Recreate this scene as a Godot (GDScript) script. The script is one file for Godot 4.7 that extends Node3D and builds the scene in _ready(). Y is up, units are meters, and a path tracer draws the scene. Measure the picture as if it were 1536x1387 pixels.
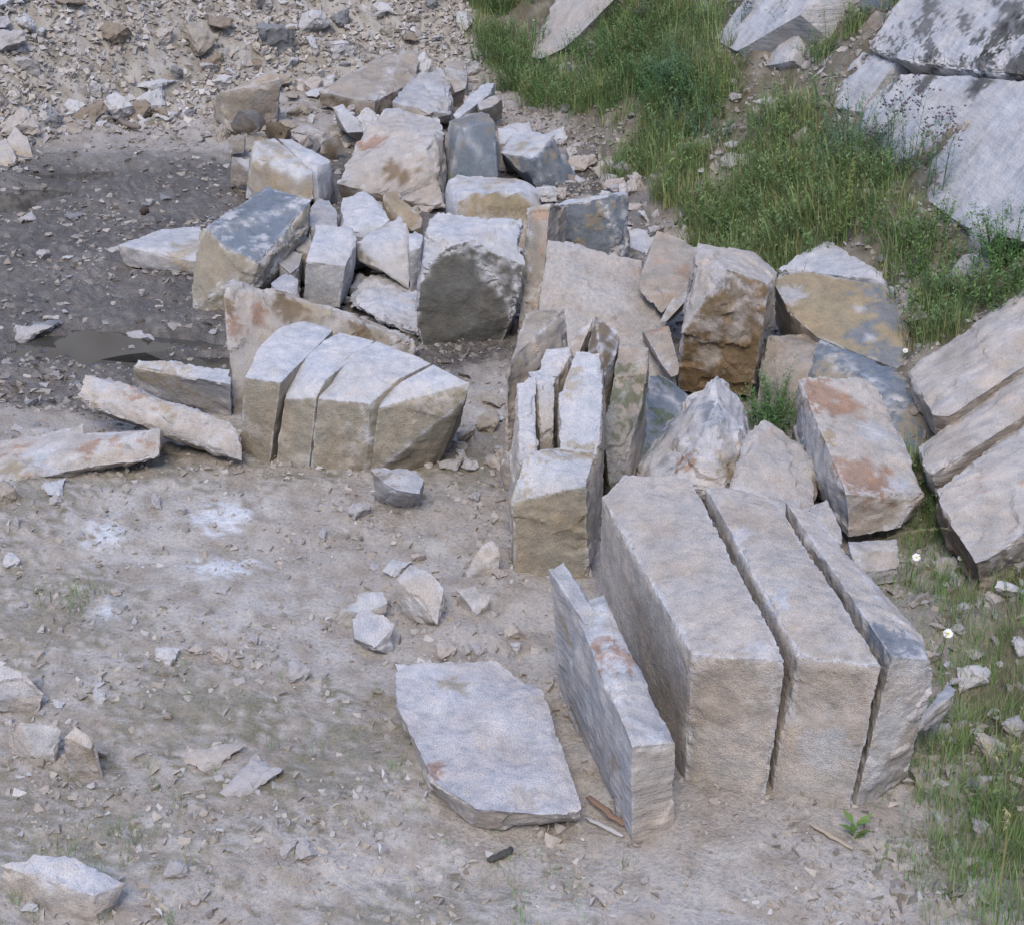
extends Node3D
# Quarry floor with a heap of split stone blocks, a grassy bank and a rubble slope. Units are metres; the floor lies at y = 0 and depth runs along -z.

var noise_a := FastNoiseLite.new()
var noise_b := FastNoiseLite.new()
var noise_c := FastNoiseLite.new()
var rng := RandomNumberGenerator.new()
var used := {}
var stone_mats: Array[StandardMaterial3D] = []
var chip_mats: Array[StandardMaterial3D] = []
var leaf_mat: StandardMaterial3D
var gravel_mat: StandardMaterial3D
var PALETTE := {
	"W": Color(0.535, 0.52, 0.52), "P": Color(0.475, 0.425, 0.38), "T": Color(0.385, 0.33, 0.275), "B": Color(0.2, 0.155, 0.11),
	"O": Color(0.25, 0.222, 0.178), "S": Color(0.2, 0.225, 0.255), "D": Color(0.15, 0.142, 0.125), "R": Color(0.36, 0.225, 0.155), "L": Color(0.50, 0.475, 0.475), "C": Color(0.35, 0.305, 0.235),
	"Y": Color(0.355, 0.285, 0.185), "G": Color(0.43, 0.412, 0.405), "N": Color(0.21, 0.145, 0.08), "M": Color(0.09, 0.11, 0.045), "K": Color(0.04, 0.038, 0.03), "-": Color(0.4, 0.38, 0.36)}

const TOE := [[-8.0, 1.9], [3.0, 1.55], [4.4, 1.42], [6.1, 1.62], [7.8, 1.32], [10.2, 0.98], [11.9, 0.62], [14.0, 0.05], [16.0, -0.6], [20.0, -1.6], [40.0, -4.0]]
const SCREE_TOE := [[-30.0, 10.0], [-8.0, 11.2], [-3.75, 12.5], [-3.0, 13.3], [-1.9, 14.4], [-0.5, 15.0], [6.0, 16.0], [30.0, 18.0]]
# corner points in millimetres; the letters of cols pick the stone colour, on pale blocks with side shade painted in, for the top, front, left, right and back sides
var BLOCKS := [
	{"name": "split_block", "label": "large beige split slab, first of the three standing side by side in front", "cat": "block", "group": "", "at": [619, -30, -5402], "cols": "PPPPP", "stain": "T", "amt": 0.25, "e": 0.0325, "rough": 0.005, "chip": 0.016, "white": 0.68, "mat": 0, "spots": [[729, 463, -4796, 120, "T"], [835, 567, -4815, 50, "W"], [650, 342, -4819, 100, "T"]],
		"hulls": [[592, -10, -4841, 864, -30, -4746, 671, -30, -4804, 592, 535, -4841, 893, 570, -4746, 441, 600, -6059, 697, 600, -6029, 345, 560, -5930, 577, 485, -4871, 345, -30, -5930, 697, -30, -6029, 870, 233, -4746]]},
	{"name": "split_block", "label": "beige split slab in the middle of the three standing side by side in front", "cat": "block", "group": "", "at": [968, -50, -5328], "cols": "PPPPP", "stain": "T", "amt": 0.3, "e": 0.0325, "rough": 0.006, "chip": 0.017, "white": 0.68, "mat": 0, "spots": [[910, 576, -5122, 70, "W"], [837, 590, -5576, 50, "W"], [1024, 236, -4742, 90, "W"], [911, 361, -4791, 60, "W"], [1025, 517, -4752, 100, "T"], [823, 573, -5456, 40, "W"]],
		"hulls": [[879, -30, -4786, 1133, -50, -4695, 936, 562, -4786, 1193, 579, -4695, 887, 150, -4786, 1161, 268, -4695, 742, 600, -5954, 1014, 590, -5833, 843, 600, -5960, 792, -30, -5954, 1014, -30, -5833, 889, 20, -4869]]},
	{"name": "split_block", "label": "beige split slab with broken right edge, outermost of the three standing in front", "cat": "block", "group": "", "at": [1214, -50, -5273], "cols": "PPPPP", "stain": "-", "amt": 0.0, "e": 0.0325, "rough": 0.01, "chip": 0.012, "white": 0.48, "mat": 0, "spots": [[1261, 592, -4828, 120, "S"], [1193, 595, -4874, 60, "S"], [1314, 529, -4734, 70, "W"], [1265, 352, -4727, 80, "W"]],
		"hulls": [[1150, -50, -4713, 1220, 606, -4713, 1361, 574, -4743, 1387, 530, -4936, 1388, 484, -4763, 1269, 560, -5258, 1139, 580, -5754, 1040, 590, -5833, 1340, 239, -4793, 1354, 102, -4813, 1205, 282, -4713, 1361, 30, -4856, 1090, -20, -5833, 1139, 0, -5754, 1273, 20, -5276]]},
	{"name": "stone", "label": "pale angular chunk stuck to the outer side of the split slabs in front", "cat": "stone", "group": "", "at": [1485, 50, -5090], "cols": "WPPPT", "stain": "-", "amt": 0.0, "e": 0.0312, "rough": 0.008, "chip": 0.014, "white": 0.4, "mat": 0,
		"hulls": [[1376, 180, -4890, 1423, 240, -4970, 1541, 240, -5044, 1533, 200, -5029, 1487, 120, -5024, 1430, 50, -5084, 1594, 180, -5164, 1580, 140, -5289]]},
	{"name": "thin_slab", "label": "thin grey slab standing on edge beside the flat slab, rust patch on its top", "cat": "slab", "group": "", "at": [333, -20, -4984], "cols": "GPGPG", "stain": "-", "amt": 0.0, "e": 0.03, "rough": 0.008, "chip": 0.009, "white": 0.4, "mat": 1, "spots": [[353, 458, -4946, 70, "R"], [301, 466, -5038, 40, "R"], [318, 484, -5162, 60, "P"], [195, 359, -5278, 50, "Y"], [337, 175, -4713, 80, "T"]],
		"hulls": [[386, -20, -4518, 536, -20, -4590, 380, 397, -4518, 523, 359, -4590, 493, 374, -4590, 387, 410, -4568, 469, 385, -4660, 288, 475, -5111, 387, 447, -5091, 208, 474, -5271, 328, 504, -5301, 208, -20, -5271, 328, -20, -5301], [174, 0, -5391, 129, 549, -5391, 193, 549, -5451, 296, 467, -5291, 217, 466, -5271, 250, 470, -5141, 317, 470, -5141, 243, -20, -5451, 228, -20, -5271, 308, -20, -5301, 317, -20, -5141]]},
	{"name": "flat_slab", "label": "flat pale lilac slab lying on the ground in front of the thin upright slab", "cat": "slab", "group": "", "at": [-104, -10, -4988], "cols": "LPPTP", "stain": "P", "amt": 0.25, "e": 0.03, "rough": 0.012, "chip": 0.014, "white": 0.4, "mat": 0, "spots": [[-208, 130, -5270, 50, "Y"], [-288, 122, -4787, 50, "R"], [-88, 126, -4975, 60, "P"], [48, 117, -4628, 50, "P"], [-256, 129, -5134, 100, "W"], [-19, 127, -5054, 80, "W"]],
		"hulls": [[-441, 130, -5435, -57, 130, -5449, 113, 130, -5235, 157, 125, -4937, 233, 115, -4563, 182, 110, -4528, -122, 115, -4570, -267, 120, -4707, -319, 120, -4866, -419, 130, -5167, -418, 0, -5291, -57, -10, -5449, 113, -10, -5235, 221, 20, -4609, -35, 0, -4599, -133, 0, -4628, -291, 20, -4805, -331, 20, -4927]]},
	{"name": "cracked_block", "label": "leftmost piece of the cracked pale block beside the leaning beams", "cat": "block", "group": "", "at": [-1092, -20, -7637], "cols": "WCCCC", "stain": "P", "amt": 0.2, "e": 0.03, "rough": 0.006, "chip": 0.004, "white": 0.4, "mat": 0,
		"hulls": [[-1313, -20, -7433, -1153, -20, -7353, -1274, 308, -7433, -1118, 296, -7353, -1067, 440, -7310, -1241, 450, -7357, -1211, 480, -7659, -1133, 490, -7911, -1021, 490, -7965, -872, 490, -7849, -1003, 470, -7616, -1021, 0, -7965, -904, 0, -7849, -1211, 0, -7659]]},
	{"name": "cracked_block", "label": "narrow second piece of the cracked pale block, right of its widest crack", "cat": "block", "group": "", "at": [-894, -20, -7557], "cols": "WCCCC", "stain": "P", "amt": 0.2, "e": 0.03, "rough": 0.006, "chip": 0.004, "white": 0.4, "mat": 0,
		"hulls": [[-1126, -20, -7346, -961, -20, -7282, -1064, 347, -7346, -904, 375, -7282, -900, 366, -7426, -981, 470, -7616, -844, 490, -7832, -661, 490, -7719, -805, 470, -7534, -863, 440, -7333, -1021, 398, -7406, -844, 0, -7832, -661, 0, -7719]]},
	{"name": "cracked_block", "label": "third piece of the cracked pale block, between its two thin cracks", "cat": "block", "group": "", "at": [-666, -20, -7480], "cols": "WCCCC", "stain": "P", "amt": 0.2, "e": 0.03, "rough": 0.006, "chip": 0.004, "white": 0.4, "mat": 0,
		"hulls": [[-955, -20, -7282, -685, -20, -7240, -895, 375, -7282, -649, 367, -7240, -639, 367, -7362, -799, 470, -7534, -654, 490, -7719, -377, 480, -7461, -515, 450, -7341, -641, 0, -7719, -398, 0, -7445, -885, 398, -7352]]},
	{"name": "cracked_block", "label": "right end piece of the cracked pale block with a slanting grey side", "cat": "block", "group": "", "at": [-435, -20, -7444], "cols": "WCCCC", "stain": "P", "amt": 0.2, "e": 0.03, "rough": 0.006, "chip": 0.004, "white": 0.4, "mat": 0,
		"hulls": [[-676, -20, -7240, -414, -20, -7332, -619, 347, -7240, -455, 230, -7332, -364, 244, -7392, -505, 450, -7325, -367, 480, -7445, -194, 480, -7225, -213, 400, -7211, -335, 20, -7365, -255, 50, -7677, -367, 0, -7445, -596, 378, -7320]]},
	{"name": "wedge_slab", "label": "yellowish upright wedge slab with rust streaks behind the cracked block", "cat": "slab", "group": "", "at": [-991, -20, -8284], "cols": "PCCPP", "stain": "Y", "amt": 0.4, "e": 0.045, "rough": 0.014, "chip": 0.022, "white": 0.48, "mat": 0, "spots": [[-1424, 396, -8131, 70, "R"], [-1443, 483, -8185, 50, "N"], [-1131, 411, -8376, 100, "N"], [-803, 219, -8487, 100, "N"], [-1288, 419, -8258, 60, "R"]],
		"hulls": [[-1393, -20, -7829, -1465, 588, -8250, -1443, 577, -8350, -1454, 442, -8200, -1006, 404, -8500, -1037, 375, -8450, -744, 230, -8650, -758, 212, -8600, -537, 119, -8620, -517, -11, -8620, -537, 119, -8720, -738, 0, -8462, -1443, 0, -8400, -537, 0, -8740]]},
	{"name": "short_slab", "label": "short grey slab with a pale top wedged behind the leaning beam", "cat": "slab", "group": "", "at": [-1657, 0, -7942], "cols": "WGGGG", "stain": "Y", "amt": 0.25, "e": 0.045, "rough": 0.008, "chip": 0.02, "white": 0.4, "mat": 0,
		"hulls": [[-1902, 240, -8105, -1923, 220, -8030, -1380, 240, -7756, -1398, 260, -7910, -1778, 250, -8063, -1844, 30, -8129, -1410, 0, -7865, -1934, 100, -8096, -1902, 20, -8105, -1402, 0, -7933]]},
	{"name": "stone_beam", "label": "pale beam of stone leaning left, its end raised over the lower beam", "cat": "beam", "group": "", "at": [-1691, -36, -7500], "cols": "PPTTT", "stain": "Y", "amt": 0.15, "e": 0.045, "rough": 0.012, "chip": 0.022, "white": 0.44000000000000006, "mat": 0, "spots": [[-2045, 233, -7588, 60, "Y"], [-1801, 283, -7593, 60, "R"], [-1640, 246, -7481, 70, "Y"], [-1988, 293, -7650, 60, "W"], [-1403, 114, -7315, 70, "W"]],
		"hulls": [[-2121, 246, -7620, -2078, 323, -7720, -1931, 267, -7750, -2054, 194, -7580, -2001, 60, -7750, -1300, 215, -7350, -1260, 197, -7300, -1265, 73, -7250, -1366, 132, -7500, -1337, -36, -7480, -1630, 113, -7450, -1704, 246, -7620]]},
	{"name": "stone_beam", "label": "pale beam of stone with ochre stains lying low at the picture's left edge", "cat": "beam", "group": "", "at": [-2150, -58, -7360], "cols": "PTTTT", "stain": "R", "amt": 0.12, "e": 0.045, "rough": 0.014, "chip": 0.022, "white": 0.48, "mat": 0, "spots": [[-2215, 102, -7304, 90, "W"], [-1979, 146, -7249, 60, "R"], [-1854, 175, -7259, 50, "R"], [-2320, 63, -7206, 60, "Y"], [-1758, 169, -7237, 50, "W"]],
		"hulls": [[-2602, 17, -7300, -2547, -5, -7100, -2199, 0, -7186, -1933, 0, -7249, -1635, 114, -7200, -1637, 227, -7280, -2025, 134, -7450, -2659, 19, -7500, -2257, 104, -7500, -1701, 104, -7500, -1701, 20, -7500, -2659, 0, -7500], [-2603, 29, -7420, -2052, 164, -7500, -2023, 109, -7400, -2220, 52, -7300, -2082, 77, -7620, -2666, -58, -7600, -2324, 89, -7480]]},
	{"name": "small_block", "label": "small grey block with a flat top just in front of the cracked block", "cat": "block", "group": "", "at": [-511, -10, -6847], "cols": "GGGGG", "stain": "B", "amt": 0.3, "e": 0.0275, "rough": 0.008, "chip": 0.014, "white": 0.4, "mat": 0,
		"hulls": [[-636, 200, -6893, -561, 200, -6940, -422, 200, -6900, -386, 190, -6814, -402, 170, -6717, -519, 180, -6723, -631, 0, -6976, -468, -10, -6885, -404, 0, -6924, -422, 0, -6900, -590, 0, -6927]]},
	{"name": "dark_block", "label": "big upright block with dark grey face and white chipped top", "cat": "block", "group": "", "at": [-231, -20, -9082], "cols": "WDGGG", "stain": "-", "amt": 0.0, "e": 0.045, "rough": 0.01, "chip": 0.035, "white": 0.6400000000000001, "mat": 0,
		"hulls": [[-509, -20, -8857, -59, -20, -8876, -535, 118, -8857, -506, 401, -8857, -359, 564, -8857, -244, 602, -8857, 0, 406, -8876, 11, 240, -8876, -480, 600, -8997, -450, 620, -9337, 59, 620, -9180, 72, 450, -8902, 25, 200, -8828, 67, 580, -9173, -450, 0, -9337, 9, 0, -9180]]},
	{"name": "upright_slab", "label": "narrow pinkish upright slab wedged just right of the dark block", "cat": "slab", "group": "", "at": [173, 0, -9325], "cols": "TTTTT", "stain": "R", "amt": 0.15, "e": 0.045, "rough": 0.012, "chip": 0.02, "white": 0.4, "mat": 1,
		"hulls": [[79, 631, -9350, 216, 674, -9300, 184, 390, -9050, 140, 161, -8950, 30, 94, -8950, 82, 372, -9100, 200, 571, -9200, 316, 560, -9600, 124, 520, -9700, 124, 0, -9700, 316, 0, -9600, 30, 0, -8950, 155, 0, -8950]]},
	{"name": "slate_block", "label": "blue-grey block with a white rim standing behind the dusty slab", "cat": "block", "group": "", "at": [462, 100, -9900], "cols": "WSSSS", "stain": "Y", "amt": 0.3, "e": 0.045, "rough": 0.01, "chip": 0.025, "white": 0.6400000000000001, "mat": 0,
		"hulls": [[227, 508, -9750, 288, 538, -9720, 534, 569, -9750, 587, 586, -9800, 685, 550, -9850, 698, 283, -9800, 264, 242, -9700, 640, 215, -9720, 328, 475, -10000, 694, 498, -10100, 328, 100, -10000, 694, 100, -10100, 698, 100, -9800, 264, 100, -9700]]},
	{"name": "dusty_slab", "label": "broad dust-covered slab sloping towards the viewer in the heap's middle", "cat": "slab", "group": "", "at": [489, -189, -8650], "cols": "PPTTT", "stain": "T", "amt": 0.4, "e": 0.045, "rough": 0.014, "chip": 0.02, "white": 0.08000000000000002, "mat": 2,
		"hulls": [[199, 531, -9100, 311, 503, -9150, 729, 419, -9100, 837, 230, -8750, 853, 61, -8100, 448, 65, -8050, 124, 288, -8600, 144, 345, -8750, 199, 281, -9200, 311, 253, -9250, 729, 169, -9200, 837, -20, -8850, 853, -189, -8200, 448, -185, -8150, 124, 38, -8700, 144, 95, -8850]]},
	{"name": "upright_slab", "label": "tall grey-brown slab standing at the far left of the central stack", "cat": "slab", "group": "", "at": [98, -10, -7341], "cols": "TTTTT", "stain": "O", "amt": 0.3, "e": 0.0325, "rough": 0.012, "chip": 0.022, "white": 0.32000000000000006, "mat": 1,
		"hulls": [[-61, -10, -7090, -24, 584, -7090, -12, 627, -7140, 63, 680, -7600, 101, 673, -7660, 257, 695, -7620, 249, 498, -7450, 98, 494, -7300, 6, 0, -7023, 0, 140, -7050, 257, 0, -7620, 63, 0, -7660, 247, 0, -7400]]},
	{"name": "stepped_block", "label": "stepped pale block with an olive weathered front, foremost in the central stack", "cat": "block", "group": "", "at": [202, -10, -6631], "cols": "WCCTT", "stain": "Y", "amt": 0.25, "e": 0.0275, "rough": 0.01, "chip": 0.018, "white": 0.48, "mat": 0,
		"hulls": [[0, -10, -6267, 321, -10, -6211, 0, 366, -6267, 301, 467, -6211, 349, 370, -6331, 44, 523, -6380, 88, 520, -6450, 242, 509, -6500, 352, 465, -6450, 369, 503, -6550, 44, 0, -6400, 0, 0, -6859, 372, 0, -6600, 65, 120, -6821], [199, 636, -6750, 399, 623, -6750, 395, 698, -6820, 206, 571, -6550, 375, 533, -6500, 358, 510, -6420, 193, 520, -6450, 201, 0, -6800, 402, 0, -6800, 359, 0, -6420, 194, 0, -6450, 237, 702, -6900, 401, 681, -6950, 240, 0, -7000, 404, 0, -7000], [274, 736, -7000, 391, 726, -7000, 394, 686, -6850, 230, 679, -6850, 276, 0, -7050, 394, 0, -7050, 394, 100, -6850, 230, 100, -6850]]},
	{"name": "stepped_block", "label": "pale blocky strip with a brown notched side, left of the foremost stepped block", "cat": "block", "group": "", "at": [128, 0, -6800], "cols": "WTPTT", "stain": "P", "amt": 0.4, "e": 0.0275, "rough": 0.008, "chip": 0.014, "white": 0.48, "mat": 0,
		"hulls": [[23, 639, -6850, 104, 667, -6880, 111, 465, -6450, 28, 479, -6420, -14, 423, -6600, -6, 284, -6500, 100, 397, -6400, -6, 0, -6550, 100, 0, -6420, 23, 0, -6900, 110, 0, -6900], [64, 656, -6950, 129, 656, -6980, 194, 646, -6900, 183, 493, -6720, 109, 634, -6840, 114, 470, -6700, 65, 0, -7000, 195, 0, -6950, 183, 0, -6680, 114, 0, -6680], [142, 693, -7120, 268, 697, -7150, 265, 696, -7050, 203, 640, -6920, 111, 641, -6940, 144, 0, -7200, 270, 0, -7200, 263, 0, -7000, 111, 0, -6940]]},
	{"name": "upright_slab", "label": "slim brown slab leaning behind the notched strip in the central stack", "cat": "slab", "group": "", "at": [302, 100, -7400], "cols": "TTTTT", "stain": "R", "amt": 0.2, "e": 0.03, "rough": 0.006, "chip": 0.012, "white": 0.4, "mat": 1,
		"hulls": [[368, 682, -7550, 384, 685, -7500, 271, 553, -7200, 219, 593, -7300, 311, 612, -7500, 286, 515, -7250, 370, 100, -7600, 315, 100, -7600, 234, 100, -7250, 286, 100, -7250]]},
	{"name": "upright_slab", "label": "dark brown pointed slab between the slim slab and the tall grey slab", "cat": "slab", "group": "", "at": [429, 100, -7400], "cols": "BBTTT", "stain": "O", "amt": 0.3, "e": 0.03, "rough": 0.008, "chip": 0.009, "white": 0.4, "mat": 1,
		"hulls": [[391, 690, -7520, 500, 638, -7450, 481, 593, -7300, 423, 520, -7200, 398, 647, -7250, 347, 593, -7300, 395, 100, -7600, 510, 100, -7600, 424, 100, -7200, 349, 100, -7350]]},
	{"name": "upright_slab", "label": "tall grey slab with a green moss streak, right of the central stack", "cat": "slab", "group": "", "at": [518, -20, -7200], "cols": "TOOTT", "stain": "M", "amt": 0.25, "e": 0.0325, "rough": 0.01, "chip": 0.016, "white": 0.24, "mat": 1,
		"hulls": [[396, -20, -7082, 489, 612, -7350, 528, 613, -7380, 630, 606, -7350, 598, 427, -7150, 520, 222, -6950, 439, 97, -6900, 400, 354, -6950, 639, 0, -7450, 536, 0, -7500, 520, 0, -6950]]},
	{"name": "mossy_block", "label": "mossy brown block with a bluish top behind the white ridged block", "cat": "block", "group": "", "at": [741, 0, -7600], "cols": "SBBBB", "stain": "M", "amt": 0.4, "e": 0.045, "rough": 0.012, "chip": 0.02, "white": 0.4, "mat": 0,
		"hulls": [[663, 296, -7750, 773, 218, -7950, 896, 175, -7750, 880, 86, -7600, 623, 227, -7600, 845, 176, -7620, 579, 66, -7200, 790, 52, -7300, 778, 0, -8000, 902, 0, -7800]]},
	{"name": "ridged_block", "label": "white ridged block with bluish streaks behind the three split slabs", "cat": "block", "group": "", "at": [847, 0, -7210], "cols": "WGWGG", "stain": "S", "amt": 0.2, "e": 0.0325, "rough": 0.02, "chip": 0.02, "white": 0.5599999999999999, "mat": 1, "spots": [[990, 227, -6939, 100, "P"], [954, 181, -6864, 60, "Y"], [781, 228, -6937, 60, "R"], [890, 372, -7199, 80, "S"]],
		"hulls": [[955, 458, -7400, 935, 380, -7000, 911, 392, -7420, 1116, 261, -7500, 1109, 179, -7250, 1074, 191, -7000, 946, 137, -6820, 823, 126, -6830, 688, 155, -7450, 564, 66, -7200, 576, 80, -7020, 692, 140, -6900, 981, 0, -7600, 1131, 0, -7600, 564, 0, -7200, 945, 0, -6850, 575, 0, -7000]]},
	{"name": "rough_stone", "label": "rough pinkish stone behind the gap of the three split slabs", "cat": "stone", "group": "", "at": [1133, 0, -6800], "cols": "PTTTT", "stain": "R", "amt": 0.2, "e": 0.045, "rough": 0.018, "chip": 0.025, "white": 0.24, "mat": 0,
		"hulls": [[1071, 300, -7100, 1154, 334, -7150, 1310, 250, -7100, 1363, 224, -7000, 1316, 168, -6600, 894, 284, -6500, 970, 295, -6800, 1126, 178, -6400, 1162, 0, -7200, 1373, 0, -7050, 894, 0, -6500]]},
	{"name": "rough_stone", "label": "small pinkish stone between the rust-topped block and the split slabs", "cat": "stone", "group": "", "at": [1315, 0, -6475], "cols": "PTTTT", "stain": "R", "amt": 0.3, "e": 0.045, "rough": 0.01, "chip": 0.02, "white": 0.4, "mat": 0,
		"hulls": [[1287, 175, -6600, 1353, 207, -6600, 1384, 178, -6400, 1378, 153, -6300, 1245, 173, -6350, 1296, 0, -6650, 1395, 0, -6450, 1235, 0, -6300]]},
	{"name": "small_block", "label": "small pale squared stone in the grass beside the outermost split slab", "cat": "block", "group": "", "at": [1505, 20, -6275], "cols": "PGGGG", "stain": "-", "amt": 0.0, "e": 0.0325, "rough": 0.008, "chip": 0.014, "white": 0.4, "mat": 0,
		"hulls": [[1396, 162, -6300, 1602, 164, -6320, 1602, 164, -6250, 1596, 92, -6200, 1425, 95, -6150, 1387, 161, -6200, 1407, 20, -6350, 1622, 20, -6400, 1599, 20, -6200, 1425, 20, -6150]]},
	{"name": "rust_block", "label": "squared block with rust-stained top beside the big leaning slabs", "cat": "block", "group": "", "at": [1557, 72, -6950], "cols": "PTGTT", "stain": "T", "amt": 0.2, "e": 0.0325, "rough": 0.014, "chip": 0.02, "white": 0.48, "mat": 0, "spots": [[1435, 432, -7213, 120, "R"], [1518, 409, -7152, 80, "R"], [1501, 295, -6668, 120, "R"], [1619, 276, -6673, 70, "R"], [1613, 354, -6985, 60, "W"], [1676, 264, -6665, 50, "W"], [1392, 369, -6918, 50, "Y"]],
		"hulls": [[1439, 72, -6500, 1414, 274, -6520, 1779, 236, -6620, 1728, 205, -6580, 1670, 91, -6550, 1316, 458, -7300, 1358, 466, -7320, 1601, 453, -7380, 1710, 408, -7330, 1749, 307, -7050, 1360, 79, -6850, 1308, 173, -7050, 1341, 100, -7400, 1732, 100, -7400, 1805, 120, -6700]]},
	{"name": "brown_block", "label": "tall block with a brown ochre face standing behind the ridged block", "cat": "block", "group": "", "at": [1101, 50, -8275], "cols": "PNPTT", "stain": "R", "amt": 0.2, "e": 0.045, "rough": 0.018, "chip": 0.016, "white": 0.27999999999999997, "mat": 0, "spots": [[1006, 688, -8014, 60, "W"], [1184, 664, -7984, 50, "T"], [979, 259, -8024, 70, "T"], [1132, 420, -7981, 60, "T"]],
		"hulls": [[856, 50, -8126, 1217, 50, -7999, 935, 690, -8126, 1050, 756, -7999, 1270, 680, -7999, 1346, 602, -8300, 1253, 538, -7950, 966, 699, -8550, 1263, 634, -8600, 1372, 574, -8450, 829, 300, -8100, 915, 691, -8200, 971, 50, -8600, 1263, 50, -8600, 846, 400, -8031]]},
	{"name": "tilted_slab", "label": "wide tilted slab with a yellow and blue-grey face on the grassy side", "cat": "slab", "group": "", "at": [1723, 13, -8259], "cols": "YOTSS", "stain": "-", "amt": 0.0, "e": 0.048, "rough": 0.006, "chip": 0.02, "white": 0.4, "mat": 0, "spots": [[1938, 436, -8214, 140, "S"], [1883, 348, -7895, 140, "S"], [1849, 478, -8393, 60, "S"], [1779, 387, -8065, 80, "S"], [1781, 445, -8285, 35, "W"], [1787, 383, -8048, 30, "W"], [1426, 462, -8434, 80, "W"]],
		"hulls": [[1368, 483, -8527, 1404, 505, -8600, 1539, 524, -8640, 1928, 499, -8454, 2028, 425, -8151, 1905, 313, -7758, 1531, 367, -8050, 1421, 417, -8264, 1418, 183, -8647, 1454, 205, -8720, 1589, 224, -8760, 1978, 199, -8574, 2078, 125, -8271, 1955, 13, -7878, 1581, 67, -8170, 1471, 117, -8384]]},
	{"name": "weathered_block", "label": "weathered block in the gap under the tilted yellow slab", "cat": "block", "group": "", "at": [1425, 43, -8023], "cols": "TTTTT", "stain": "O", "amt": 0.4, "e": 0.045, "rough": 0.014, "chip": 0.02, "white": 0.16000000000000003, "mat": 0,
		"hulls": [[1291, 353, -8150, 1605, 333, -8200, 1539, 341, -8000, 1288, 300, -8100, 1205, 43, -7850, 1455, 64, -7647, 1479, 311, -7900, 1331, 100, -8400, 1644, 100, -8400, 1205, 50, -7850, 1455, 50, -7647]]},
	{"name": "tilted_slab", "label": "blue-grey slab lying below the yellow tilted slab, behind the rust-topped block", "cat": "slab", "group": "", "at": [1713, 100, -7558], "cols": "SGTTT", "stain": "Y", "amt": 0.35, "e": 0.045, "rough": 0.01, "chip": 0.02, "white": 0.4, "mat": 0,
		"hulls": [[1529, 384, -8000, 1900, 311, -7764, 1947, 316, -7620, 1978, 306, -7462, 1826, 316, -7400, 1754, 319, -7550, 1448, 260, -7850, 1904, 208, -7190, 1820, 139, -7016, 1734, 248, -7250, 1454, 183, -7700, 1900, 150, -7764, 1548, 100, -8100]]},
	{"name": "wedge_stone", "label": "pale pointed wedge stone at the top of the heap by the grass", "cat": "stone", "group": "", "at": [1726, 300, -8945], "cols": "WGWGG", "stain": "-", "amt": 0.0, "e": 0.045, "rough": 0.01, "chip": 0.02, "white": 0.4, "mat": 0,
		"hulls": [[1783, 464, -9300, 1718, 371, -8950, 1476, 364, -9100, 1630, 389, -9300, 1975, 487, -8568, 1961, 491, -8712, 1818, 444, -9322, 1476, 300, -9100, 1718, 300, -8950, 1975, 400, -8568, 1818, 400, -9322]]},
	{"name": "rough_stone", "label": "small pale stone with an ochre corner behind the yellow tilted slab", "cat": "stone", "group": "", "at": [2004, 428, -8279], "cols": "PTTTT", "stain": "R", "amt": 0.5, "e": 0.045, "rough": 0.01, "chip": 0.02, "white": 0.4, "mat": 0,
		"hulls": [[1950, 463, -8533, 2021, 503, -8403, 2065, 515, -8244, 2069, 481, -8025, 1983, 428, -8097, 1940, 439, -8399, 2021, 500, -8403, 2069, 500, -8025]]},
	{"name": "leaning_slab", "label": "uppermost of three big pinkish slabs leaning on the grassy side", "cat": "slab", "group": "", "at": [2326, 263, -7396], "cols": "PTTPP", "stain": "T", "amt": 0.4, "e": 0.045, "rough": 0.014, "chip": 0.02, "white": 0.24, "mat": 1,
		"hulls": [[1867, 402, -7550, 2002, 463, -7650, 2249, 574, -7750, 2521, 771, -7787, 2748, 935, -7776, 2652, 733, -7360, 2346, 534, -7300, 1938, 432, -6950, 1865, 422, -7000, 1906, 263, -7605, 2042, 324, -7705, 2289, 435, -7805, 2561, 632, -7842, 2788, 796, -7831, 2692, 594, -7415, 2385, 395, -7355, 1978, 293, -7005, 1904, 283, -7055]]},
	{"name": "leaning_slab", "label": "middle of three big pinkish slabs leaning on the grassy side", "cat": "slab", "group": "", "at": [2235, 137, -6992], "cols": "PTTPP", "stain": "T", "amt": 0.4, "e": 0.042, "rough": 0.01, "chip": 0.02, "white": 0.24, "mat": 1,
		"hulls": [[1808, 295, -6950, 1954, 389, -7000, 2348, 517, -7300, 2643, 715, -7322, 2582, 595, -7062, 2260, 477, -6950, 1998, 396, -6750, 1799, 322, -6600, 1782, 311, -6700, 1853, 137, -7012, 1999, 232, -7062, 2393, 360, -7362, 2688, 557, -7385, 2627, 438, -7125, 2305, 320, -7012, 2043, 239, -6812, 1844, 165, -6662, 1827, 154, -6762]]},
	{"name": "leaning_slab", "label": "lowest and thickest of three big pinkish slabs leaning on the grassy side", "cat": "slab", "group": "", "at": [2217, 46, -6569], "cols": "PTBPP", "stain": "R", "amt": 0.22, "e": 0.042, "rough": 0.016, "chip": 0.022, "white": 0.24, "mat": 1,
		"hulls": [[1798, 284, -6550, 2265, 438, -6950, 2582, 595, -7062, 2462, 353, -6365, 2055, 308, -6100, 1914, 247, -6000, 1842, 235, -6000, 1798, 258, -6250, 1852, 95, -6625, 2319, 249, -7025, 2636, 406, -7137, 2516, 164, -6440, 2109, 119, -6175, 1968, 58, -6075, 1896, 46, -6075, 1852, 69, -6325]]},
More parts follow.
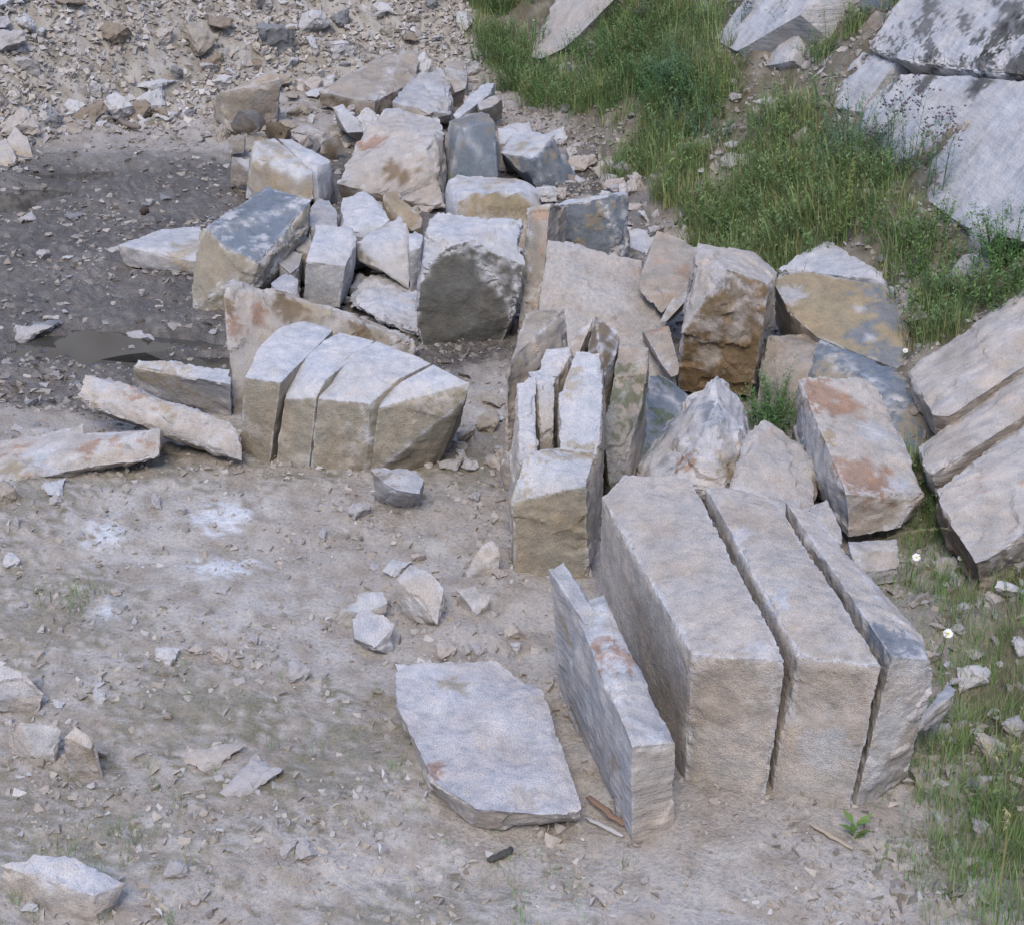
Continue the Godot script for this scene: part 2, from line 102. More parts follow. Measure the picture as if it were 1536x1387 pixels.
	{"name": "brown_stone", "label": "brown stone with a rusty face lying on the dusty slab's upper edge", "cat": "stone", "group": "", "at": [856, 288, -8950], "cols": "TTTRT", "stain": "R", "amt": 0.45, "e": 0.045, "rough": 0.014, "chip": 0.02, "white": 0.27999999999999997, "mat": 1,
		"hulls": [[805, 552, -9200, 1032, 496, -9100, 1004, 423, -8850, 901, 382, -8650, 861, 386, -8680, 673, 402, -8750, 668, 386, -8720, 719, 325, -8650, 795, 288, -8600, 879, 325, -8650, 814, 300, -9300, 1043, 300, -9200]]},
	{"name": "stone_sliver", "label": "slender pointed stone sliver beside the brown stone on the dusty slab", "cat": "sliver", "group": "", "at": [861, 270, -8560], "cols": "TTTTT", "stain": "-", "amt": 0.0, "e": 0.03, "rough": 0.005, "chip": 0.01, "white": 0.4, "mat": 1,
		"hulls": [[947, 462, -8720, 959, 427, -8680, 915, 401, -8500, 806, 320, -8400, 763, 305, -8420, 810, 371, -8480, 921, 318, -8600, 833, 270, -8500]]},
	{"name": "brown_stone", "label": "tan flat stone below the sliver, against the tall brown block", "cat": "stone", "group": "", "at": [757, 100, -8225], "cols": "TTTTT", "stain": "R", "amt": 0.25, "e": 0.0325, "rough": 0.008, "chip": 0.016, "white": 0.4, "mat": 0,
		"hulls": [[671, 295, -8350, 815, 329, -8350, 843, 251, -8000, 834, 210, -7950, 791, 196, -7950, 747, 230, -8050, 800, 213, -8500, 806, 100, -8100, 679, 200, -8450]]},
	{"name": "slate_block", "label": "leaning block with dark blue-grey top beside the white fallen slab", "cat": "block", "group": "", "at": [-1537, 0, -9823], "cols": "SCCCC", "stain": "W", "amt": 0.12, "e": 0.045, "rough": 0.009, "chip": 0.022, "white": 0.4, "mat": 0,
		"hulls": [[-1872, 0, -9358, -1666, 0, -9347, -1803, 435, -9600, -1757, 436, -9550, -1669, 377, -9450, -1446, 299, -9350, -1497, 501, -10200, -1456, 464, -10250, -1202, 467, -10050, -1512, 114, -9350, -1436, 144, -9400, -1222, 320, -9900, -1829, 399, -9600, -1511, 0, -10300, -1278, 0, -10200, -1461, 0, -9677]]},
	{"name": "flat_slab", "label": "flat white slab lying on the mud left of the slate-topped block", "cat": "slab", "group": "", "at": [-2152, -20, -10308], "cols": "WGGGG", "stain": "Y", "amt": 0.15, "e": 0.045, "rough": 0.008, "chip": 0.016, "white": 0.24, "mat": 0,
		"hulls": [[-2443, 120, -10204, -2244, 120, -10544, -2000, 120, -10611, -1871, 100, -10111, -1929, 90, -10004, -1996, 90, -10016, -2273, 110, -10132, -2433, -20, -10204, -2234, -20, -10544, -1990, -20, -10611, -1861, -20, -10111, -1919, -20, -10004, -1986, -20, -10016, -2263, -20, -10132]]},
	{"name": "split_block", "label": "left half of the split tan block at the heap's far end", "cat": "block", "group": "", "at": [-1601, -10, -11600], "cols": "WTTTT", "stain": "Y", "amt": 0.35, "e": 0.06, "rough": 0.01, "chip": 0.022, "white": 0.6400000000000001, "mat": 0,
		"hulls": [[-1858, -10, -11550, -1511, -4, -11350, -1796, 364, -11750, -1661, 351, -11850, -1350, 234, -11400, -1453, 230, -11350, -1526, 266, -11450, -1447, 69, -11300, -1343, 56, -11340, -1668, 0, -11900, -1808, 284, -11600, -1819, 0, -11900]]},
	{"name": "split_block", "label": "right half of the split tan block at the heap's far end", "cat": "block", "group": "", "at": [-1437, 0, -11575], "cols": "WGGGG", "stain": "-", "amt": 0.0, "e": 0.06, "rough": 0.01, "chip": 0.02, "white": 0.6400000000000001, "mat": 0,
		"hulls": [[-1643, 346, -11850, -1547, 328, -11900, -1231, 260, -11600, -1323, 266, -11420, -1318, 230, -11350, -1316, 72, -11350, -1251, 69, -11420, -1231, 171, -11550, -1547, 0, -11900, -1231, 0, -11600, -1306, 0, -11250]]},
	{"name": "rough_stone", "label": "grey stone half hidden left of the split tan block", "cat": "stone", "group": "", "at": [-1899, 0, -11743], "cols": "GTTTT", "stain": "-", "amt": 0.0, "e": 0.06, "rough": 0.014, "chip": 0.02, "white": 0.4, "mat": 0,
		"hulls": [[-2005, 0, -11864, -1887, 0, -11832, -1972, 220, -11806, -1942, 240, -11803, -1802, 240, -11737, -1793, 150, -11621, -1942, 0, -11803, -1802, 0, -11737]]},
	{"name": "large_boulder", "label": "large pale boulder with a brown broken face, highest of the far heap", "cat": "boulder", "group": "", "at": [-818, -64, -11850], "cols": "PBWTT", "stain": "-", "amt": 0.0, "e": 0.06, "rough": 0.02, "chip": 0.03, "white": 0.32000000000000006, "mat": 0, "spots": [[-968, 343, -11809, 120, "R"], [-761, 225, -11399, 100, "N"]],
		"hulls": [[-1184, 185, -11300, -1139, 270, -11600, -1045, 369, -12100, -920, 422, -12400, -814, 427, -12400, -497, 411, -12200, -459, 366, -11900, -556, 396, -11550, -631, 391, -11600, -1069, 128, -11350, -957, 106, -11300, -873, 59, -11300, -458, 125, -11500, -587, -64, -11420, -739, -54, -11360, -920, 0, -12400, -463, 0, -12000, -1195, 0, -11400, -441, 0, -11300]]},
	{"name": "slate_block", "label": "upright blue-grey block with a chamfered top behind the layered block", "cat": "block", "group": "", "at": [-280, 0, -11850], "cols": "SSSSS", "stain": "O", "amt": 0.4, "e": 0.06, "rough": 0.007, "chip": 0.018, "white": 0.32000000000000006, "mat": 0,
		"hulls": [[-448, 461, -11900, -321, 469, -12050, -218, 490, -12100, -151, 469, -12050, -112, 442, -11900, -360, 444, -11750, -93, 121, -11720, -363, 104, -11680, -467, 227, -11800, -322, 0, -12100, -113, 0, -12000, -459, 0, -11600, -363, 0, -11680, -93, 0, -11720]]},
	{"name": "slate_block", "label": "block with white top and blue-grey broken face at the foot of the grass", "cat": "block", "group": "", "at": [182, -18, -12040], "cols": "WSSSS", "stain": "Y", "amt": 0.2, "e": 0.06, "rough": 0.014, "chip": 0.018, "white": 0.32000000000000006, "mat": 0,
		"hulls": [[-94, 246, -11850, -38, 260, -12200, 136, 255, -12400, 283, 319, -12000, 148, 256, -11680, 393, 141, -12100, 458, 38, -12000, 377, 13, -11820, 220, -18, -11700, 126, 82, -11720, -38, 0, -12200, 396, 50, -12200, 458, 0, -12000, 220, 0, -11700]]},
	{"name": "small_block", "label": "pinkish white block behind the white-topped slate block", "cat": "block", "group": "", "at": [22, 0, -12400], "cols": "WPPPP", "stain": "-", "amt": 0.0, "e": 0.0675, "rough": 0.012, "chip": 0.02, "white": 0.4, "mat": 0,
		"hulls": [[-117, 279, -12400, 133, 276, -12600, 161, 250, -12400, -96, 211, -12200, 106, 226, -12200, -117, 0, -12400, 133, 50, -12600, -96, 0, -12200, 130, 0, -12200]]},
	{"name": "layered_block", "label": "low block with a layered white top and tan face behind the dark block", "cat": "block", "group": "", "at": [-123, 0, -10750], "cols": "WYGGG", "stain": "Y", "amt": 0.35, "e": 0.054, "rough": 0.014, "chip": 0.025, "white": 0.48, "mat": 0,
		"hulls": [[-434, 337, -10900, -341, 361, -11000, 117, 328, -10900, 171, 322, -10700, 198, 253, -10500, 185, 160, -10450, -353, 319, -10500, -362, 204, -10450, -444, 155, -10600, -344, 0, -11100, 140, 0, -11000, -360, 0, -10400, 185, 0, -10400, -265, 365, -10520, 50, 365, -10520]]},
	{"name": "white_block", "label": "white squared block tilted upright in front of the slate-topped block's foot", "cat": "block", "group": "", "at": [-1069, 0, -9710], "cols": "WGGGG", "stain": "-", "amt": 0.0, "e": 0.048, "rough": 0.01, "chip": 0.018, "white": 0.32000000000000006, "mat": 0,  # grey side letters put shade into the colour of this white stone
		"hulls": [[-1180, 357, -9900, -958, 341, -9900, -914, 324, -9750, -954, 256, -9450, -1192, 280, -9450, -1224, 71, -9430, -995, 46, -9420, -931, 195, -9600, -1192, 0, -10000, -955, 0, -9950, -1213, 0, -9430, -996, 0, -9420]]},
	{"name": "wedge_stone", "label": "wedge-shaped pale stone with a dark underside left of the dark block", "cat": "stone", "group": "", "at": [-756, 50, -9950], "cols": "WOGTT", "stain": "Y", "amt": 0.2, "e": 0.051, "rough": 0.01, "chip": 0.018, "white": 0.4, "mat": 0,
		"hulls": [[-933, 266, -9850, -896, 274, -9950, -688, 327, -10200, -629, 308, -10000, -580, 194, -9780, -619, 110, -9720, -706, 119, -9720, -915, 164, -9780, -701, 295, -9850, -695, 50, -10300, -611, 50, -9600, -822, 159, -9700]]},
	{"name": "rough_stone", "label": "white lumpy stone in front of the large pale boulder", "cat": "stone", "group": "", "at": [-915, 0, -10275], "cols": "WGWGG", "stain": "-", "amt": 0.0, "e": 0.054, "rough": 0.016, "chip": 0.02, "white": 0.32000000000000006, "mat": 0,
		"hulls": [[-1082, 330, -10300, -1075, 340, -10500, -939, 360, -10550, -836, 334, -10450, -748, 317, -10100, -840, 266, -10000, -1000, 287, -10000, -1075, 0, -10500, -755, 0, -10200, -1021, 0, -10000]]},
	{"name": "long_stone", "label": "long ochre stone leaning below the large pale boulder", "cat": "stone", "group": "", "at": [-697, 100, -10450], "cols": "YYYTT", "stain": "R", "amt": 0.25, "e": 0.051, "rough": 0.008, "chip": 0.016, "white": 0.32000000000000006, "mat": 0,
		"hulls": [[-839, 322, -10600, -751, 331, -10700, -715, 316, -10650, -555, 261, -10300, -562, 226, -10250, -617, 216, -10200, -812, 275, -10500, -751, 100, -10700, -556, 100, -10300, -814, 100, -10500]]},
	{"name": "rough_stone", "label": "rounded grey stone behind the slate-topped block", "cat": "stone", "group": "", "at": [-1156, 0, -10300], "cols": "GGGGG", "stain": "-", "amt": 0.0, "e": 0.054, "rough": 0.012, "chip": 0.03, "white": 0.24, "mat": 0,
		"hulls": [[-1256, 330, -10300, -1218, 336, -10500, -1143, 327, -10500, -1083, 304, -10300, -1057, 287, -10000, -1222, 287, -10000, -1229, 0, -10600, -1057, 0, -10000, -1222, 0, -10000]]},
	{"name": "rough_stone", "label": "small angular grey stone between the slate-topped block and the white block", "cat": "stone", "group": "", "at": [-1322, 0, -9700], "cols": "GGGGG", "stain": "-", "amt": 0.0, "e": 0.045, "rough": 0.008, "chip": 0.015, "white": 0.4, "mat": 0,
		"hulls": [[-1409, 225, -9750, -1311, 233, -9800, -1235, 225, -9750, -1244, 195, -9600, -1287, 189, -9500, -1375, 215, -9600, -1325, 0, -9900, -1245, 0, -9600, -1377, 0, -9600]]},
	{"name": "rough_stone", "label": "small tan stone behind the white squared block", "cat": "stone", "group": "", "at": [-1260, 0, -9900], "cols": "PTTTT", "stain": "-", "amt": 0.0, "e": 0.045, "rough": 0.008, "chip": 0.015, "white": 0.4, "mat": 0,
		"hulls": [[-1319, 257, -9950, -1212, 249, -10000, -1195, 224, -9900, -1288, 224, -9800, -1209, 216, -9800, -1326, 0, -10000, -1205, 0, -10000, -1265, 0, -9800]]},
	{"name": "rough_stone", "label": "small pale stone lying above the wedge-shaped slab, before the white block", "cat": "stone", "group": "", "at": [-1300, 0, -9325], "cols": "GGGGG", "stain": "-", "amt": 0.0, "e": 0.045, "rough": 0.008, "chip": 0.015, "white": 0.4, "mat": 0,
		"hulls": [[-1385, 201, -9300, -1302, 228, -9450, -1223, 211, -9350, -1215, 177, -9200, -1325, 204, -9150, -1309, 0, -9500, -1215, 0, -9200, -1350, 0, -9200]]},
	{"name": "rough_stone", "label": "small white stone squeezed between the wedge-shaped stone and dark block", "cat": "stone", "group": "", "at": [-568, 0, -9700], "cols": "WGGGG", "stain": "-", "amt": 0.0, "e": 0.045, "rough": 0.008, "chip": 0.015, "white": 0.4, "mat": 0,
		"hulls": [[-614, 341, -9750, -580, 336, -9850, -522, 324, -9800, -529, 310, -9600, -597, 302, -9550, -583, 0, -9900, -530, 0, -9600, -594, 0, -9500]]},
	{"name": "rubble_slab", "label": "low white crumbled slab between the wedge slab and dark block", "cat": "slab", "group": "", "at": [-735, -20, -9449], "cols": "WWGGG", "stain": "-", "amt": 0.0, "e": 0.045, "rough": 0.03, "chip": 0.03, "white": 0.24, "mat": 0,
		"hulls": [[-919, 60, -9628, -831, 80, -9781, -600, 80, -9805, -531, 60, -9516, -504, 40, -8935, -684, 50, -9031, -940, 40, -9404, -949, -20, -9963, -521, -20, -9963, -515, -20, -8985, -966, -20, -9453]]},
	{"name": "long_stone", "label": "long brownish slab lying at the foot of the rubble slope", "cat": "stone", "group": "", "at": [-2090, 0, -13620], "cols": "TTTTT", "stain": "Y", "amt": 0.3, "e": 0.0675, "rough": 0.016, "chip": 0.03, "white": 0.4, "mat": 0,
		"hulls": [[-2389, 200, -13496, -2282, 280, -13387, -1857, 450, -13485, -1783, 400, -13366, -1857, 200, -13709, -2218, 50, -13621, -2396, 0, -13647, -1886, 50, -13874, -1857, 0, -13485, -2282, 0, -13387]]},
	{"name": "rough_stone", "label": "pale stone leaning on the long brownish slab at the rubble's foot", "cat": "stone", "group": "", "at": [-2046, 0, -13147], "cols": "WTTTT", "stain": "-", "amt": 0.0, "e": 0.075, "rough": 0.012, "chip": 0.02, "white": 0.4, "mat": 0,
		"hulls": [[-2190, 100, -13168, -2103, 220, -13048, -1953, 250, -13052, -1901, 100, -13168, -1969, 0, -13246, -2178, 0, -13246, -2052, 0, -13186]]},
	{"name": "brown_boulder", "label": "brown pointed boulder below the rubble slope, left of the domed boulder", "cat": "boulder", "group": "", "at": [-1189, 0, -14350], "cols": "TBBBB", "stain": "T", "amt": 0.4, "e": 0.075, "rough": 0.02, "chip": 0.03, "white": 0.32000000000000006, "mat": 0,
		"hulls": [[-1579, 150, -14000, -1449, 189, -14200, -1314, 242, -14400, -1160, 197, -14400, -1100, 148, -13700, -1280, 134, -13800, -1158, 263, -14800, -969, 287, -15000, -797, 241, -15000, -799, 141, -14400, -1580, 0, -14000, -1101, 0, -13700, -800, 0, -14400]]},
	{"name": "large_boulder", "label": "grey domed boulder at the far end of the heap", "cat": "boulder", "group": "", "at": [-708, 0, -13650], "cols": "GTGGG", "stain": "T", "amt": 0.3, "e": 0.075, "rough": 0.014, "chip": 0.05, "white": 0.24, "mat": 0,
		"hulls": [[-951, 224, -13400, -894, 256, -13700, -775, 303, -14000, -593, 311, -14200, -502, 279, -14100, -463, 199, -13500, -477, 186, -13100, -661, 196, -13200, -821, 207, -13300, -781, 0, -14100, -464, 0, -13500, -952, 0, -13400]]},
	{"name": "brown_boulder", "label": "dark brown broken boulder at the far end, right of the domed boulder", "cat": "boulder", "group": "", "at": [-472, 0, -14300], "cols": "TBTTT", "stain": "R", "amt": 0.3, "e": 0.075, "rough": 0.02, "chip": 0.03, "white": 0.4, "mat": 0,
		"hulls": [[-582, 275, -14500, -439, 308, -14600, -370, 258, -14500, -370, 183, -14000, -465, 164, -13900, -550, 245, -14200, -442, 0, -14700, -362, 0, -14100, -534, 0, -14000]]},
	{"name": "flat_slab", "label": "slanting white slab at the foot of the bank behind the upright slate block", "cat": "slab", "group": "", "at": [-304, 0, -13350], "cols": "WGGGG", "stain": "-", "amt": 0.0, "e": 0.0675, "rough": 0.008, "chip": 0.018, "white": 0.4, "mat": 0,
		"hulls": [[-468, 212, -13000, -255, 283, -13700, -139, 275, -13800, -158, 262, -13500, -346, 232, -13000, -420, 197, -12900, -257, 50, -13800, -139, 50, -13800, -395, 0, -12900]]},
	{"name": "rough_stone", "label": "thin pale stone beside the slanting white slab under the grass", "cat": "stone", "group": "", "at": [-171, 0, -13250], "cols": "PTTTT", "stain": "-", "amt": 0.0, "e": 0.0675, "rough": 0.01, "chip": 0.02, "white": 0.4, "mat": 0,
		"hulls": [[-278, 274, -13200, -146, 266, -13400, -63, 245, -13400, -143, 248, -13100, -254, 253, -13000, -278, 0, -13200, -63, 50, -13500]]},
	{"name": "flat_slab", "label": "small white tilted slab lying behind the large pale boulder", "cat": "slab", "group": "", "at": [-1232, 0, -13060], "cols": "WTTTT", "stain": "-", "amt": 0.0, "e": 0.0675, "rough": 0.008, "chip": 0.02, "white": 0.4, "mat": 0,
		"hulls": [[-1368, 280, -12975, -1290, 300, -13017, -1141, 260, -12661, -1095, 200, -12547, -1238, 150, -12694, -1342, 120, -12995, -1369, 0, -13574, -1129, 0, -12878]]},
	{"name": "rough_stone", "label": "brown low stone left of the large pale boulder", "cat": "stone", "group": "", "at": [-1435, 0, -12599], "cols": "TBBBB", "stain": "T", "amt": 0.3, "e": 0.075, "rough": 0.015, "chip": 0.03, "white": 0.4, "mat": 0,
		"hulls": [[-1653, 50, -12779, -1476, 200, -12603, -1286, 220, -12436, -1217, 100, -12419, -1327, 0, -12504, -1585, 0, -12593, -1377, 0, -12603]]},
	{"name": "rough_stone", "label": "rounded white stone behind the split tan block", "cat": "stone", "group": "", "at": [-1468, 0, -12424], "cols": "WGGGG", "stain": "-", "amt": 0.0, "e": 0.0675, "rough": 0.012, "chip": 0.03, "white": 0.4, "mat": 0,
		"hulls": [[-1550, 100, -12419, -1483, 220, -12309, -1407, 220, -12327, -1385, 120, -12348, -1479, 0, -12539, -1457, 0, -12418]]},
	{"name": "hollow_stone", "label": "dark hollow charred lump lying between the far pale stones", "cat": "stone", "group": "", "at": [-1819, 0, -13067], "cols": "BBBBB", "stain": "-", "amt": 0.0, "e": 0.06, "rough": 0.02, "chip": 0.03, "white": 0.0, "mat": 0,
		"hulls": [[-1958, 20, -13250, -1884, 160, -12981, -1758, 200, -12888, -1679, 160, -12884, -1705, 20, -13134, -1923, 0, -13130, -1758, 0, -12888]]},
	{"name": "rough_stone", "label": "grey squared stone left of the charred lump", "cat": "stone", "group": "", "at": [-2063, 0, -12742], "cols": "GTTTT", "stain": "-", "amt": 0.0, "e": 0.0675, "rough": 0.01, "chip": 0.02, "white": 0.4, "mat": 0,
		"hulls": [[-2126, 140, -12619, -1996, 160, -12620, -1986, 80, -12652, -2141, 20, -12794, -2041, 0, -12866, -1996, 0, -12620, -2126, 0, -12619]]},
	{"name": "bank_stone", "label": "pale angular stone on the bank behind the white-topped slate block", "cat": "stone", "group": "", "at": [329, -199, -12994], "cols": "WTTTT", "stain": "-", "amt": 0.0, "e": 0.0675, "rough": 0.012, "chip": 0.02, "white": 0.4, "mat": 0,
		"hulls": [[225, 67, -13000, 411, 107, -13104, 434, 52, -12960, 365, 1, -12824, 244, 31, -12904, 225, -133, -13060, 411, -93, -13164, 434, -148, -13020, 365, -199, -12884, 244, -169, -12964]]},
	{"name": "bank_stone", "label": "pale flat stone at the bank's foot right of the slate block", "cat": "stone", "group": "", "at": [516, -189, -12636], "cols": "PBBBB", "stain": "-", "amt": 0.0, "e": 0.0675, "rough": 0.012, "chip": 0.02, "white": 0.4, "mat": 0,
		"hulls": [[399, 56, -12629, 502, 90, -12746, 633, 56, -12629, 592, 11, -12466, 434, 11, -12466, 399, -144, -12689, 502, -110, -12806, 633, -144, -12689, 592, -189, -12526, 434, -189, -12526]]},
	{"name": "bank_stone", "label": "tan squared stone at the bank's foot, rightmost of the pale row", "cat": "stone", "group": "", "at": [739, -146, -12486], "cols": "TBBBB", "stain": "-", "amt": 0.0, "e": 0.0675, "rough": 0.012, "chip": 0.02, "white": 0.4, "mat": 0,
		"hulls": [[630, 89, -12456, 744, 126, -12596, 849, 101, -12503, 766, 54, -12316, 634, 54, -12316, 630, -111, -12516, 744, -74, -12656, 849, -99, -12563, 766, -146, -12376, 634, -146, -12376]]},
	{"name": "bank_stone", "label": "small pale stone below the row at the bank's foot", "cat": "stone", "group": "", "at": [637, -183, -12338], "cols": "PTTTT", "stain": "-", "amt": 0.0, "e": 0.0675, "rough": 0.012, "chip": 0.02, "white": 0.4, "mat": 0,
		"hulls": [[573, 23, -12370, 675, 26, -12448, 700, 20, -12261, 590, 17, -12168, 573, -177, -12430, 675, -174, -12508, 700, -180, -12321, 590, -183, -12228]]},
	{"name": "bank_stone", "label": "thin white stone behind the blue-grey rimmed block", "cat": "stone", "group": "", "at": [284, -225, -11645], "cols": "WGGGG", "stain": "-", "amt": 0.0, "e": 0.0675, "rough": 0.012, "chip": 0.02, "white": 0.4, "mat": 0,
		"hulls": [[186, -22, -11650, 315, -25, -11755, 382, -22, -11650, 248, -15, -11475, 186, -222, -11710, 315, -225, -11815, 382, -222, -11710, 248, -215, -11535]]},
	{"name": "bank_stone", "label": "white rubble stone above the blue-grey rimmed block", "cat": "stone", "group": "", "at": [420, -211, -11912], "cols": "WGGGG", "stain": "-", "amt": 0.0, "e": 0.0675, "rough": 0.012, "chip": 0.02, "white": 0.4, "mat": 0,
		"hulls": [[308, 9, -11882, 464, 31, -12022, 532, 17, -11936, 385, -11, -11742, 308, -191, -11942, 464, -169, -12082, 532, -183, -11996, 385, -211, -11802]]},
	{"name": "bank_stone", "label": "blue-grey pointed stone in the grass right of the slate rimmed block", "cat": "stone", "group": "", "at": [1056, -172, -10777], "cols": "SGSGG", "stain": "-", "amt": 0.0, "e": 0.0675, "rough": 0.012, "chip": 0.02, "white": 0.4, "mat": 0,
		"hulls": [[960, 48, -10720, 1007, 80, -10887, 1074, 73, -10852, 1152, 32, -10633, 995, 28, -10607, 960, -152, -10780, 1007, -120, -10947, 1074, -127, -10912, 1152, -168, -10693, 995, -172, -10667]]},
	{"name": "bank_stone", "label": "pale lumpy stone between the rimmed block and the brown stone", "cat": "stone", "group": "", "at": [852, -208, -10595], "cols": "WTTTT", "stain": "-", "amt": 0.0, "e": 0.0675, "rough": 0.012, "chip": 0.02, "white": 0.4, "mat": 0,
		"hulls": [[749, 65, -10670, 807, 76, -10705, 955, 65, -10670, 855, -8, -10425, 752, 8, -10481, 749, -135, -10730, 807, -124, -10765, 955, -135, -10730, 855, -208, -10485, 752, -192, -10541]]},
	{"name": "bank_stone", "label": "dark upright stone standing in the grass of the bank", "cat": "stone", "group": "", "at": [466, -39, -14146], "cols": "SSSTT", "stain": "-", "amt": 0.0, "e": 0.0675, "rough": 0.012, "chip": 0.02, "white": 0.4, "mat": 0,
		"hulls": [[384, 309, -14206, 479, 342, -14256, 548, 281, -14162, 511, 161, -13976, 436, 201, -14038, 384, 109, -14266, 479, 142, -14316, 548, 81, -14222, 511, -39, -14036, 436, 1, -14098]]},
	{"name": "bank_stone", "label": "pale grey stone below the big white outcrop", "cat": "stone", "group": "", "at": [2409, 573, -8458], "cols": "PTPTT", "stain": "-", "amt": 0.0, "e": 0.0675, "rough": 0.012, "chip": 0.02, "white": 0.4, "mat": 0,
		"hulls": [[2354, 782, -8506, 2400, 825, -8561, 2460, 863, -8476, 2464, 843, -8322, 2406, 792, -8294, 2356, 773, -8425, 2354, 582, -8566, 2400, 625, -8621, 2460, 663, -8536, 2464, 643, -8382, 2406, 592, -8354, 2356, 573, -8485]]},
	{"name": "bank_stone", "label": "rounded stone in the short grass above the leaning slabs", "cat": "stone", "group": "", "at": [2302, 433, -8264], "cols": "PTTTT", "stain": "-", "amt": 0.0, "e": 0.0675, "rough": 0.012, "chip": 0.02, "white": 0.4, "mat": 0,
		"hulls": [[2224, 654, -8327, 2281, 705, -8364, 2367, 754, -8252, 2383, 740, -8111, 2321, 691, -8104, 2221, 633, -8215, 2224, 454, -8387, 2281, 505, -8424, 2367, 554, -8312, 2383, 540, -8171, 2321, 491, -8164, 2221, 433, -8275]]},
	{"name": "rock_outcrop", "label": "big white fine-ridged rock face at the picture's right edge", "cat": "rock", "group": "", "at": [2814, 369, -8773], "cols": "WWWWW", "stain": "G", "amt": 0.15, "e": 0.0525, "rough": 0.007, "chip": 0.016, "white": 0.16000000000000003, "mat": 3, "spots": [[2436, 1176, -10094, 100, "K"], [2604, 1286, -9555, 80, "K"], [2312, 1079, -10410, 60, "K"]],
		"hulls": [[2061, 738, -10287, 2190, 944, -10511, 2359, 1143, -10433, 2555, 1273, -9814, 2741, 1391, -9199, 3100, 1623, -8034, 2824, 1070, -6964, 2533, 936, -8197, 2335, 768, -8625, 2279, 787, -9097, 2171, 754, -9640, 2529, 369, -10358, 2657, 574, -10582, 2826, 774, -10503, 3023, 904, -9885, 3208, 1021, -9269, 3567, 1254, -8105, 3292, 700, -7035, 3000, 567, -8267, 2803, 398, -8696, 2747, 418, -9167, 2639, 385, -9710]]},
	{"name": "rock_outcrop", "label": "white ridged rock face with dark lichen streaks above the big one", "cat": "rock", "group": "", "at": [3009, 793, -9661], "cols": "WWWWW", "stain": "K", "amt": 0.42, "e": 0.0275, "rough": 0.008, "chip": 0.03, "white": 0.16000000000000003, "mat": 3, "spots": [[2560, 1338, -9865, 60, "K"], [2453, 1271, -10223, 50, "K"], [2633, 1388, -9645, 100, "K"], [2738, 1456, -9302, 130, "K"], [2724, 1514, -9698, 130, "K"], [2799, 1590, -9598, 100, "K"], [2647, 1453, -9890, 60, "K"]],
		"hulls": [[2251, 1163, -10996, 2421, 1379, -11001, 2611, 1665, -11241, 3300, 2079, -8837, 3087, 1651, -8010, 2731, 1424, -9179, 2548, 1310, -9802, 2362, 1205, -10479, 2719, 793, -11067, 2889, 1010, -11071, 3078, 1295, -11311, 3768, 1709, -8908, 3555, 1282, -8081, 3199, 1054, -9250, 3016, 941, -9872, 2830, 835, -10550]]},
	{"name": "rock_outcrop", "label": "grey-white ledge with a lichen edge left of the big white face", "cat": "rock", "group": "", "at": [2380, 380, -11087], "cols": "WWWWW", "stain": "G", "amt": 0.3, "e": 0.06, "rough": 0.008, "chip": 0.03, "white": 0.16000000000000003, "mat": 3, "spots": [[2265, 1109, -11047, 70, "K"], [2071, 862, -11039, 80, "O"]],
		"hulls": [[1919, 749, -11459, 2046, 930, -11563, 2179, 1083, -11477, 2263, 1123, -11135, 2374, 1168, -10639, 2200, 943, -10612, 2152, 869, -10541, 2024, 791, -10979, 2386, 380, -11529, 2514, 561, -11634, 2647, 713, -11547, 2731, 754, -11206, 2841, 799, -10709, 2667, 574, -10682, 2620, 500, -10611, 2492, 421, -11049]]},
	{"name": "rock_outcrop", "label": "white squared ledge sticking out of the grass at the top", "cat": "rock", "group": "", "at": [2071, 441, -12468], "cols": "WWWWW", "stain": "G", "amt": 0.2, "e": 0.0675, "rough": 0.012, "chip": 0.02, "white": 0.24, "mat": 3,
		"hulls": [[1500, 811, -12851, 1681, 1051, -12912, 1873, 1313, -13007, 2175, 1496, -11967, 1955, 1197, -11859, 1803, 1102, -12372, 1597, 836, -12341, 1968, 441, -12921, 2149, 682, -12983, 2341, 944, -13077, 2642, 1127, -12037, 2422, 828, -11929, 2270, 733, -12442, 2065, 467, -12412]]},
	{"name": "rock_outcrop", "label": "tan-sided block under the white squared ledge", "cat": "rock", "group": "", "at": [2057, 395, -12263], "cols": "WWWWW", "stain": "P", "amt": 0.5, "e": 0.0675, "rough": 0.012, "chip": 0.02, "white": 0.24, "mat": 3,
		"hulls": [[1658, 764, -12663, 1843, 1006, -12704, 1988, 1057, -12011, 1914, 914, -11751, 1779, 800, -12047, 2126, 395, -12733, 2311, 637, -12775, 2456, 688, -12081, 2382, 545, -11822, 2247, 431, -12118]]},
	{"name": "rock_outcrop", "label": "smooth pale sloping slab at the top of the bank", "cat": "rock", "group": "", "at": [588, 12, -15225], "cols": "PPPPP", "stain": "-", "amt": 0.0, "e": 0.075, "rough": 0.012, "chip": 0.03, "white": 0.16000000000000003, "mat": 2,
		"hulls": [[127, 212, -14974, 273, 420, -15183, 454, 743, -15594, 777, 852, -14997, 869, 793, -14579, 628, 583, -14669, 460, 381, -14575, 239, 231, -14742, 307, 12, -15254, 453, 220, -15463, 634, 543, -15874, 957, 652, -15277, 1049, 593, -14859, 808, 383, -14949, 640, 181, -14855, 419, 31, -15022]]},
	{"name": "rock_outcrop", "label": "dark overhanging stone at the top edge beside the white outcrops", "cat": "rock", "group": "", "at": [2473, 1135, -11697], "cols": "SSSSS", "stain": "-", "amt": 0.0, "e": 0.0675, "rough": 0.01, "chip": 0.02, "white": 0.4, "mat": 0,
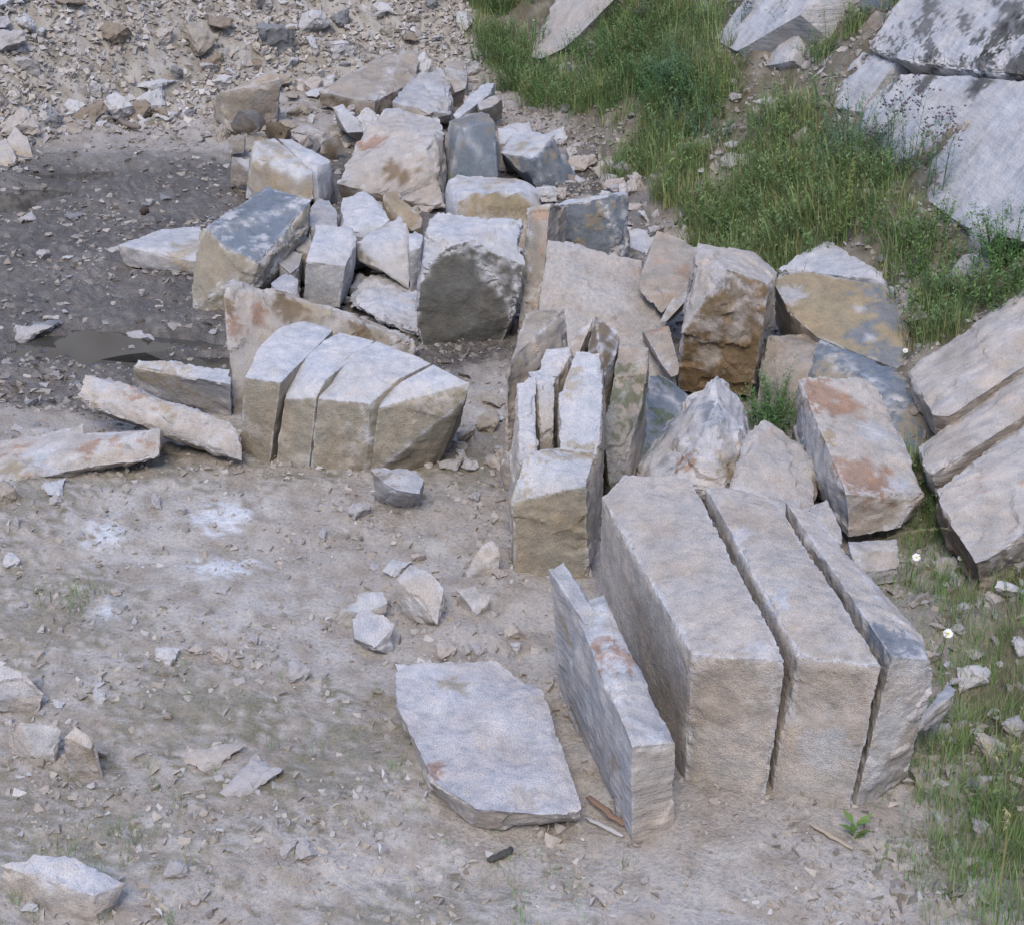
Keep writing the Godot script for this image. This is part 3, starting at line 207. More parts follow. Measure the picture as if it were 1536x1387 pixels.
		"hulls": [[2325, 1260, -11810, 2368, 1404, -11746, 2504, 1459, -11453, 2508, 1331, -11410, 2404, 1261, -11631, 2438, 1135, -11985, 2480, 1279, -11921, 2617, 1334, -11628, 2620, 1206, -11585, 2516, 1136, -11806]]},
	{"name": "bank_stone", "label": "brown flat stone tucked under the dark overhanging stone", "cat": "stone", "group": "", "at": [2406, 1040, -11371], "cols": "TTTTT", "stain": "R", "amt": 0.3, "e": 0.0675, "rough": 0.012, "chip": 0.02, "white": 0.4, "mat": 0,
		"hulls": [[2271, 1177, -11466, 2365, 1331, -11344, 2451, 1352, -11137, 2406, 1219, -11165, 2315, 1140, -11333, 2361, 1077, -11606, 2455, 1231, -11484, 2541, 1252, -11277, 2496, 1119, -11305, 2405, 1040, -11473]]},
	{"name": "pile_stone", "label": "blue-grey pointed stone at the back of the left stone pile", "cat": "stone", "group": "stones of the left pile", "at": [-3818, 21, -13267], "cols": "SSSSS", "stain": "Y", "amt": 0.2, "e": 0.0675, "rough": 0.014, "chip": 0.025, "white": 0.4, "mat": 0,
		"hulls": [[-3893, 212, -13138, -3916, 291, -13341, -3836, 298, -13357, -3730, 244, -13219, -3721, 197, -13098, -3799, 181, -13057, -3893, 52, -13258, -3916, 131, -13461, -3836, 138, -13477, -3730, 84, -13339, -3721, 37, -13218, -3799, 21, -13177]]},
	{"name": "pile_stone", "label": "brown roof-shaped stone on the left stone pile", "cat": "stone", "group": "stones of the left pile", "at": [-3478, -112, -13183], "cols": "TBBBB", "stain": "Y", "amt": 0.2, "e": 0.0675, "rough": 0.014, "chip": 0.025, "white": 0.4, "mat": 0,
		"hulls": [[-3669, 114, -13116, -3618, 181, -13259, -3491, 188, -13273, -3287, 97, -13080, -3315, 64, -13009, -3565, 48, -12973, -3669, -46, -13236, -3618, 21, -13379, -3491, 28, -13393, -3287, -63, -13200, -3315, -96, -13129, -3565, -112, -13093]]},
	{"name": "pile_stone", "label": "pale squared stone in front of the left stone pile", "cat": "stone", "group": "stones of the left pile", "at": [-3435, -144, -13018], "cols": "WTTTT", "stain": "Y", "amt": 0.2, "e": 0.0675, "rough": 0.014, "chip": 0.025, "white": 0.4, "mat": 0,
		"hulls": [[-3554, 45, -12928, -3500, 90, -13108, -3345, 90, -13108, -3320, 65, -13008, -3316, 16, -12808, -3482, 21, -12828, -3554, -115, -13048, -3500, -70, -13228, -3345, -70, -13228, -3320, -95, -13128, -3316, -144, -12928, -3482, -139, -12948]]},
	{"name": "pile_stone", "label": "pinkish rounded stone in the left stone pile", "cat": "stone", "group": "stones of the left pile", "at": [-3622, -129, -12927], "cols": "PTTTT", "stain": "Y", "amt": 0.2, "e": 0.0675, "rough": 0.014, "chip": 0.025, "white": 0.4, "mat": 0,
		"hulls": [[-3735, 103, -12867, -3739, 176, -13017, -3609, 170, -13004, -3506, 86, -12833, -3555, 31, -12717, -3658, 38, -12731, -3735, -57, -12987, -3739, 16, -13137, -3609, 10, -13124, -3506, -74, -12953, -3555, -129, -12837, -3658, -122, -12851]]},
	{"name": "pile_stone", "label": "pinkish flat stone low in the left stone pile", "cat": "stone", "group": "stones of the left pile", "at": [-3665, -150, -12646], "cols": "PTPTT", "stain": "Y", "amt": 0.2, "e": 0.0675, "rough": 0.014, "chip": 0.025, "white": 0.4, "mat": 0,
		"hulls": [[-3787, 104, -12586, -3739, 200, -12736, -3623, 139, -12641, -3544, 34, -12474, -3611, 10, -12436, -3736, 16, -12447, -3787, -56, -12706, -3739, 40, -12856, -3623, -21, -12761, -3544, -126, -12594, -3611, -150, -12556, -3736, -144, -12567]]},
	{"name": "pile_stone", "label": "tan stone at the front of the left stone pile", "cat": "stone", "group": "stones of the left pile", "at": [-3747, -153, -12516], "cols": "PTTTT", "stain": "Y", "amt": 0.2, "e": 0.0675, "rough": 0.014, "chip": 0.025, "white": 0.4, "mat": 0,
		"hulls": [[-3847, 7, -12306, -3847, 116, -12540, -3771, 149, -12606, -3647, 53, -12406, -3652, 7, -12306, -3847, -153, -12426, -3847, -44, -12660, -3771, -11, -12726, -3647, -107, -12526, -3652, -153, -12426]]},
	{"name": "pile_stone", "label": "small pale stone at the foot of the left stone pile", "cat": "stone", "group": "stones of the left pile", "at": [-3527, -165, -12700], "cols": "WTTTT", "stain": "Y", "amt": 0.2, "e": 0.0675, "rough": 0.014, "chip": 0.025, "white": 0.4, "mat": 0,
		"hulls": [[-3562, 3, -12530, -3597, -4, -12770, -3526, -5, -12790, -3457, 1, -12570, -3502, 4, -12490, -3562, -157, -12650, -3597, -164, -12890, -3526, -165, -12910, -3457, -159, -12690, -3502, -156, -12610]]},
	{"name": "pile_stone", "label": "reddish stone behind the left stone pile", "cat": "stone", "group": "stones of the left pile", "at": [-3905, -38, -13102], "cols": "TTTTT", "stain": "Y", "amt": 0.2, "e": 0.0675, "rough": 0.014, "chip": 0.025, "white": 0.4, "mat": 0,
		"hulls": [[-4000, 138, -12930, -3998, 234, -13155, -3903, 250, -13192, -3810, 185, -13042, -3840, 122, -12892, -4000, -22, -13050, -3998, 74, -13275, -3903, 90, -13312, -3810, 25, -13162, -3840, -38, -13012]]},
	{"name": "flat_stone", "label": "biggest flat pinkish stone at the lower left corner", "cat": "stone", "group": "", "at": [-1410, -50, -4243], "cols": "LPPPP", "stain": "-", "amt": 0, "e": 0.03, "rough": 0.01, "chip": 0.012, "white": 0.32000000000000006, "mat": 0,
		"hulls": [[-1593, 120, -4275, -1489, 150, -4289, -1362, 150, -4280, -1196, 90, -4226, -1274, 110, -4140, -1455, 130, -4225, -1328, 30, -4158, -1473, 30, -4251, -1624, 30, -4346, -1218, 30, -4276, -1285, 30, -4152, -1593, -50, -4275, -1362, -50, -4280, -1274, -50, -4140]]},
	{"name": "flat_stone", "label": "large grey half-buried stone at the left edge of the floor", "cat": "stone", "group": "", "at": [-1842, -50, -5321], "cols": "LPPPP", "stain": "-", "amt": 0, "e": 0.03, "rough": 0.01, "chip": 0.012, "white": 0.32000000000000006, "mat": 0,
		"hulls": [[-1976, 130, -5349, -1877, 160, -5361, -1788, 150, -5340, -1709, 70, -5308, -1744, 30, -5302, -1874, 50, -5294, -1970, 30, -5281, -1976, -50, -5349, -1788, -50, -5340, -1744, -50, -5302]]},
	{"name": "flat_stone", "label": "broad grey half-buried stone beside the tan cube-shaped stone", "cat": "stone", "group": "", "at": [-1680, -50, -5016], "cols": "GPPPP", "stain": "-", "amt": 0, "e": 0.03, "rough": 0.01, "chip": 0.012, "white": 0.32000000000000006, "mat": 0,
		"hulls": [[-1789, 80, -5061, -1726, 130, -5042, -1611, 130, -5050, -1571, 110, -5018, -1604, 50, -4983, -1685, 30, -4972, -1776, 30, -5051, -1789, -50, -5061, -1611, -50, -5050, -1604, -50, -4983]]},
	{"name": "cube_stone", "label": "tan cube-shaped stone at the left of the floor", "cat": "stone", "group": "", "at": [-1499, -50, -4971], "cols": "PTTTT", "stain": "-", "amt": 0, "e": 0.03, "rough": 0.01, "chip": 0.012, "white": 0.32000000000000006, "mat": 0,
		"hulls": [[-1550, 150, -4921, -1514, 180, -4957, -1415, 170, -4900, -1443, 130, -4871, -1504, 30, -4944, -1582, 30, -4999, -1461, 30, -4960, -1557, 30, -5072, -1550, -50, -4921, -1415, -50, -4900, -1504, -50, -4944]]},
	{"name": "upright_stone", "label": "tan upright stone in the middle of the bare floor", "cat": "stone", "group": "", "at": [-364, -50, -5971], "cols": "PPPTT", "stain": "-", "amt": 0, "e": 0.03, "rough": 0.01, "chip": 0.012, "white": 0.32000000000000006, "mat": 0,
		"hulls": [[-459, 150, -6010, -412, 174, -6093, -343, 174, -6038, -266, 138, -5967, -266, 54, -5927, -298, 30, -5849, -380, 30, -5915, -462, 42, -5999, -344, 102, -6029, -459, -50, -6010, -343, -50, -6038, -266, -50, -5927]]},
	{"name": "pointed_stone", "label": "tan pointed stone leaning near the foot of the stepped block", "cat": "stone", "group": "", "at": [-122, -50, -6277], "cols": "PPTPT", "stain": "-", "amt": 0, "e": 0.03, "rough": 0.01, "chip": 0.012, "white": 0.32000000000000006, "mat": 0,
		"hulls": [[-194, 48, -6243, -128, 150, -6305, -83, 162, -6323, -50, 126, -6262, -55, 66, -6256, -64, 30, -6264, -188, 30, -6230, -119, 30, -6253, -194, -50, -6243, -83, -50, -6323, -55, -50, -6256]]},
	{"name": "wedge_stone", "label": "beige wedge stone just below the tan pointed stone", "cat": "stone", "group": "", "at": [-156, -50, -5991], "cols": "PPPPT", "stain": "-", "amt": 0, "e": 0.03, "rough": 0.01, "chip": 0.012, "white": 0.32000000000000006, "mat": 0,
		"hulls": [[-231, 90, -6039, -151, 102, -6051, -80, 90, -5997, -88, 60, -5969, -141, 30, -5931, -210, 42, -6025, -102, 30, -5967, -231, -50, -6039, -80, -50, -5997, -141, -50, -5931]]},
	{"name": "round_stone", "label": "grey smooth stone left of the tan upright stone", "cat": "stone", "group": "", "at": [-544, -50, -5764], "cols": "LLGGG", "stain": "-", "amt": 0, "e": 0.03, "rough": 0.01, "chip": 0.012, "white": 0.32000000000000006, "mat": 0,
		"hulls": [[-637, 78, -5836, -598, 102, -5847, -505, 102, -5831, -451, 78, -5786, -462, 42, -5745, -536, 30, -5682, -619, 30, -5750, -526, 42, -5721, -637, -50, -5836, -505, -50, -5831, -462, -50, -5745]]},
	{"name": "flat_stone", "label": "flat pale stone just behind the grey smooth stone", "cat": "stone", "group": "", "at": [-594, -50, -5977], "cols": "WPPPP", "stain": "-", "amt": 0, "e": 0.03, "rough": 0.01, "chip": 0.012, "white": 0.32000000000000006, "mat": 0,
		"hulls": [[-693, 54, -5942, -611, 90, -6007, -518, 90, -6023, -496, 66, -5959, -594, 42, -5931, -688, 30, -5941, -502, 30, -5951, -693, -50, -5942, -518, -50, -6023, -594, -50, -5931]]},
]
var POOLS := [
	[-2.290, 8.915, 0.611, 0.227, -0.045, "long muddy puddle beside the stone beams"],
	[-1.799, 8.646, 0.343, 0.160, -0.045, "shallow muddy puddle reaching towards the short slab"],
	[-3.480, 11.641, 0.395, 0.232, -0.045, "shallow puddle far down the mud track"],
	[-3.090, 12.192, 0.315, 0.150, -0.045, "small puddle near the left stone pile"]
]
var WHITE_DUST := [
	[-1.293, 6.846, 0.149, 0.160],
	[-1.794, 6.670, 0.088, 0.139],
	[-1.645, 6.033, 0.081, 0.145],
	[-1.236, 6.373, 0.169, 0.086]
]
var MOSS := [
	[-1.534, 7.299, 0.472, 0.142],
	[-1.892, 5.939, 0.214, 0.412],
	[-1.151, 5.325, 0.320, 0.261],
	[-0.585, 5.033, 0.307, 0.280],
	[-1.361, 4.585, 0.352, 0.280],
	[-0.245, 4.224, 0.270, 0.109],
	[-2.194, 6.924, 0.211, 0.196],
	[-0.407, 7.406, 0.318, 0.218]
]
var BARE := [
	[0.833, 11.453, 0.275, 0.372],
	[2.078, 10.541, 0.186, 0.498],
	[0.570, 12.941, 0.229, 0.258],
	[1.946, 9.012, 0.128, 0.163],
	[2.250, 8.344, 0.204, 0.133],
	[-0.396, 15.048, 0.262, 0.546],
	[2.511, 9.483, 0.523, 0.892],
	[2.732, 10.782, 0.495, 0.575],
	[2.129, 11.152, 0.281, 0.330],
	[1.801, 12.652, 0.291, 0.420],
	[0.473, 15.097, 0.318, 0.650]
]
var STONES := [
	[-0.478, -6.345, 0.176, 3, 0, "thin white flake behind the tan upright stone", ""],
	[-0.275, -5.715, 0.151, 2, 1, "beige stone just above the flat lilac slab", ""],
	[-0.145, -5.701, 0.112, 2, 4, "small grey stone above the flat lilac slab", ""],
	[0.011, -5.838, 0.114, 1, 1, "small pinkish stone left of the thin upright slab", ""],
	[0.021, -5.730, 0.095, 2, 0, "small white stone left of the thin upright slab", ""],
	[-0.072, -6.249, 0.120, 3, 1, "low beige stone in front of the tan pointed stone", ""],
	[-0.832, -5.549, 0.164, 2, 4, "flat grey stone in the centre of the bare floor", ""],
	[-1.134, -5.667, 0.156, 2, 1, "pale elongated stone, right one of a pair on the floor", ""],
	[-1.335, -5.667, 0.139, 1, 0, "pale elongated stone, left one of a pair on the floor", ""],
	[-1.215, -5.691, 0.095, 2, 1, "small beige stone between the pale pair on the floor", ""],
	[-1.609, -6.937, 0.104, 0, 4, "small grey stone in front of the low beam", ""],
	[-2.090, -7.070, 0.205, 3, 0, "white flake lying against the low stone beam", ""],
	[-2.275, -6.957, 0.163, 1, 2, "tan stone at the left edge below the low stone beam", ""],
	[-2.144, -6.431, 0.135, 2, 0, "white rounded stone at the left edge of the floor", ""],
	[-1.071, -4.363, 0.106, 1, 4, "grey round stone right of the biggest flat stone", ""],
	[-0.661, -4.466, 0.103, 1, 4, "grey blunt stone low in the floor's centre", ""],
	[-0.718, -4.476, 0.079, 0, 4, "small grey stone beside the grey blunt stone", ""],
	[-0.879, -4.839, 0.247, 3, 4, "flat grey stone sunk in the lower floor", ""],
	[-1.058, -5.014, 0.228, 3, 1, "flat beige stone sunk in the middle floor", ""],
	[-0.663, -6.808, 0.173, 2, 4, "grey broken stone in front of the cracked block", ""],
	[-0.110, -7.849, 0.231, 2, 2, "tan stone beside the foot of the tall grey-brown slab", ""],
	[-0.113, -8.129, 0.200, 3, 2, "flat tan stone on top of the stone by the tall slab", ""],
	[-0.242, -7.406, 0.117, 2, 4, "small grey stone right of the cracked block", ""],
	[-2.727, -9.106, 0.269, 3, 4, "flat grey stone, left of two in the puddle", ""],
	[-2.103, -9.096, 0.252, 3, 4, "flat grey stone with dark edge standing in the puddle", ""],
	[-2.658, -9.178, 0.205, 3, 3, "dark flat stone at the edge of the puddle", ""],
	[-2.949, -11.191, 0.165, 3, 3, "dark flat stone on the mud track", ""],
	[-3.210, -11.048, 0.192, 3, 4, "flat pale stone at the left of the mud track", ""],
	[-2.918, -10.248, 0.135, 2, 4, "small grey stone on the mud track", ""],
	[-2.799, -10.273, 0.108, 3, 0, "small white stone on the mud track", ""],
	[-1.915, -8.214, 0.135, 3, 4, "flat grey stone in mud behind the short slab", ""],
	[-2.284, -7.669, 0.148, 3, 4, "flat grey stone on mud behind the low beam", ""],
	[-2.436, -7.723, 0.121, 3, 4, "pale chip on mud at the left edge", ""],
	[-2.455, -8.062, 0.081, 0, 3, "tiny dark cube stone on the mud", ""],
	[1.742, -5.490, 0.179, 1, 0, "pale upright stone in the grass beside the front slabs", ""],
	[1.816, -6.285, 0.162, 1, 4, "grey stone in the grass below the thickest leaning slab", ""],
	[1.980, -5.943, 0.149, 0, 0, "white stone in the grass at the picture's right edge", ""],
	[1.903, -5.924, 0.144, 2, 1, "beige stone in the grass near the white one", ""],
	[2.084, -6.175, 0.177, 1, 4, "grey stone under the thickest leaning slab", ""],
	[1.396, -4.868, 0.099, 0, 2, "tan stone at the foot of the outermost split slab", ""],
	[1.689, -5.111, 0.180, 2, 1, "beige stone in the tall grass by the front slabs", ""],
	[1.820, -5.238, 0.146, 1, 4, "grey stone in the grass near the right edge, low", ""],
	[1.561, -5.197, 0.115, 1, 4, "grey stone in the grass behind the pale chunk", ""],
	[1.554, -4.611, 0.129, 2, 4, "flat grey stone in grass at the lower right", ""],
	[1.328, -4.872, 0.099, 1, 2, "brownish stone wedged under the outermost split slab", ""],
	[1.945, -5.648, 0.138, 2, 0, "pale flat stone in grass at the right edge", ""],
	[1.746, -5.742, 0.112, 2, 4, "small grey stone in grass near the daisy", ""],
	[1.267, -4.411, 0.092, 3, 1, "flat beige stone at the bottom right", ""],
	[0.276, -4.271, 0.136, 3, 1, "flat ochre stone at the bottom of the picture", ""],
	[-1.483, -4.193, 0.089, 2, 0, "pale stone at the bottom left corner", ""],
	[-0.322, -5.481, 0.027, 2, 0, "tiny white stone above the flat lilac slab", ""],
	[-3.794, -13.455, 0.203, 0, 4, "grey block-like stone high on the back slope", ""],
	[-3.755, -13.829, 0.172, 0, 0, "white upright stone high on the back slope", ""],
	[-2.681, -14.603, 0.485, 2, 2, "tan flat stone on the back slope's top", ""],
	[-2.040, -14.846, 0.371, 0, 3, "blue-grey angular stone on the back slope", ""],
	[-2.878, -14.472, 0.204, 0, 1, "beige stone on the back slope's left", ""],
	[-2.927, -14.027, 0.352, 3, 0, "long pale stone across the back slope", ""],
	[-2.781, -14.198, 0.178, 0, 3, "dark stone on the back slope", ""],
	[-2.539, -14.388, 0.156, 0, 4, "grey upright stone on the back slope", ""],
	[-3.103, -13.544, 0.343, 1, 0, "large white stone at the foot of the back slope", ""],
	[-1.493, -14.967, 0.375, 2, 0, "pale flat stone behind the brown pointed boulder", ""],
	[-1.049, -5.696, 0.033, 10, 0, "small pale stone lying loose on the dry floor", "small stones of the dry floor"],
	[-1.241, -5.428, 0.055, 5, 4, "small pale stone lying loose on the dry floor", "small stones of the dry floor"],
	[-0.591, -6.382, 0.082, 11, 4, "small pale stone lying loose on the dry floor", "small stones of the dry floor"],
	[-1.732, -6.138, 0.033, 8, 4, "small pale stone lying loose on the dry floor", "small stones of the dry floor"],
	[-1.605, -4.837, 0.059, 1, 1, "small pale stone lying loose on the dry floor", "small stones of the dry floor"],
	[-1.645, -6.185, 0.071, 1, 1, "small pale stone lying loose on the dry floor", "small stones of the dry floor"],
	[-1.484, -6.874, 0.072, 0, 4, "small pale stone lying loose on the dry floor", "small stones of the dry floor"],
	[-1.827, -5.679, 0.051, 0, 1, "small pale stone lying loose on the dry floor", "small stones of the dry floor"],
	[-0.920, -4.350, 0.026, 9, 0, "small pale stone lying loose on the dry floor", "small stones of the dry floor"],
	[-1.570, -5.113, 0.067, 3, 1, "small pale stone lying loose on the dry floor", "small stones of the dry floor"],
	[-2.181, -6.711, 0.061, 0, 4, "small pale stone lying loose on the dry floor", "small stones of the dry floor"],
	[-1.687, -5.334, 0.070, 6, 0, "small pale stone lying loose on the dry floor", "small stones of the dry floor"],
	[-1.057, -4.959, 0.028, 9, 1, "small pale stone lying loose on the dry floor", "small stones of the dry floor"],
	[-1.463, -5.035, 0.069, 0, 1, "small pale stone lying loose on the dry floor", "small stones of the dry floor"],
	[-0.796, -5.041, 0.031, 4, 2, "small pale stone lying loose on the dry floor", "small stones of the dry floor"],
	[-1.498, -4.796, 0.066, 3, 1, "small pale stone lying loose on the dry floor", "small stones of the dry floor"],
	[-0.886, -6.875, 0.052, 10, 4, "small pale stone lying loose on the dry floor", "small stones of the dry floor"],
	[-0.691, -4.636, 0.026, 5, 0, "small pale stone lying loose on the dry floor", "small stones of the dry floor"],
	[-1.059, -5.608, 0.076, 9, 2, "small pale stone lying loose on the dry floor", "small stones of the dry floor"],
	[-1.616, -4.580, 0.036, 6, 0, "small pale stone lying loose on the dry floor", "small stones of the dry floor"],
	[-1.484, -5.484, 0.041, 1, 1, "small pale stone lying loose on the dry floor", "small stones of the dry floor"],
	[-0.822, -6.634, 0.075, 0, 4, "small pale stone lying loose on the dry floor", "small stones of the dry floor"],
	[-0.863, -4.787, 0.034, 11, 0, "small pale stone lying loose on the dry floor", "small stones of the dry floor"],
	[-1.192, -6.162, 0.081, 6, 4, "small pale stone lying loose on the dry floor", "small stones of the dry floor"],
	[-1.017, -4.448, 0.037, 10, 1, "small pale stone lying loose on the dry floor", "small stones of the dry floor"],
	[-1.346, -4.484, 0.033, 0, 1, "small pale stone lying loose on the dry floor", "small stones of the dry floor"],
	[-1.568, -6.401, 0.035, 2, 0, "small pale stone lying loose on the dry floor", "small stones of the dry floor"],
	[-1.785, -5.466, 0.065, 4, 4, "small pale stone lying loose on the dry floor", "small stones of the dry floor"],
	[-1.622, -4.581, 0.035, 7, 4, "small pale stone lying loose on the dry floor", "small stones of the dry floor"],
	[-1.129, -4.238, 0.052, 4, 2, "small pale stone lying loose on the dry floor", "small stones of the dry floor"],
	[-1.678, -5.555, 0.033, 8, 4, "small pale stone lying loose on the dry floor", "small stones of the dry floor"],
	[-0.687, -4.572, 0.051, 4, 4, "small pale stone lying loose on the dry floor", "small stones of the dry floor"],
	[-2.017, -6.852, 0.062, 2, 2, "small pale stone lying loose on the dry floor", "small stones of the dry floor"],
	[-0.400, -6.409, 0.073, 0, 1, "small pale stone lying loose on the dry floor", "small stones of the dry floor"],
	[-1.546, -5.448, 0.053, 6, 0, "small pale stone lying loose on the dry floor", "small stones of the dry floor"],
	[-1.535, -5.375, 0.072, 8, 0, "small pale stone lying loose on the dry floor", "small stones of the dry floor"],
	[-0.155, -6.934, 0.090, 6, 4, "small pale stone lying loose on the dry floor", "small stones of the dry floor"],
	[-1.264, -5.251, 0.056, 1, 2, "small pale stone lying loose on the dry floor", "small stones of the dry floor"],
	[-0.674, -4.250, 0.024, 3, 2, "small pale stone lying loose on the dry floor", "small stones of the dry floor"],
	[-1.886, -6.647, 0.058, 0, 4, "small pale stone lying loose on the dry floor", "small stones of the dry floor"],
	[-0.741, -6.932, 0.045, 7, 1, "small pale stone lying loose on the dry floor", "small stones of the dry floor"],
	[-0.985, -4.236, 0.045, 7, 1, "small pale stone lying loose on the dry floor", "small stones of the dry floor"],
	[-1.709, -5.065, 0.053, 10, 4, "small pale stone lying loose on the dry floor", "small stones of the dry floor"],
	[-1.323, -6.769, 0.041, 9, 1, "small pale stone lying loose on the dry floor", "small stones of the dry floor"],
	[-2.068, -6.930, 0.068, 8, 4, "small pale stone lying loose on the dry floor", "small stones of the dry floor"],
	[-0.903, -4.801, 0.026, 1, 1, "small pale stone lying loose on the dry floor", "small stones of the dry floor"],
	[-1.548, -4.253, 0.046, 6, 4, "small pale stone lying loose on the dry floor", "small stones of the dry floor"],
	[-0.383, -6.621, 0.049, 3, 4, "small pale stone lying loose on the dry floor", "small stones of the dry floor"],
	[-0.478, -6.300, 0.040, 1, 0, "small pale stone lying loose on the dry floor", "small stones of the dry floor"],
	[-1.383, -4.285, 0.062, 5, 0, "small pale stone lying loose on the dry floor", "small stones of the dry floor"],
	[-0.497, -5.417, 0.051, 5, 2, "small pale stone lying loose on the dry floor", "small stones of the dry floor"],
	[-2.100, -7.033, 0.077, 10, 1, "small pale stone lying loose on the dry floor", "small stones of the dry floor"],
	[-2.006, -6.085, 0.060, 1, 4, "small pale stone lying loose on the dry floor", "small stones of the dry floor"],
	[-0.464, -6.814, 0.045, 5, 4, "small pale stone lying loose on the dry floor", "small stones of the dry floor"],
	[-0.701, -6.521, 0.031, 2, 1, "small pale stone lying loose on the dry floor", "small stones of the dry floor"],
	[-1.796, -5.872, 0.040, 9, 1, "small pale stone lying loose on the dry floor", "small stones of the dry floor"],
	[-1.005, -5.778, 0.070, 6, 4, "small pale stone lying loose on the dry floor", "small stones of the dry floor"],
	[-1.600, -6.007, 0.052, 9, 4, "small pale stone lying loose on the dry floor", "small stones of the dry floor"],
	[-1.058, -5.660, 0.043, 0, 1, "small pale stone lying loose on the dry floor", "small stones of the dry floor"],
	[-3.113, -10.398, 0.040, 3, 2, "small flat stone lying on the mud track", "small stones of the mud track"],
	[-2.520, -11.421, 0.090, 7, 3, "small flat stone lying on the mud track", "small stones of the mud track"],
	[-1.695, -9.078, 0.094, 11, 4, "small flat stone lying on the mud track", "small stones of the mud track"],
	[-1.898, -8.405, 0.036, 3, 3, "small flat stone lying on the mud track", "small stones of the mud track"],
	[-2.090, -8.066, 0.049, 3, 1, "small flat stone lying on the mud track", "small stones of the mud track"],
	[-2.647, -8.609, 0.050, 3, 4, "small flat stone lying on the mud track", "small stones of the mud track"],
	[-3.615, -12.232, 0.120, 2, 4, "small flat stone lying on the mud track", "small stones of the mud track"],
	[-3.250, -11.265, 0.048, 11, 3, "small flat stone lying on the mud track", "small stones of the mud track"],
	[-2.418, -9.132, 0.090, 3, 2, "small flat stone lying on the mud track", "small stones of the mud track"],
	[-2.799, -10.653, 0.062, 11, 1, "small flat stone lying on the mud track", "small stones of the mud track"],
	[-2.650, -9.024, 0.089, 3, 4, "small flat stone lying on the mud track", "small stones of the mud track"],
	[-2.787, -8.736, 0.034, 11, 1, "small flat stone lying on the mud track", "small stones of the mud track"],
	[-1.762, -8.763, 0.089, 2, 2, "small flat stone lying on the mud track", "small stones of the mud track"],
	[-2.619, -9.434, 0.067, 3, 4, "small flat stone lying on the mud track", "small stones of the mud track"],
	[-2.344, -8.491, 0.053, 3, 4, "small flat stone lying on the mud track", "small stones of the mud track"],
	[-1.963, -7.858, 0.032, 3, 1, "small flat stone lying on the mud track", "small stones of the mud track"],
	[-1.873, -8.795, 0.039, 3, 2, "small flat stone lying on the mud track", "small stones of the mud track"],
	[-2.686, -9.318, 0.094, 3, 1, "small flat stone lying on the mud track", "small stones of the mud track"],
	[-2.553, -8.729, 0.059, 3, 4, "small flat stone lying on the mud track", "small stones of the mud track"],
	[-1.653, -8.614, 0.063, 2, 2, "small flat stone lying on the mud track", "small stones of the mud track"],
	[-2.044, -9.987, 0.069, 3, 1, "small flat stone lying on the mud track", "small stones of the mud track"],
	[-3.321, -11.248, 0.086, 7, 2, "small flat stone lying on the mud track", "small stones of the mud track"],
	[-1.678, -8.420, 0.090, 3, 1, "small flat stone lying on the mud track", "small stones of the mud track"],
	[-2.807, -8.822, 0.054, 3, 4, "small flat stone lying on the mud track", "small stones of the mud track"],
	[-2.731, -8.611, 0.068, 3, 2, "small flat stone lying on the mud track", "small stones of the mud track"],
	[-3.098, -11.470, 0.065, 2, 4, "small flat stone lying on the mud track", "small stones of the mud track"],
	[-2.231, -8.375, 0.059, 2, 2, "small flat stone lying on the mud track", "small stones of the mud track"],
	[-3.244, -11.383, 0.086, 3, 1, "small flat stone lying on the mud track", "small stones of the mud track"],
	[-1.901, -10.071, 0.090, 3, 4, "small flat stone lying on the mud track", "small stones of the mud track"],
	[-2.376, -12.100, 0.125, 3, 2, "small flat stone lying on the mud track", "small stones of the mud track"],
	[-2.244, -8.491, 0.083, 3, 4, "small flat stone lying on the mud track", "small stones of the mud track"],
	[-2.345, -9.517, 0.053, 7, 1, "small flat stone lying on the mud track", "small stones of the mud track"],
	[-1.761, -8.126, 0.062, 3, 4, "small flat stone lying on the mud track", "small stones of the mud track"],
	[-2.202, -9.677, 0.099, 2, 4, "small flat stone lying on the mud track", "small stones of the mud track"],
	[-2.154, -11.059, 0.095, 7, 2, "small flat stone lying on the mud track", "small stones of the mud track"],
	[-3.260, -12.243, 0.099, 11, 2, "small flat stone lying on the mud track", "small stones of the mud track"],
	[-2.394, -8.917, 0.054, 3, 1, "small flat stone lying on the mud track", "small stones of the mud track"],
	[-2.492, -11.450, 0.117, 2, 4, "small flat stone lying on the mud track", "small stones of the mud track"],
	[-3.025, -10.716, 0.104, 11, 2, "small flat stone lying on the mud track", "small stones of the mud track"],
	[-2.298, -8.401, 0.086, 2, 3, "small flat stone lying on the mud track", "small stones of the mud track"],
	[-1.775, -7.814, 0.033, 3, 4, "small flat stone lying on the mud track", "small stones of the mud track"],
	[-2.062, -8.138, 0.052, 3, 2, "small flat stone lying on the mud track", "small stones of the mud track"],
	[-2.058, -9.439, 0.062, 3, 1, "small flat stone lying on the mud track", "small stones of the mud track"],
	[-2.646, -9.705, 0.055, 3, 3, "small flat stone lying on the mud track", "small stones of the mud track"],
	[-2.424, -11.634, 0.111, 3, 3, "small flat stone lying on the mud track", "small stones of the mud track"],
	[-2.722, -9.730, 0.040, 11, 1, "small flat stone lying on the mud track", "small stones of the mud track"],
	[-2.032, -11.148, 0.090, 7, 3, "small flat stone lying on the mud track", "small stones of the mud track"],
	[-2.562, -10.442, 0.044, 7, 4, "small flat stone lying on the mud track", "small stones of the mud track"],
	[-1.477, -7.767, 0.085, 3, 1, "small flat stone lying on the mud track", "small stones of the mud track"],
	[-3.236, -10.533, 0.039, 2, 1, "small flat stone lying on the mud track", "small stones of the mud track"],
	[-2.567, -11.042, 0.086, 11, 1, "small flat stone lying on the mud track", "small stones of the mud track"],
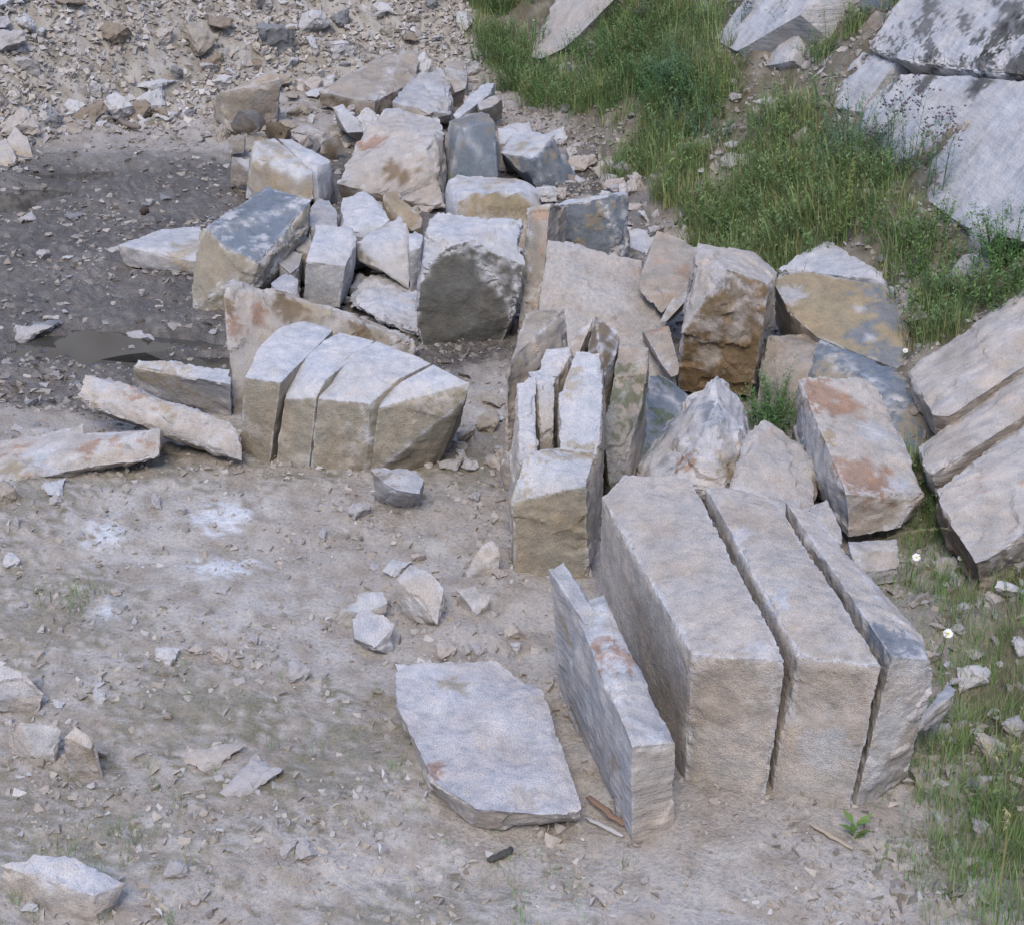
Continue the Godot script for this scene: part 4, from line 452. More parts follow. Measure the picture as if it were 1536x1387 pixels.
	[-2.231, -7.727, 0.040, 2, 1, "small flat stone lying on the mud track", "small stones of the mud track"],
	[-2.521, -10.448, 0.100, 11, 4, "small flat stone lying on the mud track", "small stones of the mud track"],
	[-2.779, -9.634, 0.080, 11, 1, "small flat stone lying on the mud track", "small stones of the mud track"],
	[-2.348, -10.416, 0.087, 11, 4, "small flat stone lying on the mud track", "small stones of the mud track"],
	[-2.128, -8.933, 0.064, 2, 4, "small flat stone lying on the mud track", "small stones of the mud track"],
	[-2.230, -8.381, 0.075, 2, 3, "small flat stone lying on the mud track", "small stones of the mud track"],
	[-2.366, -7.782, 0.064, 11, 3, "small flat stone lying on the mud track", "small stones of the mud track"],
	[-1.967, -7.823, 0.063, 2, 2, "small flat stone lying on the mud track", "small stones of the mud track"],
	[-2.360, -9.145, 0.089, 3, 2, "small flat stone lying on the mud track", "small stones of the mud track"],
	[1.108, -4.449, 0.017, 5, 4, "small beige stone on the crumbly ground below the slabs", "small stones below the front slabs"],
	[1.179, -4.161, 0.045, 5, 1, "small beige stone on the crumbly ground below the slabs", "small stones below the front slabs"],
	[0.437, -4.154, 0.036, 5, 2, "small beige stone on the crumbly ground below the slabs", "small stones below the front slabs"],
	[0.765, -4.189, 0.026, 11, 2, "small beige stone on the crumbly ground below the slabs", "small stones below the front slabs"],
	[1.205, -4.158, 0.024, 0, 4, "small beige stone on the crumbly ground below the slabs", "small stones below the front slabs"],
	[1.162, -4.487, 0.030, 7, 2, "small beige stone on the crumbly ground below the slabs", "small stones below the front slabs"],
	[1.142, -4.342, 0.018, 3, 1, "small beige stone on the crumbly ground below the slabs", "small stones below the front slabs"],
	[1.130, -4.187, 0.033, 1, 1, "small beige stone on the crumbly ground below the slabs", "small stones below the front slabs"],
	[1.071, -4.193, 0.025, 7, 2, "small beige stone on the crumbly ground below the slabs", "small stones below the front slabs"],
	[1.103, -4.344, 0.022, 1, 2, "small beige stone on the crumbly ground below the slabs", "small stones below the front slabs"],
	[1.269, -4.474, 0.040, 2, 2, "small beige stone on the crumbly ground below the slabs", "small stones below the front slabs"],
	[0.957, -4.416, 0.023, 11, 1, "small beige stone on the crumbly ground below the slabs", "small stones below the front slabs"],
	[0.798, -4.312, 0.029, 11, 2, "small beige stone on the crumbly ground below the slabs", "small stones below the front slabs"],
	[0.776, -4.362, 0.020, 4, 1, "small beige stone on the crumbly ground below the slabs", "small stones below the front slabs"],
	[1.067, -4.444, 0.018, 9, 4, "small beige stone on the crumbly ground below the slabs", "small stones below the front slabs"],
	[0.420, -4.326, 0.035, 9, 4, "small beige stone on the crumbly ground below the slabs", "small stones below the front slabs"],
	[0.679, -4.180, 0.026, 3, 2, "small beige stone on the crumbly ground below the slabs", "small stones below the front slabs"],
	[1.149, -4.423, 0.034, 10, 1, "small beige stone on the crumbly ground below the slabs", "small stones below the front slabs"],
	[0.405, -4.516, 0.035, 5, 1, "small beige stone on the crumbly ground below the slabs", "small stones below the front slabs"],
	[0.992, -4.309, 0.036, 0, 4, "small beige stone on the crumbly ground below the slabs", "small stones below the front slabs"],
	[0.547, -4.296, 0.021, 1, 2, "small beige stone on the crumbly ground below the slabs", "small stones below the front slabs"],
	[1.134, -4.412, 0.022, 1, 1, "small beige stone on the crumbly ground below the slabs", "small stones below the front slabs"],
	[0.540, -4.458, 0.044, 10, 1, "small beige stone on the crumbly ground below the slabs", "small stones below the front slabs"],
	[0.915, -4.279, 0.029, 6, 2, "small beige stone on the crumbly ground below the slabs", "small stones below the front slabs"],
	[0.901, -4.334, 0.029, 4, 1, "small beige stone on the crumbly ground below the slabs", "small stones below the front slabs"],
	[0.982, -4.457, 0.032, 4, 1, "small beige stone on the crumbly ground below the slabs", "small stones below the front slabs"],
	[0.652, -4.185, 0.033, 10, 2, "small beige stone on the crumbly ground below the slabs", "small stones below the front slabs"],
	[0.992, -4.515, 0.041, 8, 1, "small beige stone on the crumbly ground below the slabs", "small stones below the front slabs"],
	[0.813, -4.201, 0.044, 4, 1, "small beige stone on the crumbly ground below the slabs", "small stones below the front slabs"],
	[0.457, -4.387, 0.018, 3, 1, "small beige stone on the crumbly ground below the slabs", "small stones below the front slabs"],
	[0.473, -4.231, 0.037, 11, 4, "small beige stone on the crumbly ground below the slabs", "small stones below the front slabs"],
	[0.294, -4.196, 0.036, 11, 1, "small beige stone on the crumbly ground below the slabs", "small stones below the front slabs"],
	[0.583, -4.197, 0.025, 1, 4, "small beige stone on the crumbly ground below the slabs", "small stones below the front slabs"],
	[0.845, -4.217, 0.036, 8, 1, "small beige stone on the crumbly ground below the slabs", "small stones below the front slabs"],
	[0.387, -4.485, 0.027, 7, 1, "small beige stone on the crumbly ground below the slabs", "small stones below the front slabs"],
	[1.026, -4.266, 0.034, 1, 2, "small beige stone on the crumbly ground below the slabs", "small stones below the front slabs"],
	[1.105, -4.416, 0.019, 5, 1, "small beige stone on the crumbly ground below the slabs", "small stones below the front slabs"],
	[1.160, -4.228, 0.037, 4, 1, "small beige stone on the crumbly ground below the slabs", "small stones below the front slabs"],
	[0.464, -4.297, 0.029, 11, 2, "small beige stone on the crumbly ground below the slabs", "small stones below the front slabs"],
	[1.042, -4.465, 0.047, 10, 4, "small beige stone on the crumbly ground below the slabs", "small stones below the front slabs"],
	[1.786, -5.635, 0.093, 7, 4, "grey stone lying in the grass right of the front slabs", "stones in the grass by the front slabs"],
	[1.602, -5.340, 0.058, 0, 4, "grey stone lying in the grass right of the front slabs", "stones in the grass by the front slabs"],
	[1.895, -6.026, 0.055, 1, 4, "grey stone lying in the grass right of the front slabs", "stones in the grass by the front slabs"],
	[1.797, -5.945, 0.077, 1, 0, "grey stone lying in the grass right of the front slabs", "stones in the grass by the front slabs"],
	[1.426, -4.692, 0.040, 4, 4, "grey stone lying in the grass right of the front slabs", "stones in the grass by the front slabs"],
	[1.656, -5.762, 0.072, 6, 1, "grey stone lying in the grass right of the front slabs", "stones in the grass by the front slabs"],
	[1.661, -5.490, 0.110, 5, 4, "grey stone lying in the grass right of the front slabs", "stones in the grass by the front slabs"],
	[1.774, -6.242, 0.048, 0, 4, "grey stone lying in the grass right of the front slabs", "stones in the grass by the front slabs"],
	[1.717, -5.071, 0.042, 7, 4, "grey stone lying in the grass right of the front slabs", "stones in the grass by the front slabs"],
	[1.633, -4.859, 0.075, 0, 4, "grey stone lying in the grass right of the front slabs", "stones in the grass by the front slabs"],
	[1.478, -4.853, 0.065, 0, 0, "grey stone lying in the grass right of the front slabs", "stones in the grass by the front slabs"],
	[1.799, -5.322, 0.041, 6, 0, "grey stone lying in the grass right of the front slabs", "stones in the grass by the front slabs"],
	[1.778, -6.155, 0.048, 6, 0, "grey stone lying in the grass right of the front slabs", "stones in the grass by the front slabs"],
	[1.871, -6.187, 0.084, 5, 1, "grey stone lying in the grass right of the front slabs", "stones in the grass by the front slabs"],
	[1.527, -5.341, 0.050, 2, 0, "grey stone lying in the grass right of the front slabs", "stones in the grass by the front slabs"],
	[1.805, -5.381, 0.064, 8, 0, "grey stone lying in the grass right of the front slabs", "stones in the grass by the front slabs"],
	[1.536, -4.470, 0.078, 5, 4, "grey stone lying in the grass right of the front slabs", "stones in the grass by the front slabs"],
	[1.661, -5.973, 0.052, 6, 4, "grey stone lying in the grass right of the front slabs", "stones in the grass by the front slabs"],
	[1.713, -5.063, 0.042, 6, 4, "grey stone lying in the grass right of the front slabs", "stones in the grass by the front slabs"],
	[1.541, -4.442, 0.046, 5, 4, "grey stone lying in the grass right of the front slabs", "stones in the grass by the front slabs"],
	[1.567, -5.149, 0.063, 1, 4, "grey stone lying in the grass right of the front slabs", "stones in the grass by the front slabs"],
	[1.493, -5.104, 0.059, 9, 1, "grey stone lying in the grass right of the front slabs", "stones in the grass by the front slabs"],
	[1.643, -5.259, 0.061, 9, 4, "grey stone lying in the grass right of the front slabs", "stones in the grass by the front slabs"],
	[1.863, -5.937, 0.047, 0, 4, "grey stone lying in the grass right of the front slabs", "stones in the grass by the front slabs"],
	[1.777, -5.920, 0.050, 9, 1, "grey stone lying in the grass right of the front slabs", "stones in the grass by the front slabs"],
	[1.526, -4.494, 0.076, 9, 4, "grey stone lying in the grass right of the front slabs", "stones in the grass by the front slabs"],
	[2.002, -5.912, 0.051, 2, 0, "grey stone lying in the grass right of the front slabs", "stones in the grass by the front slabs"],
	[1.344, -4.487, 0.047, 3, 4, "grey stone lying in the grass right of the front slabs", "stones in the grass by the front slabs"],
	[1.805, -6.253, 0.112, 6, 0, "grey stone lying in the grass right of the front slabs", "stones in the grass by the front slabs"],
	[1.878, -5.715, 0.059, 8, 4, "grey stone lying in the grass right of the front slabs", "stones in the grass by the front slabs"],
	[1.653, -5.563, 0.061, 0, 0, "grey stone lying in the grass right of the front slabs", "stones in the grass by the front slabs"],
	[1.834, -6.197, 0.111, 9, 0, "grey stone lying in the grass right of the front slabs", "stones in the grass by the front slabs"],
	[2.054, -6.055, 0.067, 10, 0, "grey stone lying in the grass right of the front slabs", "stones in the grass by the front slabs"],
	[1.564, -4.392, 0.078, 10, 4, "grey stone lying in the grass right of the front slabs", "stones in the grass by the front slabs"],
	[1.473, -4.435, 0.086, 6, 1, "grey stone lying in the grass right of the front slabs", "stones in the grass by the front slabs"],
	[1.423, -4.659, 0.055, 0, 0, "grey stone lying in the grass right of the front slabs", "stones in the grass by the front slabs"],
	[-1.539, -14.520, 0.205, 8, 0, "pale stone jumbled at the far end of the heap below the rubble", "stones between the blocks"],
	[-1.659, -14.418, 0.241, 1, 1, "pale stone jumbled at the far end of the heap below the rubble", "stones between the blocks"],
	[-2.368, -14.247, 0.295, 2, 0, "pale stone jumbled at the far end of the heap below the rubble", "stones between the blocks"],
	[-1.695, -13.898, 0.240, 9, 2, "pale stone jumbled at the far end of the heap below the rubble", "stones between the blocks"],
	[-1.904, -12.790, 0.260, 11, 0, "pale stone jumbled at the far end of the heap below the rubble", "stones between the blocks"],
	[-2.419, -14.216, 0.138, 7, 0, "pale stone jumbled at the far end of the heap below the rubble", "stones between the blocks"],
	[-1.486, -14.565, 0.135, 8, 4, "pale stone jumbled at the far end of the heap below the rubble", "stones between the blocks"],
	[-2.032, -14.375, 0.150, 0, 0, "pale stone jumbled at the far end of the heap below the rubble", "stones between the blocks"],
	[-2.289, -14.055, 0.204, 6, 1, "pale stone jumbled at the far end of the heap below the rubble", "stones between the blocks"],
	[-1.962, -14.417, 0.300, 9, 2, "pale stone jumbled at the far end of the heap below the rubble", "stones between the blocks"],
	[-2.231, -13.883, 0.120, 1, 0, "pale stone jumbled at the far end of the heap below the rubble", "stones between the blocks"],
	[-1.196, -13.520, 0.098, 3, 2, "pale stone jumbled at the far end of the heap below the rubble", "stones between the blocks"],
	[-1.277, -12.813, 0.090, 5, 0, "pale stone jumbled at the far end of the heap below the rubble", "stones between the blocks"],
	[-1.996, -12.847, 0.256, 3, 2, "pale stone jumbled at the far end of the heap below the rubble", "stones between the blocks"],
	[-1.963, -14.053, 0.235, 6, 0, "pale stone jumbled at the far end of the heap below the rubble", "stones between the blocks"],
	[-1.203, -12.856, 0.099, 1, 1, "pale stone jumbled at the far end of the heap below the rubble", "stones between the blocks"],
	[-1.442, -13.047, 0.141, 10, 2, "pale stone jumbled at the far end of the heap below the rubble", "stones between the blocks"],
	[-2.256, -14.191, 0.184, 5, 2, "pale stone jumbled at the far end of the heap below the rubble", "stones between the blocks"],
	[-1.981, -12.927, 0.097, 7, 0, "pale stone jumbled at the far end of the heap below the rubble", "stones between the blocks"],
	[-2.144, -13.610, 0.256, 6, 0, "pale stone jumbled at the far end of the heap below the rubble", "stones between the blocks"],
	[-1.796, -13.483, 0.133, 3, 2, "pale stone jumbled at the far end of the heap below the rubble", "stones between the blocks"],
	[-1.221, -13.222, 0.235, 7, 4, "pale stone jumbled at the far end of the heap below the rubble", "stones between the blocks"],
	[-2.229, -13.175, 0.272, 5, 2, "pale stone jumbled at the far end of the heap below the rubble", "stones between the blocks"],
	[-1.644, -14.353, 0.294, 11, 0, "pale stone jumbled at the far end of the heap below the rubble", "stones between the blocks"],
	[-2.215, -13.308, 0.218, 6, 2, "pale stone jumbled at the far end of the heap below the rubble", "stones between the blocks"],
	[-1.544, -12.893, 0.213, 7, 2, "pale stone jumbled at the far end of the heap below the rubble", "stones between the blocks"],
	[-1.135, -13.430, 0.240, 8, 0, "pale stone jumbled at the far end of the heap below the rubble", "stones between the blocks"],
	[-1.369, -13.177, 0.181, 7, 1, "pale stone jumbled at the far end of the heap below the rubble", "stones between the blocks"],
	[-2.161, -13.631, 0.277, 0, 0, "pale stone jumbled at the far end of the heap below the rubble", "stones between the blocks"],
	[-1.145, -12.944, 0.112, 2, 0, "pale stone jumbled at the far end of the heap below the rubble", "stones between the blocks"],
	[-1.222, -13.261, 0.242, 2, 1, "pale stone jumbled at the far end of the heap below the rubble", "stones between the blocks"],
	[-2.006, -13.624, 0.087, 6, 1, "pale stone jumbled at the far end of the heap below the rubble", "stones between the blocks"],
	[-1.403, -13.055, 0.166, 6, 2, "pale stone jumbled at the far end of the heap below the rubble", "stones between the blocks"],
	[-1.325, -13.559, 0.194, 0, 0, "pale stone jumbled at the far end of the heap below the rubble", "stones between the blocks"],
	[-1.657, -13.028, 0.222, 3, 1, "pale stone jumbled at the far end of the heap below the rubble", "stones between the blocks"],
	[-1.739, -14.517, 0.239, 10, 1, "pale stone jumbled at the far end of the heap below the rubble", "stones between the blocks"],
	[-1.096, -12.922, 0.244, 4, 0, "pale stone jumbled at the far end of the heap below the rubble", "stones between the blocks"],
	[-1.476, -12.997, 0.084, 1, 1, "pale stone jumbled at the far end of the heap below the rubble", "stones between the blocks"],
	[-1.190, -14.489, 0.285, 6, 1, "pale stone jumbled at the far end of the heap below the rubble", "stones between the blocks"],
	[-2.076, -13.908, 0.269, 10, 0, "pale stone jumbled at the far end of the heap below the rubble", "stones between the blocks"],
	[-1.756, -13.791, 0.175, 5, 2, "pale stone jumbled at the far end of the heap below the rubble", "stones between the blocks"],
	[-1.552, -13.247, 0.276, 11, 4, "pale stone jumbled at the far end of the heap below the rubble", "stones between the blocks"],
	[-1.133, -13.605, 0.191, 9, 0, "pale stone jumbled at the far end of the heap below the rubble", "stones between the blocks"],
	[-2.017, -14.294, 0.275, 9, 0, "pale stone jumbled at the far end of the heap below the rubble", "stones between the blocks"],
	[-1.157, -12.911, 0.135, 0, 4, "pale stone jumbled at the far end of the heap below the rubble", "stones between the blocks"],
	[-1.619, -13.551, 0.153, 5, 0, "pale stone jumbled at the far end of the heap below the rubble", "stones between the blocks"],
	[-2.092, -14.336, 0.187, 8, 0, "pale stone jumbled at the far end of the heap below the rubble", "stones between the blocks"],
	[-1.734, -13.047, 0.167, 8, 4, "pale stone jumbled at the far end of the heap below the rubble", "stones between the blocks"],
	[-1.832, -14.188, 0.233, 10, 2, "pale stone jumbled at the far end of the heap below the rubble", "stones between the blocks"],
	[-1.285, -12.828, 0.193, 7, 1, "pale stone jumbled at the far end of the heap below the rubble", "stones between the blocks"],
	[-1.114, -13.367, 0.098, 9, 1, "pale stone jumbled at the far end of the heap below the rubble", "stones between the blocks"],
	[-1.309, -13.879, 0.217, 9, 4, "pale stone jumbled at the far end of the heap below the rubble", "stones between the blocks"],
	[-1.518, -12.982, 0.159, 10, 0, "pale stone jumbled at the far end of the heap below the rubble", "stones between the blocks"],
	[-1.251, -14.489, 0.274, 11, 2, "pale stone jumbled at the far end of the heap below the rubble", "stones between the blocks"],
	[-1.897, -14.486, 0.196, 2, 1, "pale stone jumbled at the far end of the heap below the rubble", "stones between the blocks"],
	[-1.772, -13.361, 0.225, 10, 2, "pale stone jumbled at the far end of the heap below the rubble", "stones between the blocks"],
	[-1.395, -13.606, 0.091, 5, 1, "pale stone jumbled at the far end of the heap below the rubble", "stones between the blocks"],
	[-2.174, -13.484, 0.146, 9, 0, "pale stone jumbled at the far end of the heap below the rubble", "stones between the blocks"],
	[-2.023, -14.426, 0.138, 1, 4, "pale stone jumbled at the far end of the heap below the rubble", "stones between the blocks"],
	[-1.176, -13.227, 0.246, 6, 0, "pale stone jumbled at the far end of the heap below the rubble", "stones between the blocks"],
	[-0.556, -14.217, 0.287, 3, 1, "stone jumbled beside the grey domed boulder", "stones between the blocks"],
	[-0.135, -14.074, 0.222, 7, 0, "stone jumbled beside the grey domed boulder", "stones between the blocks"],
	[-0.856, -13.879, 0.124, 4, 1, "stone jumbled beside the grey domed boulder", "stones between the blocks"],
	[-0.798, -14.892, 0.311, 8, 0, "stone jumbled beside the grey domed boulder", "stones between the blocks"],
	[-0.492, -14.801, 0.147, 6, 0, "stone jumbled beside the grey domed boulder", "stones between the blocks"],
	[-0.969, -14.596, 0.102, 7, 2, "stone jumbled beside the grey domed boulder", "stones between the blocks"],
	[-0.309, -14.584, 0.105, 6, 1, "stone jumbled beside the grey domed boulder", "stones between the blocks"],
	[-0.924, -13.759, 0.211, 1, 1, "stone jumbled beside the grey domed boulder", "stones between the blocks"],
	[-0.252, -14.441, 0.131, 6, 4, "stone jumbled beside the grey domed boulder", "stones between the blocks"],
	[-0.329, -14.961, 0.181, 8, 4, "stone jumbled beside the grey domed boulder", "stones between the blocks"],
	[-0.709, -13.818, 0.260, 3, 0, "stone jumbled beside the grey domed boulder", "stones between the blocks"],
	[-0.310, -14.011, 0.225, 3, 1, "stone jumbled beside the grey domed boulder", "stones between the blocks"],
	[-0.242, -14.313, 0.239, 6, 0, "stone jumbled beside the grey domed boulder", "stones between the blocks"],
	[-0.174, -14.056, 0.228, 4, 4, "stone jumbled beside the grey domed boulder", "stones between the blocks"],
	[-0.493, -14.502, 0.216, 2, 0, "stone jumbled beside the grey domed boulder", "stones between the blocks"],
	[-0.767, -14.636, 0.192, 7, 4, "stone jumbled beside the grey domed boulder", "stones between the blocks"],
	[-0.438, -15.013, 0.224, 0, 4, "stone jumbled beside the grey domed boulder", "stones between the blocks"],
	[-0.847, -14.658, 0.202, 11, 0, "stone jumbled beside the grey domed boulder", "stones between the blocks"],
	[-0.996, -14.942, 0.183, 3, 0, "stone jumbled beside the grey domed boulder", "stones between the blocks"],
	[-0.266, -13.826, 0.273, 4, 1, "stone jumbled beside the grey domed boulder", "stones between the blocks"],
	[-0.748, -14.224, 0.116, 8, 0, "stone jumbled beside the grey domed boulder", "stones between the blocks"],
	[-1.003, -14.611, 0.101, 6, 1, "stone jumbled beside the grey domed boulder", "stones between the blocks"],
	[-0.085, -13.832, 0.125, 6, 1, "stone jumbled beside the grey domed boulder", "stones between the blocks"],
	[-0.905, -13.828, 0.271, 10, 0, "stone jumbled beside the grey domed boulder", "stones between the blocks"],
	[0.839, -11.455, 0.202, 4, 1, "stone in the rubble behind the slate blocks", "stones between the blocks"],
	[0.762, -11.456, 0.122, 2, 0, "stone in the rubble behind the slate blocks", "stones between the blocks"],
	[0.200, -11.830, 0.154, 8, 0, "stone in the rubble behind the slate blocks", "stones between the blocks"],
	[0.859, -11.601, 0.228, 2, 4, "stone in the rubble behind the slate blocks", "stones between the blocks"],
	[0.375, -11.394, 0.129, 3, 0, "stone in the rubble behind the slate blocks", "stones between the blocks"],
	[0.648, -11.501, 0.157, 7, 0, "stone in the rubble behind the slate blocks", "stones between the blocks"],
	[0.302, -12.209, 0.232, 8, 4, "stone in the rubble behind the slate blocks", "stones between the blocks"],
	[0.674, -11.980, 0.238, 1, 1, "stone in the rubble behind the slate blocks", "stones between the blocks"],
	[0.716, -11.622, 0.172, 9, 1, "stone in the rubble behind the slate blocks", "stones between the blocks"],
	[0.829, -11.206, 0.186, 7, 1, "stone in the rubble behind the slate blocks", "stones between the blocks"],
	[0.714, -11.535, 0.164, 2, 4, "stone in the rubble behind the slate blocks", "stones between the blocks"],
	[0.295, -11.565, 0.222, 2, 1, "stone in the rubble behind the slate blocks", "stones between the blocks"],
	[0.755, -11.600, 0.196, 3, 0, "stone in the rubble behind the slate blocks", "stones between the blocks"],
	[0.893, -11.730, 0.211, 5, 2, "stone in the rubble behind the slate blocks", "stones between the blocks"],
	[0.509, -12.242, 0.240, 9, 1, "stone in the rubble behind the slate blocks", "stones between the blocks"],
	[0.453, -11.211, 0.099, 4, 1, "stone in the rubble behind the slate blocks", "stones between the blocks"],
	[0.833, -11.950, 0.255, 6, 4, "stone in the rubble behind the slate blocks", "stones between the blocks"],
	[0.405, -11.853, 0.116, 11, 0, "stone in the rubble behind the slate blocks", "stones between the blocks"],
	[0.648, -11.736, 0.211, 5, 4, "stone in the rubble behind the slate blocks", "stones between the blocks"],
	[0.662, -12.165, 0.160, 4, 1, "stone in the rubble behind the slate blocks", "stones between the blocks"],
	[0.221, -11.480, 0.237, 1, 0, "stone in the rubble behind the slate blocks", "stones between the blocks"],
	[0.728, -12.034, 0.190, 3, 1, "stone in the rubble behind the slate blocks", "stones between the blocks"],
	[0.375, -12.047, 0.214, 1, 0, "stone in the rubble behind the slate blocks", "stones between the blocks"],
	[0.281, -11.197, 0.188, 11, 0, "stone in the rubble behind the slate blocks", "stones between the blocks"],
	[0.841, -11.861, 0.147, 8, 1, "stone in the rubble behind the slate blocks", "stones between the blocks"],
	[0.500, -11.083, 0.111, 4, 0, "stone in the rubble behind the slate blocks", "stones between the blocks"],
	[-0.691, -9.692, 0.112, 0, 1, "small stone filling the gaps of the upper heap", "stones between the blocks"],
	[-1.015, -10.243, 0.202, 9, 1, "small stone filling the gaps of the upper heap", "stones between the blocks"],
	[-0.925, -9.721, 0.164, 10, 4, "small stone filling the gaps of the upper heap", "stones between the blocks"],
	[-1.471, -9.892, 0.132, 8, 2, "small stone filling the gaps of the upper heap", "stones between the blocks"],
	[-0.927, -9.720, 0.088, 3, 1, "small stone filling the gaps of the upper heap", "stones between the blocks"],
	[-0.674, -11.029, 0.211, 8, 2, "small stone filling the gaps of the upper heap", "stones between the blocks"],
	[-0.840, -10.178, 0.180, 10, 1, "small stone filling the gaps of the upper heap", "stones between the blocks"],
	[-1.196, -9.254, 0.111, 1, 2, "small stone filling the gaps of the upper heap", "stones between the blocks"],
	[-1.472, -10.037, 0.099, 1, 0, "small stone filling the gaps of the upper heap", "stones between the blocks"],
	[-1.313, -10.677, 0.088, 4, 2, "small stone filling the gaps of the upper heap", "stones between the blocks"],
	[-1.546, -10.471, 0.170, 1, 2, "small stone filling the gaps of the upper heap", "stones between the blocks"],
	[-0.957, -10.896, 0.196, 5, 2, "small stone filling the gaps of the upper heap", "stones between the blocks"],
	[-1.230, -11.132, 0.087, 11, 0, "small stone filling the gaps of the upper heap", "stones between the blocks"],
	[-0.975, -9.619, 0.103, 0, 0, "small stone filling the gaps of the upper heap", "stones between the blocks"],
	[-0.506, -9.353, 0.184, 11, 4, "small stone filling the gaps of the upper heap", "stones between the blocks"],
	[-0.998, -9.774, 0.177, 5, 0, "small stone filling the gaps of the upper heap", "stones between the blocks"],
	[-1.153, -9.994, 0.211, 11, 1, "small stone filling the gaps of the upper heap", "stones between the blocks"],
	[-1.375, -10.846, 0.225, 0, 4, "small stone filling the gaps of the upper heap", "stones between the blocks"],
	[-0.977, -10.223, 0.124, 11, 1, "small stone filling the gaps of the upper heap", "stones between the blocks"],
	[-0.788, -11.623, 0.146, 8, 1, "small stone filling the gaps of the upper heap", "stones between the blocks"],
	[-1.455, -9.664, 0.135, 8, 0, "small stone filling the gaps of the upper heap", "stones between the blocks"],
	[-0.580, -10.341, 0.211, 3, 0, "small stone filling the gaps of the upper heap", "stones between the blocks"],
	[-0.903, -11.344, 0.237, 11, 2, "small stone filling the gaps of the upper heap", "stones between the blocks"],
	[-0.709, -9.493, 0.090, 10, 0, "small stone filling the gaps of the upper heap", "stones between the blocks"],
	[-0.916, -9.717, 0.193, 4, 4, "small stone filling the gaps of the upper heap", "stones between the blocks"],
	[-0.879, -9.335, 0.125, 3, 4, "small stone filling the gaps of the upper heap", "stones between the blocks"],
	[-0.881, -10.488, 0.192, 8, 1, "small stone filling the gaps of the upper heap", "stones between the blocks"],
	[-1.290, -10.384, 0.221, 11, 1, "small stone filling the gaps of the upper heap", "stones between the blocks"],
	[-0.581, -11.343, 0.172, 6, 1, "small stone filling the gaps of the upper heap", "stones between the blocks"],
	[-0.742, -11.378, 0.113, 11, 0, "small stone filling the gaps of the upper heap", "stones between the blocks"],
	[1.029, -10.369, 0.175, 11, 4, "stone between the upper blocks and the bank", "stones between the blocks"],
	[0.683, -10.954, 0.087, 10, 0, "stone between the upper blocks and the bank", "stones between the blocks"],
	[1.134, -10.571, 0.156, 4, 1, "stone between the upper blocks and the bank", "stones between the blocks"],
	[0.941, -10.401, 0.182, 7, 4, "stone between the upper blocks and the bank", "stones between the blocks"],
	[0.742, -10.846, 0.131, 3, 0, "stone between the upper blocks and the bank", "stones between the blocks"],
	[0.883, -10.954, 0.137, 5, 0, "stone between the upper blocks and the bank", "stones between the blocks"],
	[1.102, -10.603, 0.127, 4, 1, "stone between the upper blocks and the bank", "stones between the blocks"],
	[0.716, -10.902, 0.214, 7, 1, "stone between the upper blocks and the bank", "stones between the blocks"],
	[0.645, -10.627, 0.167, 7, 4, "stone between the upper blocks and the bank", "stones between the blocks"],
	[0.513, -10.777, 0.193, 0, 2, "stone between the upper blocks and the bank", "stones between the blocks"],
	[0.659, -10.933, 0.166, 5, 1, "stone between the upper blocks and the bank", "stones between the blocks"],
	[0.914, -10.663, 0.172, 0, 4, "stone between the upper blocks and the bank", "stones between the blocks"],
	[0.529, -10.763, 0.175, 7, 0, "stone between the upper blocks and the bank", "stones between the blocks"],
	[0.925, -10.668, 0.104, 11, 2, "stone between the upper blocks and the bank", "stones between the blocks"],
	[-0.228, -7.706, 0.086, 1, 1, "small stone right of the cracked block", "stones between the blocks"],
	[-0.092, -7.446, 0.134, 11, 4, "small stone right of the cracked block", "stones between the blocks"],
	[-0.231, -7.648, 0.125, 0, 1, "small stone right of the cracked block", "stones between the blocks"],
	[-0.067, -7.359, 0.156, 4, 1, "small stone right of the cracked block", "stones between the blocks"],
	[-0.286, -7.322, 0.153, 6, 4, "small stone right of the cracked block", "stones between the blocks"],
	[-0.234, -7.525, 0.069, 8, 1, "small stone right of the cracked block", "stones between the blocks"],
	[-0.369, -7.691, 0.054, 0, 2, "small stone right of the cracked block", "stones between the blocks"],
	[-0.064, -7.547, 0.112, 2, 4, "small stone right of the cracked block", "stones between the blocks"],
	[-0.205, -7.322, 0.146, 7, 0, "small stone right of the cracked block", "stones between the blocks"],
	[-0.267, -7.531, 0.107, 5, 4, "small stone right of the cracked block", "stones between the blocks"],
	[-0.227, -7.439, 0.140, 5, 0, "small stone right of the cracked block", "stones between the blocks"],
	[-0.061, -7.936, 0.085, 11, 0, "small stone right of the cracked block", "stones between the blocks"],
	[2.008, -10.912, 0.090, 8, 1, "stone showing through the grass of the bank", "stones between the blocks"],
	[1.388, -10.683, 0.226, 10, 2, "stone showing through the grass of the bank", "stones between the blocks"],
	[1.557, -11.001, 0.163, 6, 4, "stone showing through the grass of the bank", "stones between the blocks"],
	[1.742, -11.719, 0.205, 10, 0, "stone showing through the grass of the bank", "stones between the blocks"],
	[2.058, -9.906, 0.187, 5, 1, "stone showing through the grass of the bank", "stones between the blocks"],
	[2.007, -11.675, 0.097, 5, 4, "stone showing through the grass of the bank", "stones between the blocks"],
	[1.298, -11.634, 0.160, 7, 2, "stone showing through the grass of the bank", "stones between the blocks"],
	[1.837, -10.801, 0.194, 8, 1, "stone showing through the grass of the bank", "stones between the blocks"],
	[2.291, -10.484, 0.206, 9, 0, "stone showing through the grass of the bank", "stones between the blocks"],
	[2.092, -10.457, 0.175, 7, 0, "stone showing through the grass of the bank", "stones between the blocks"],
	[2.039, -9.448, 0.121, 11, 1, "stone showing through the grass of the bank", "stones between the blocks"],
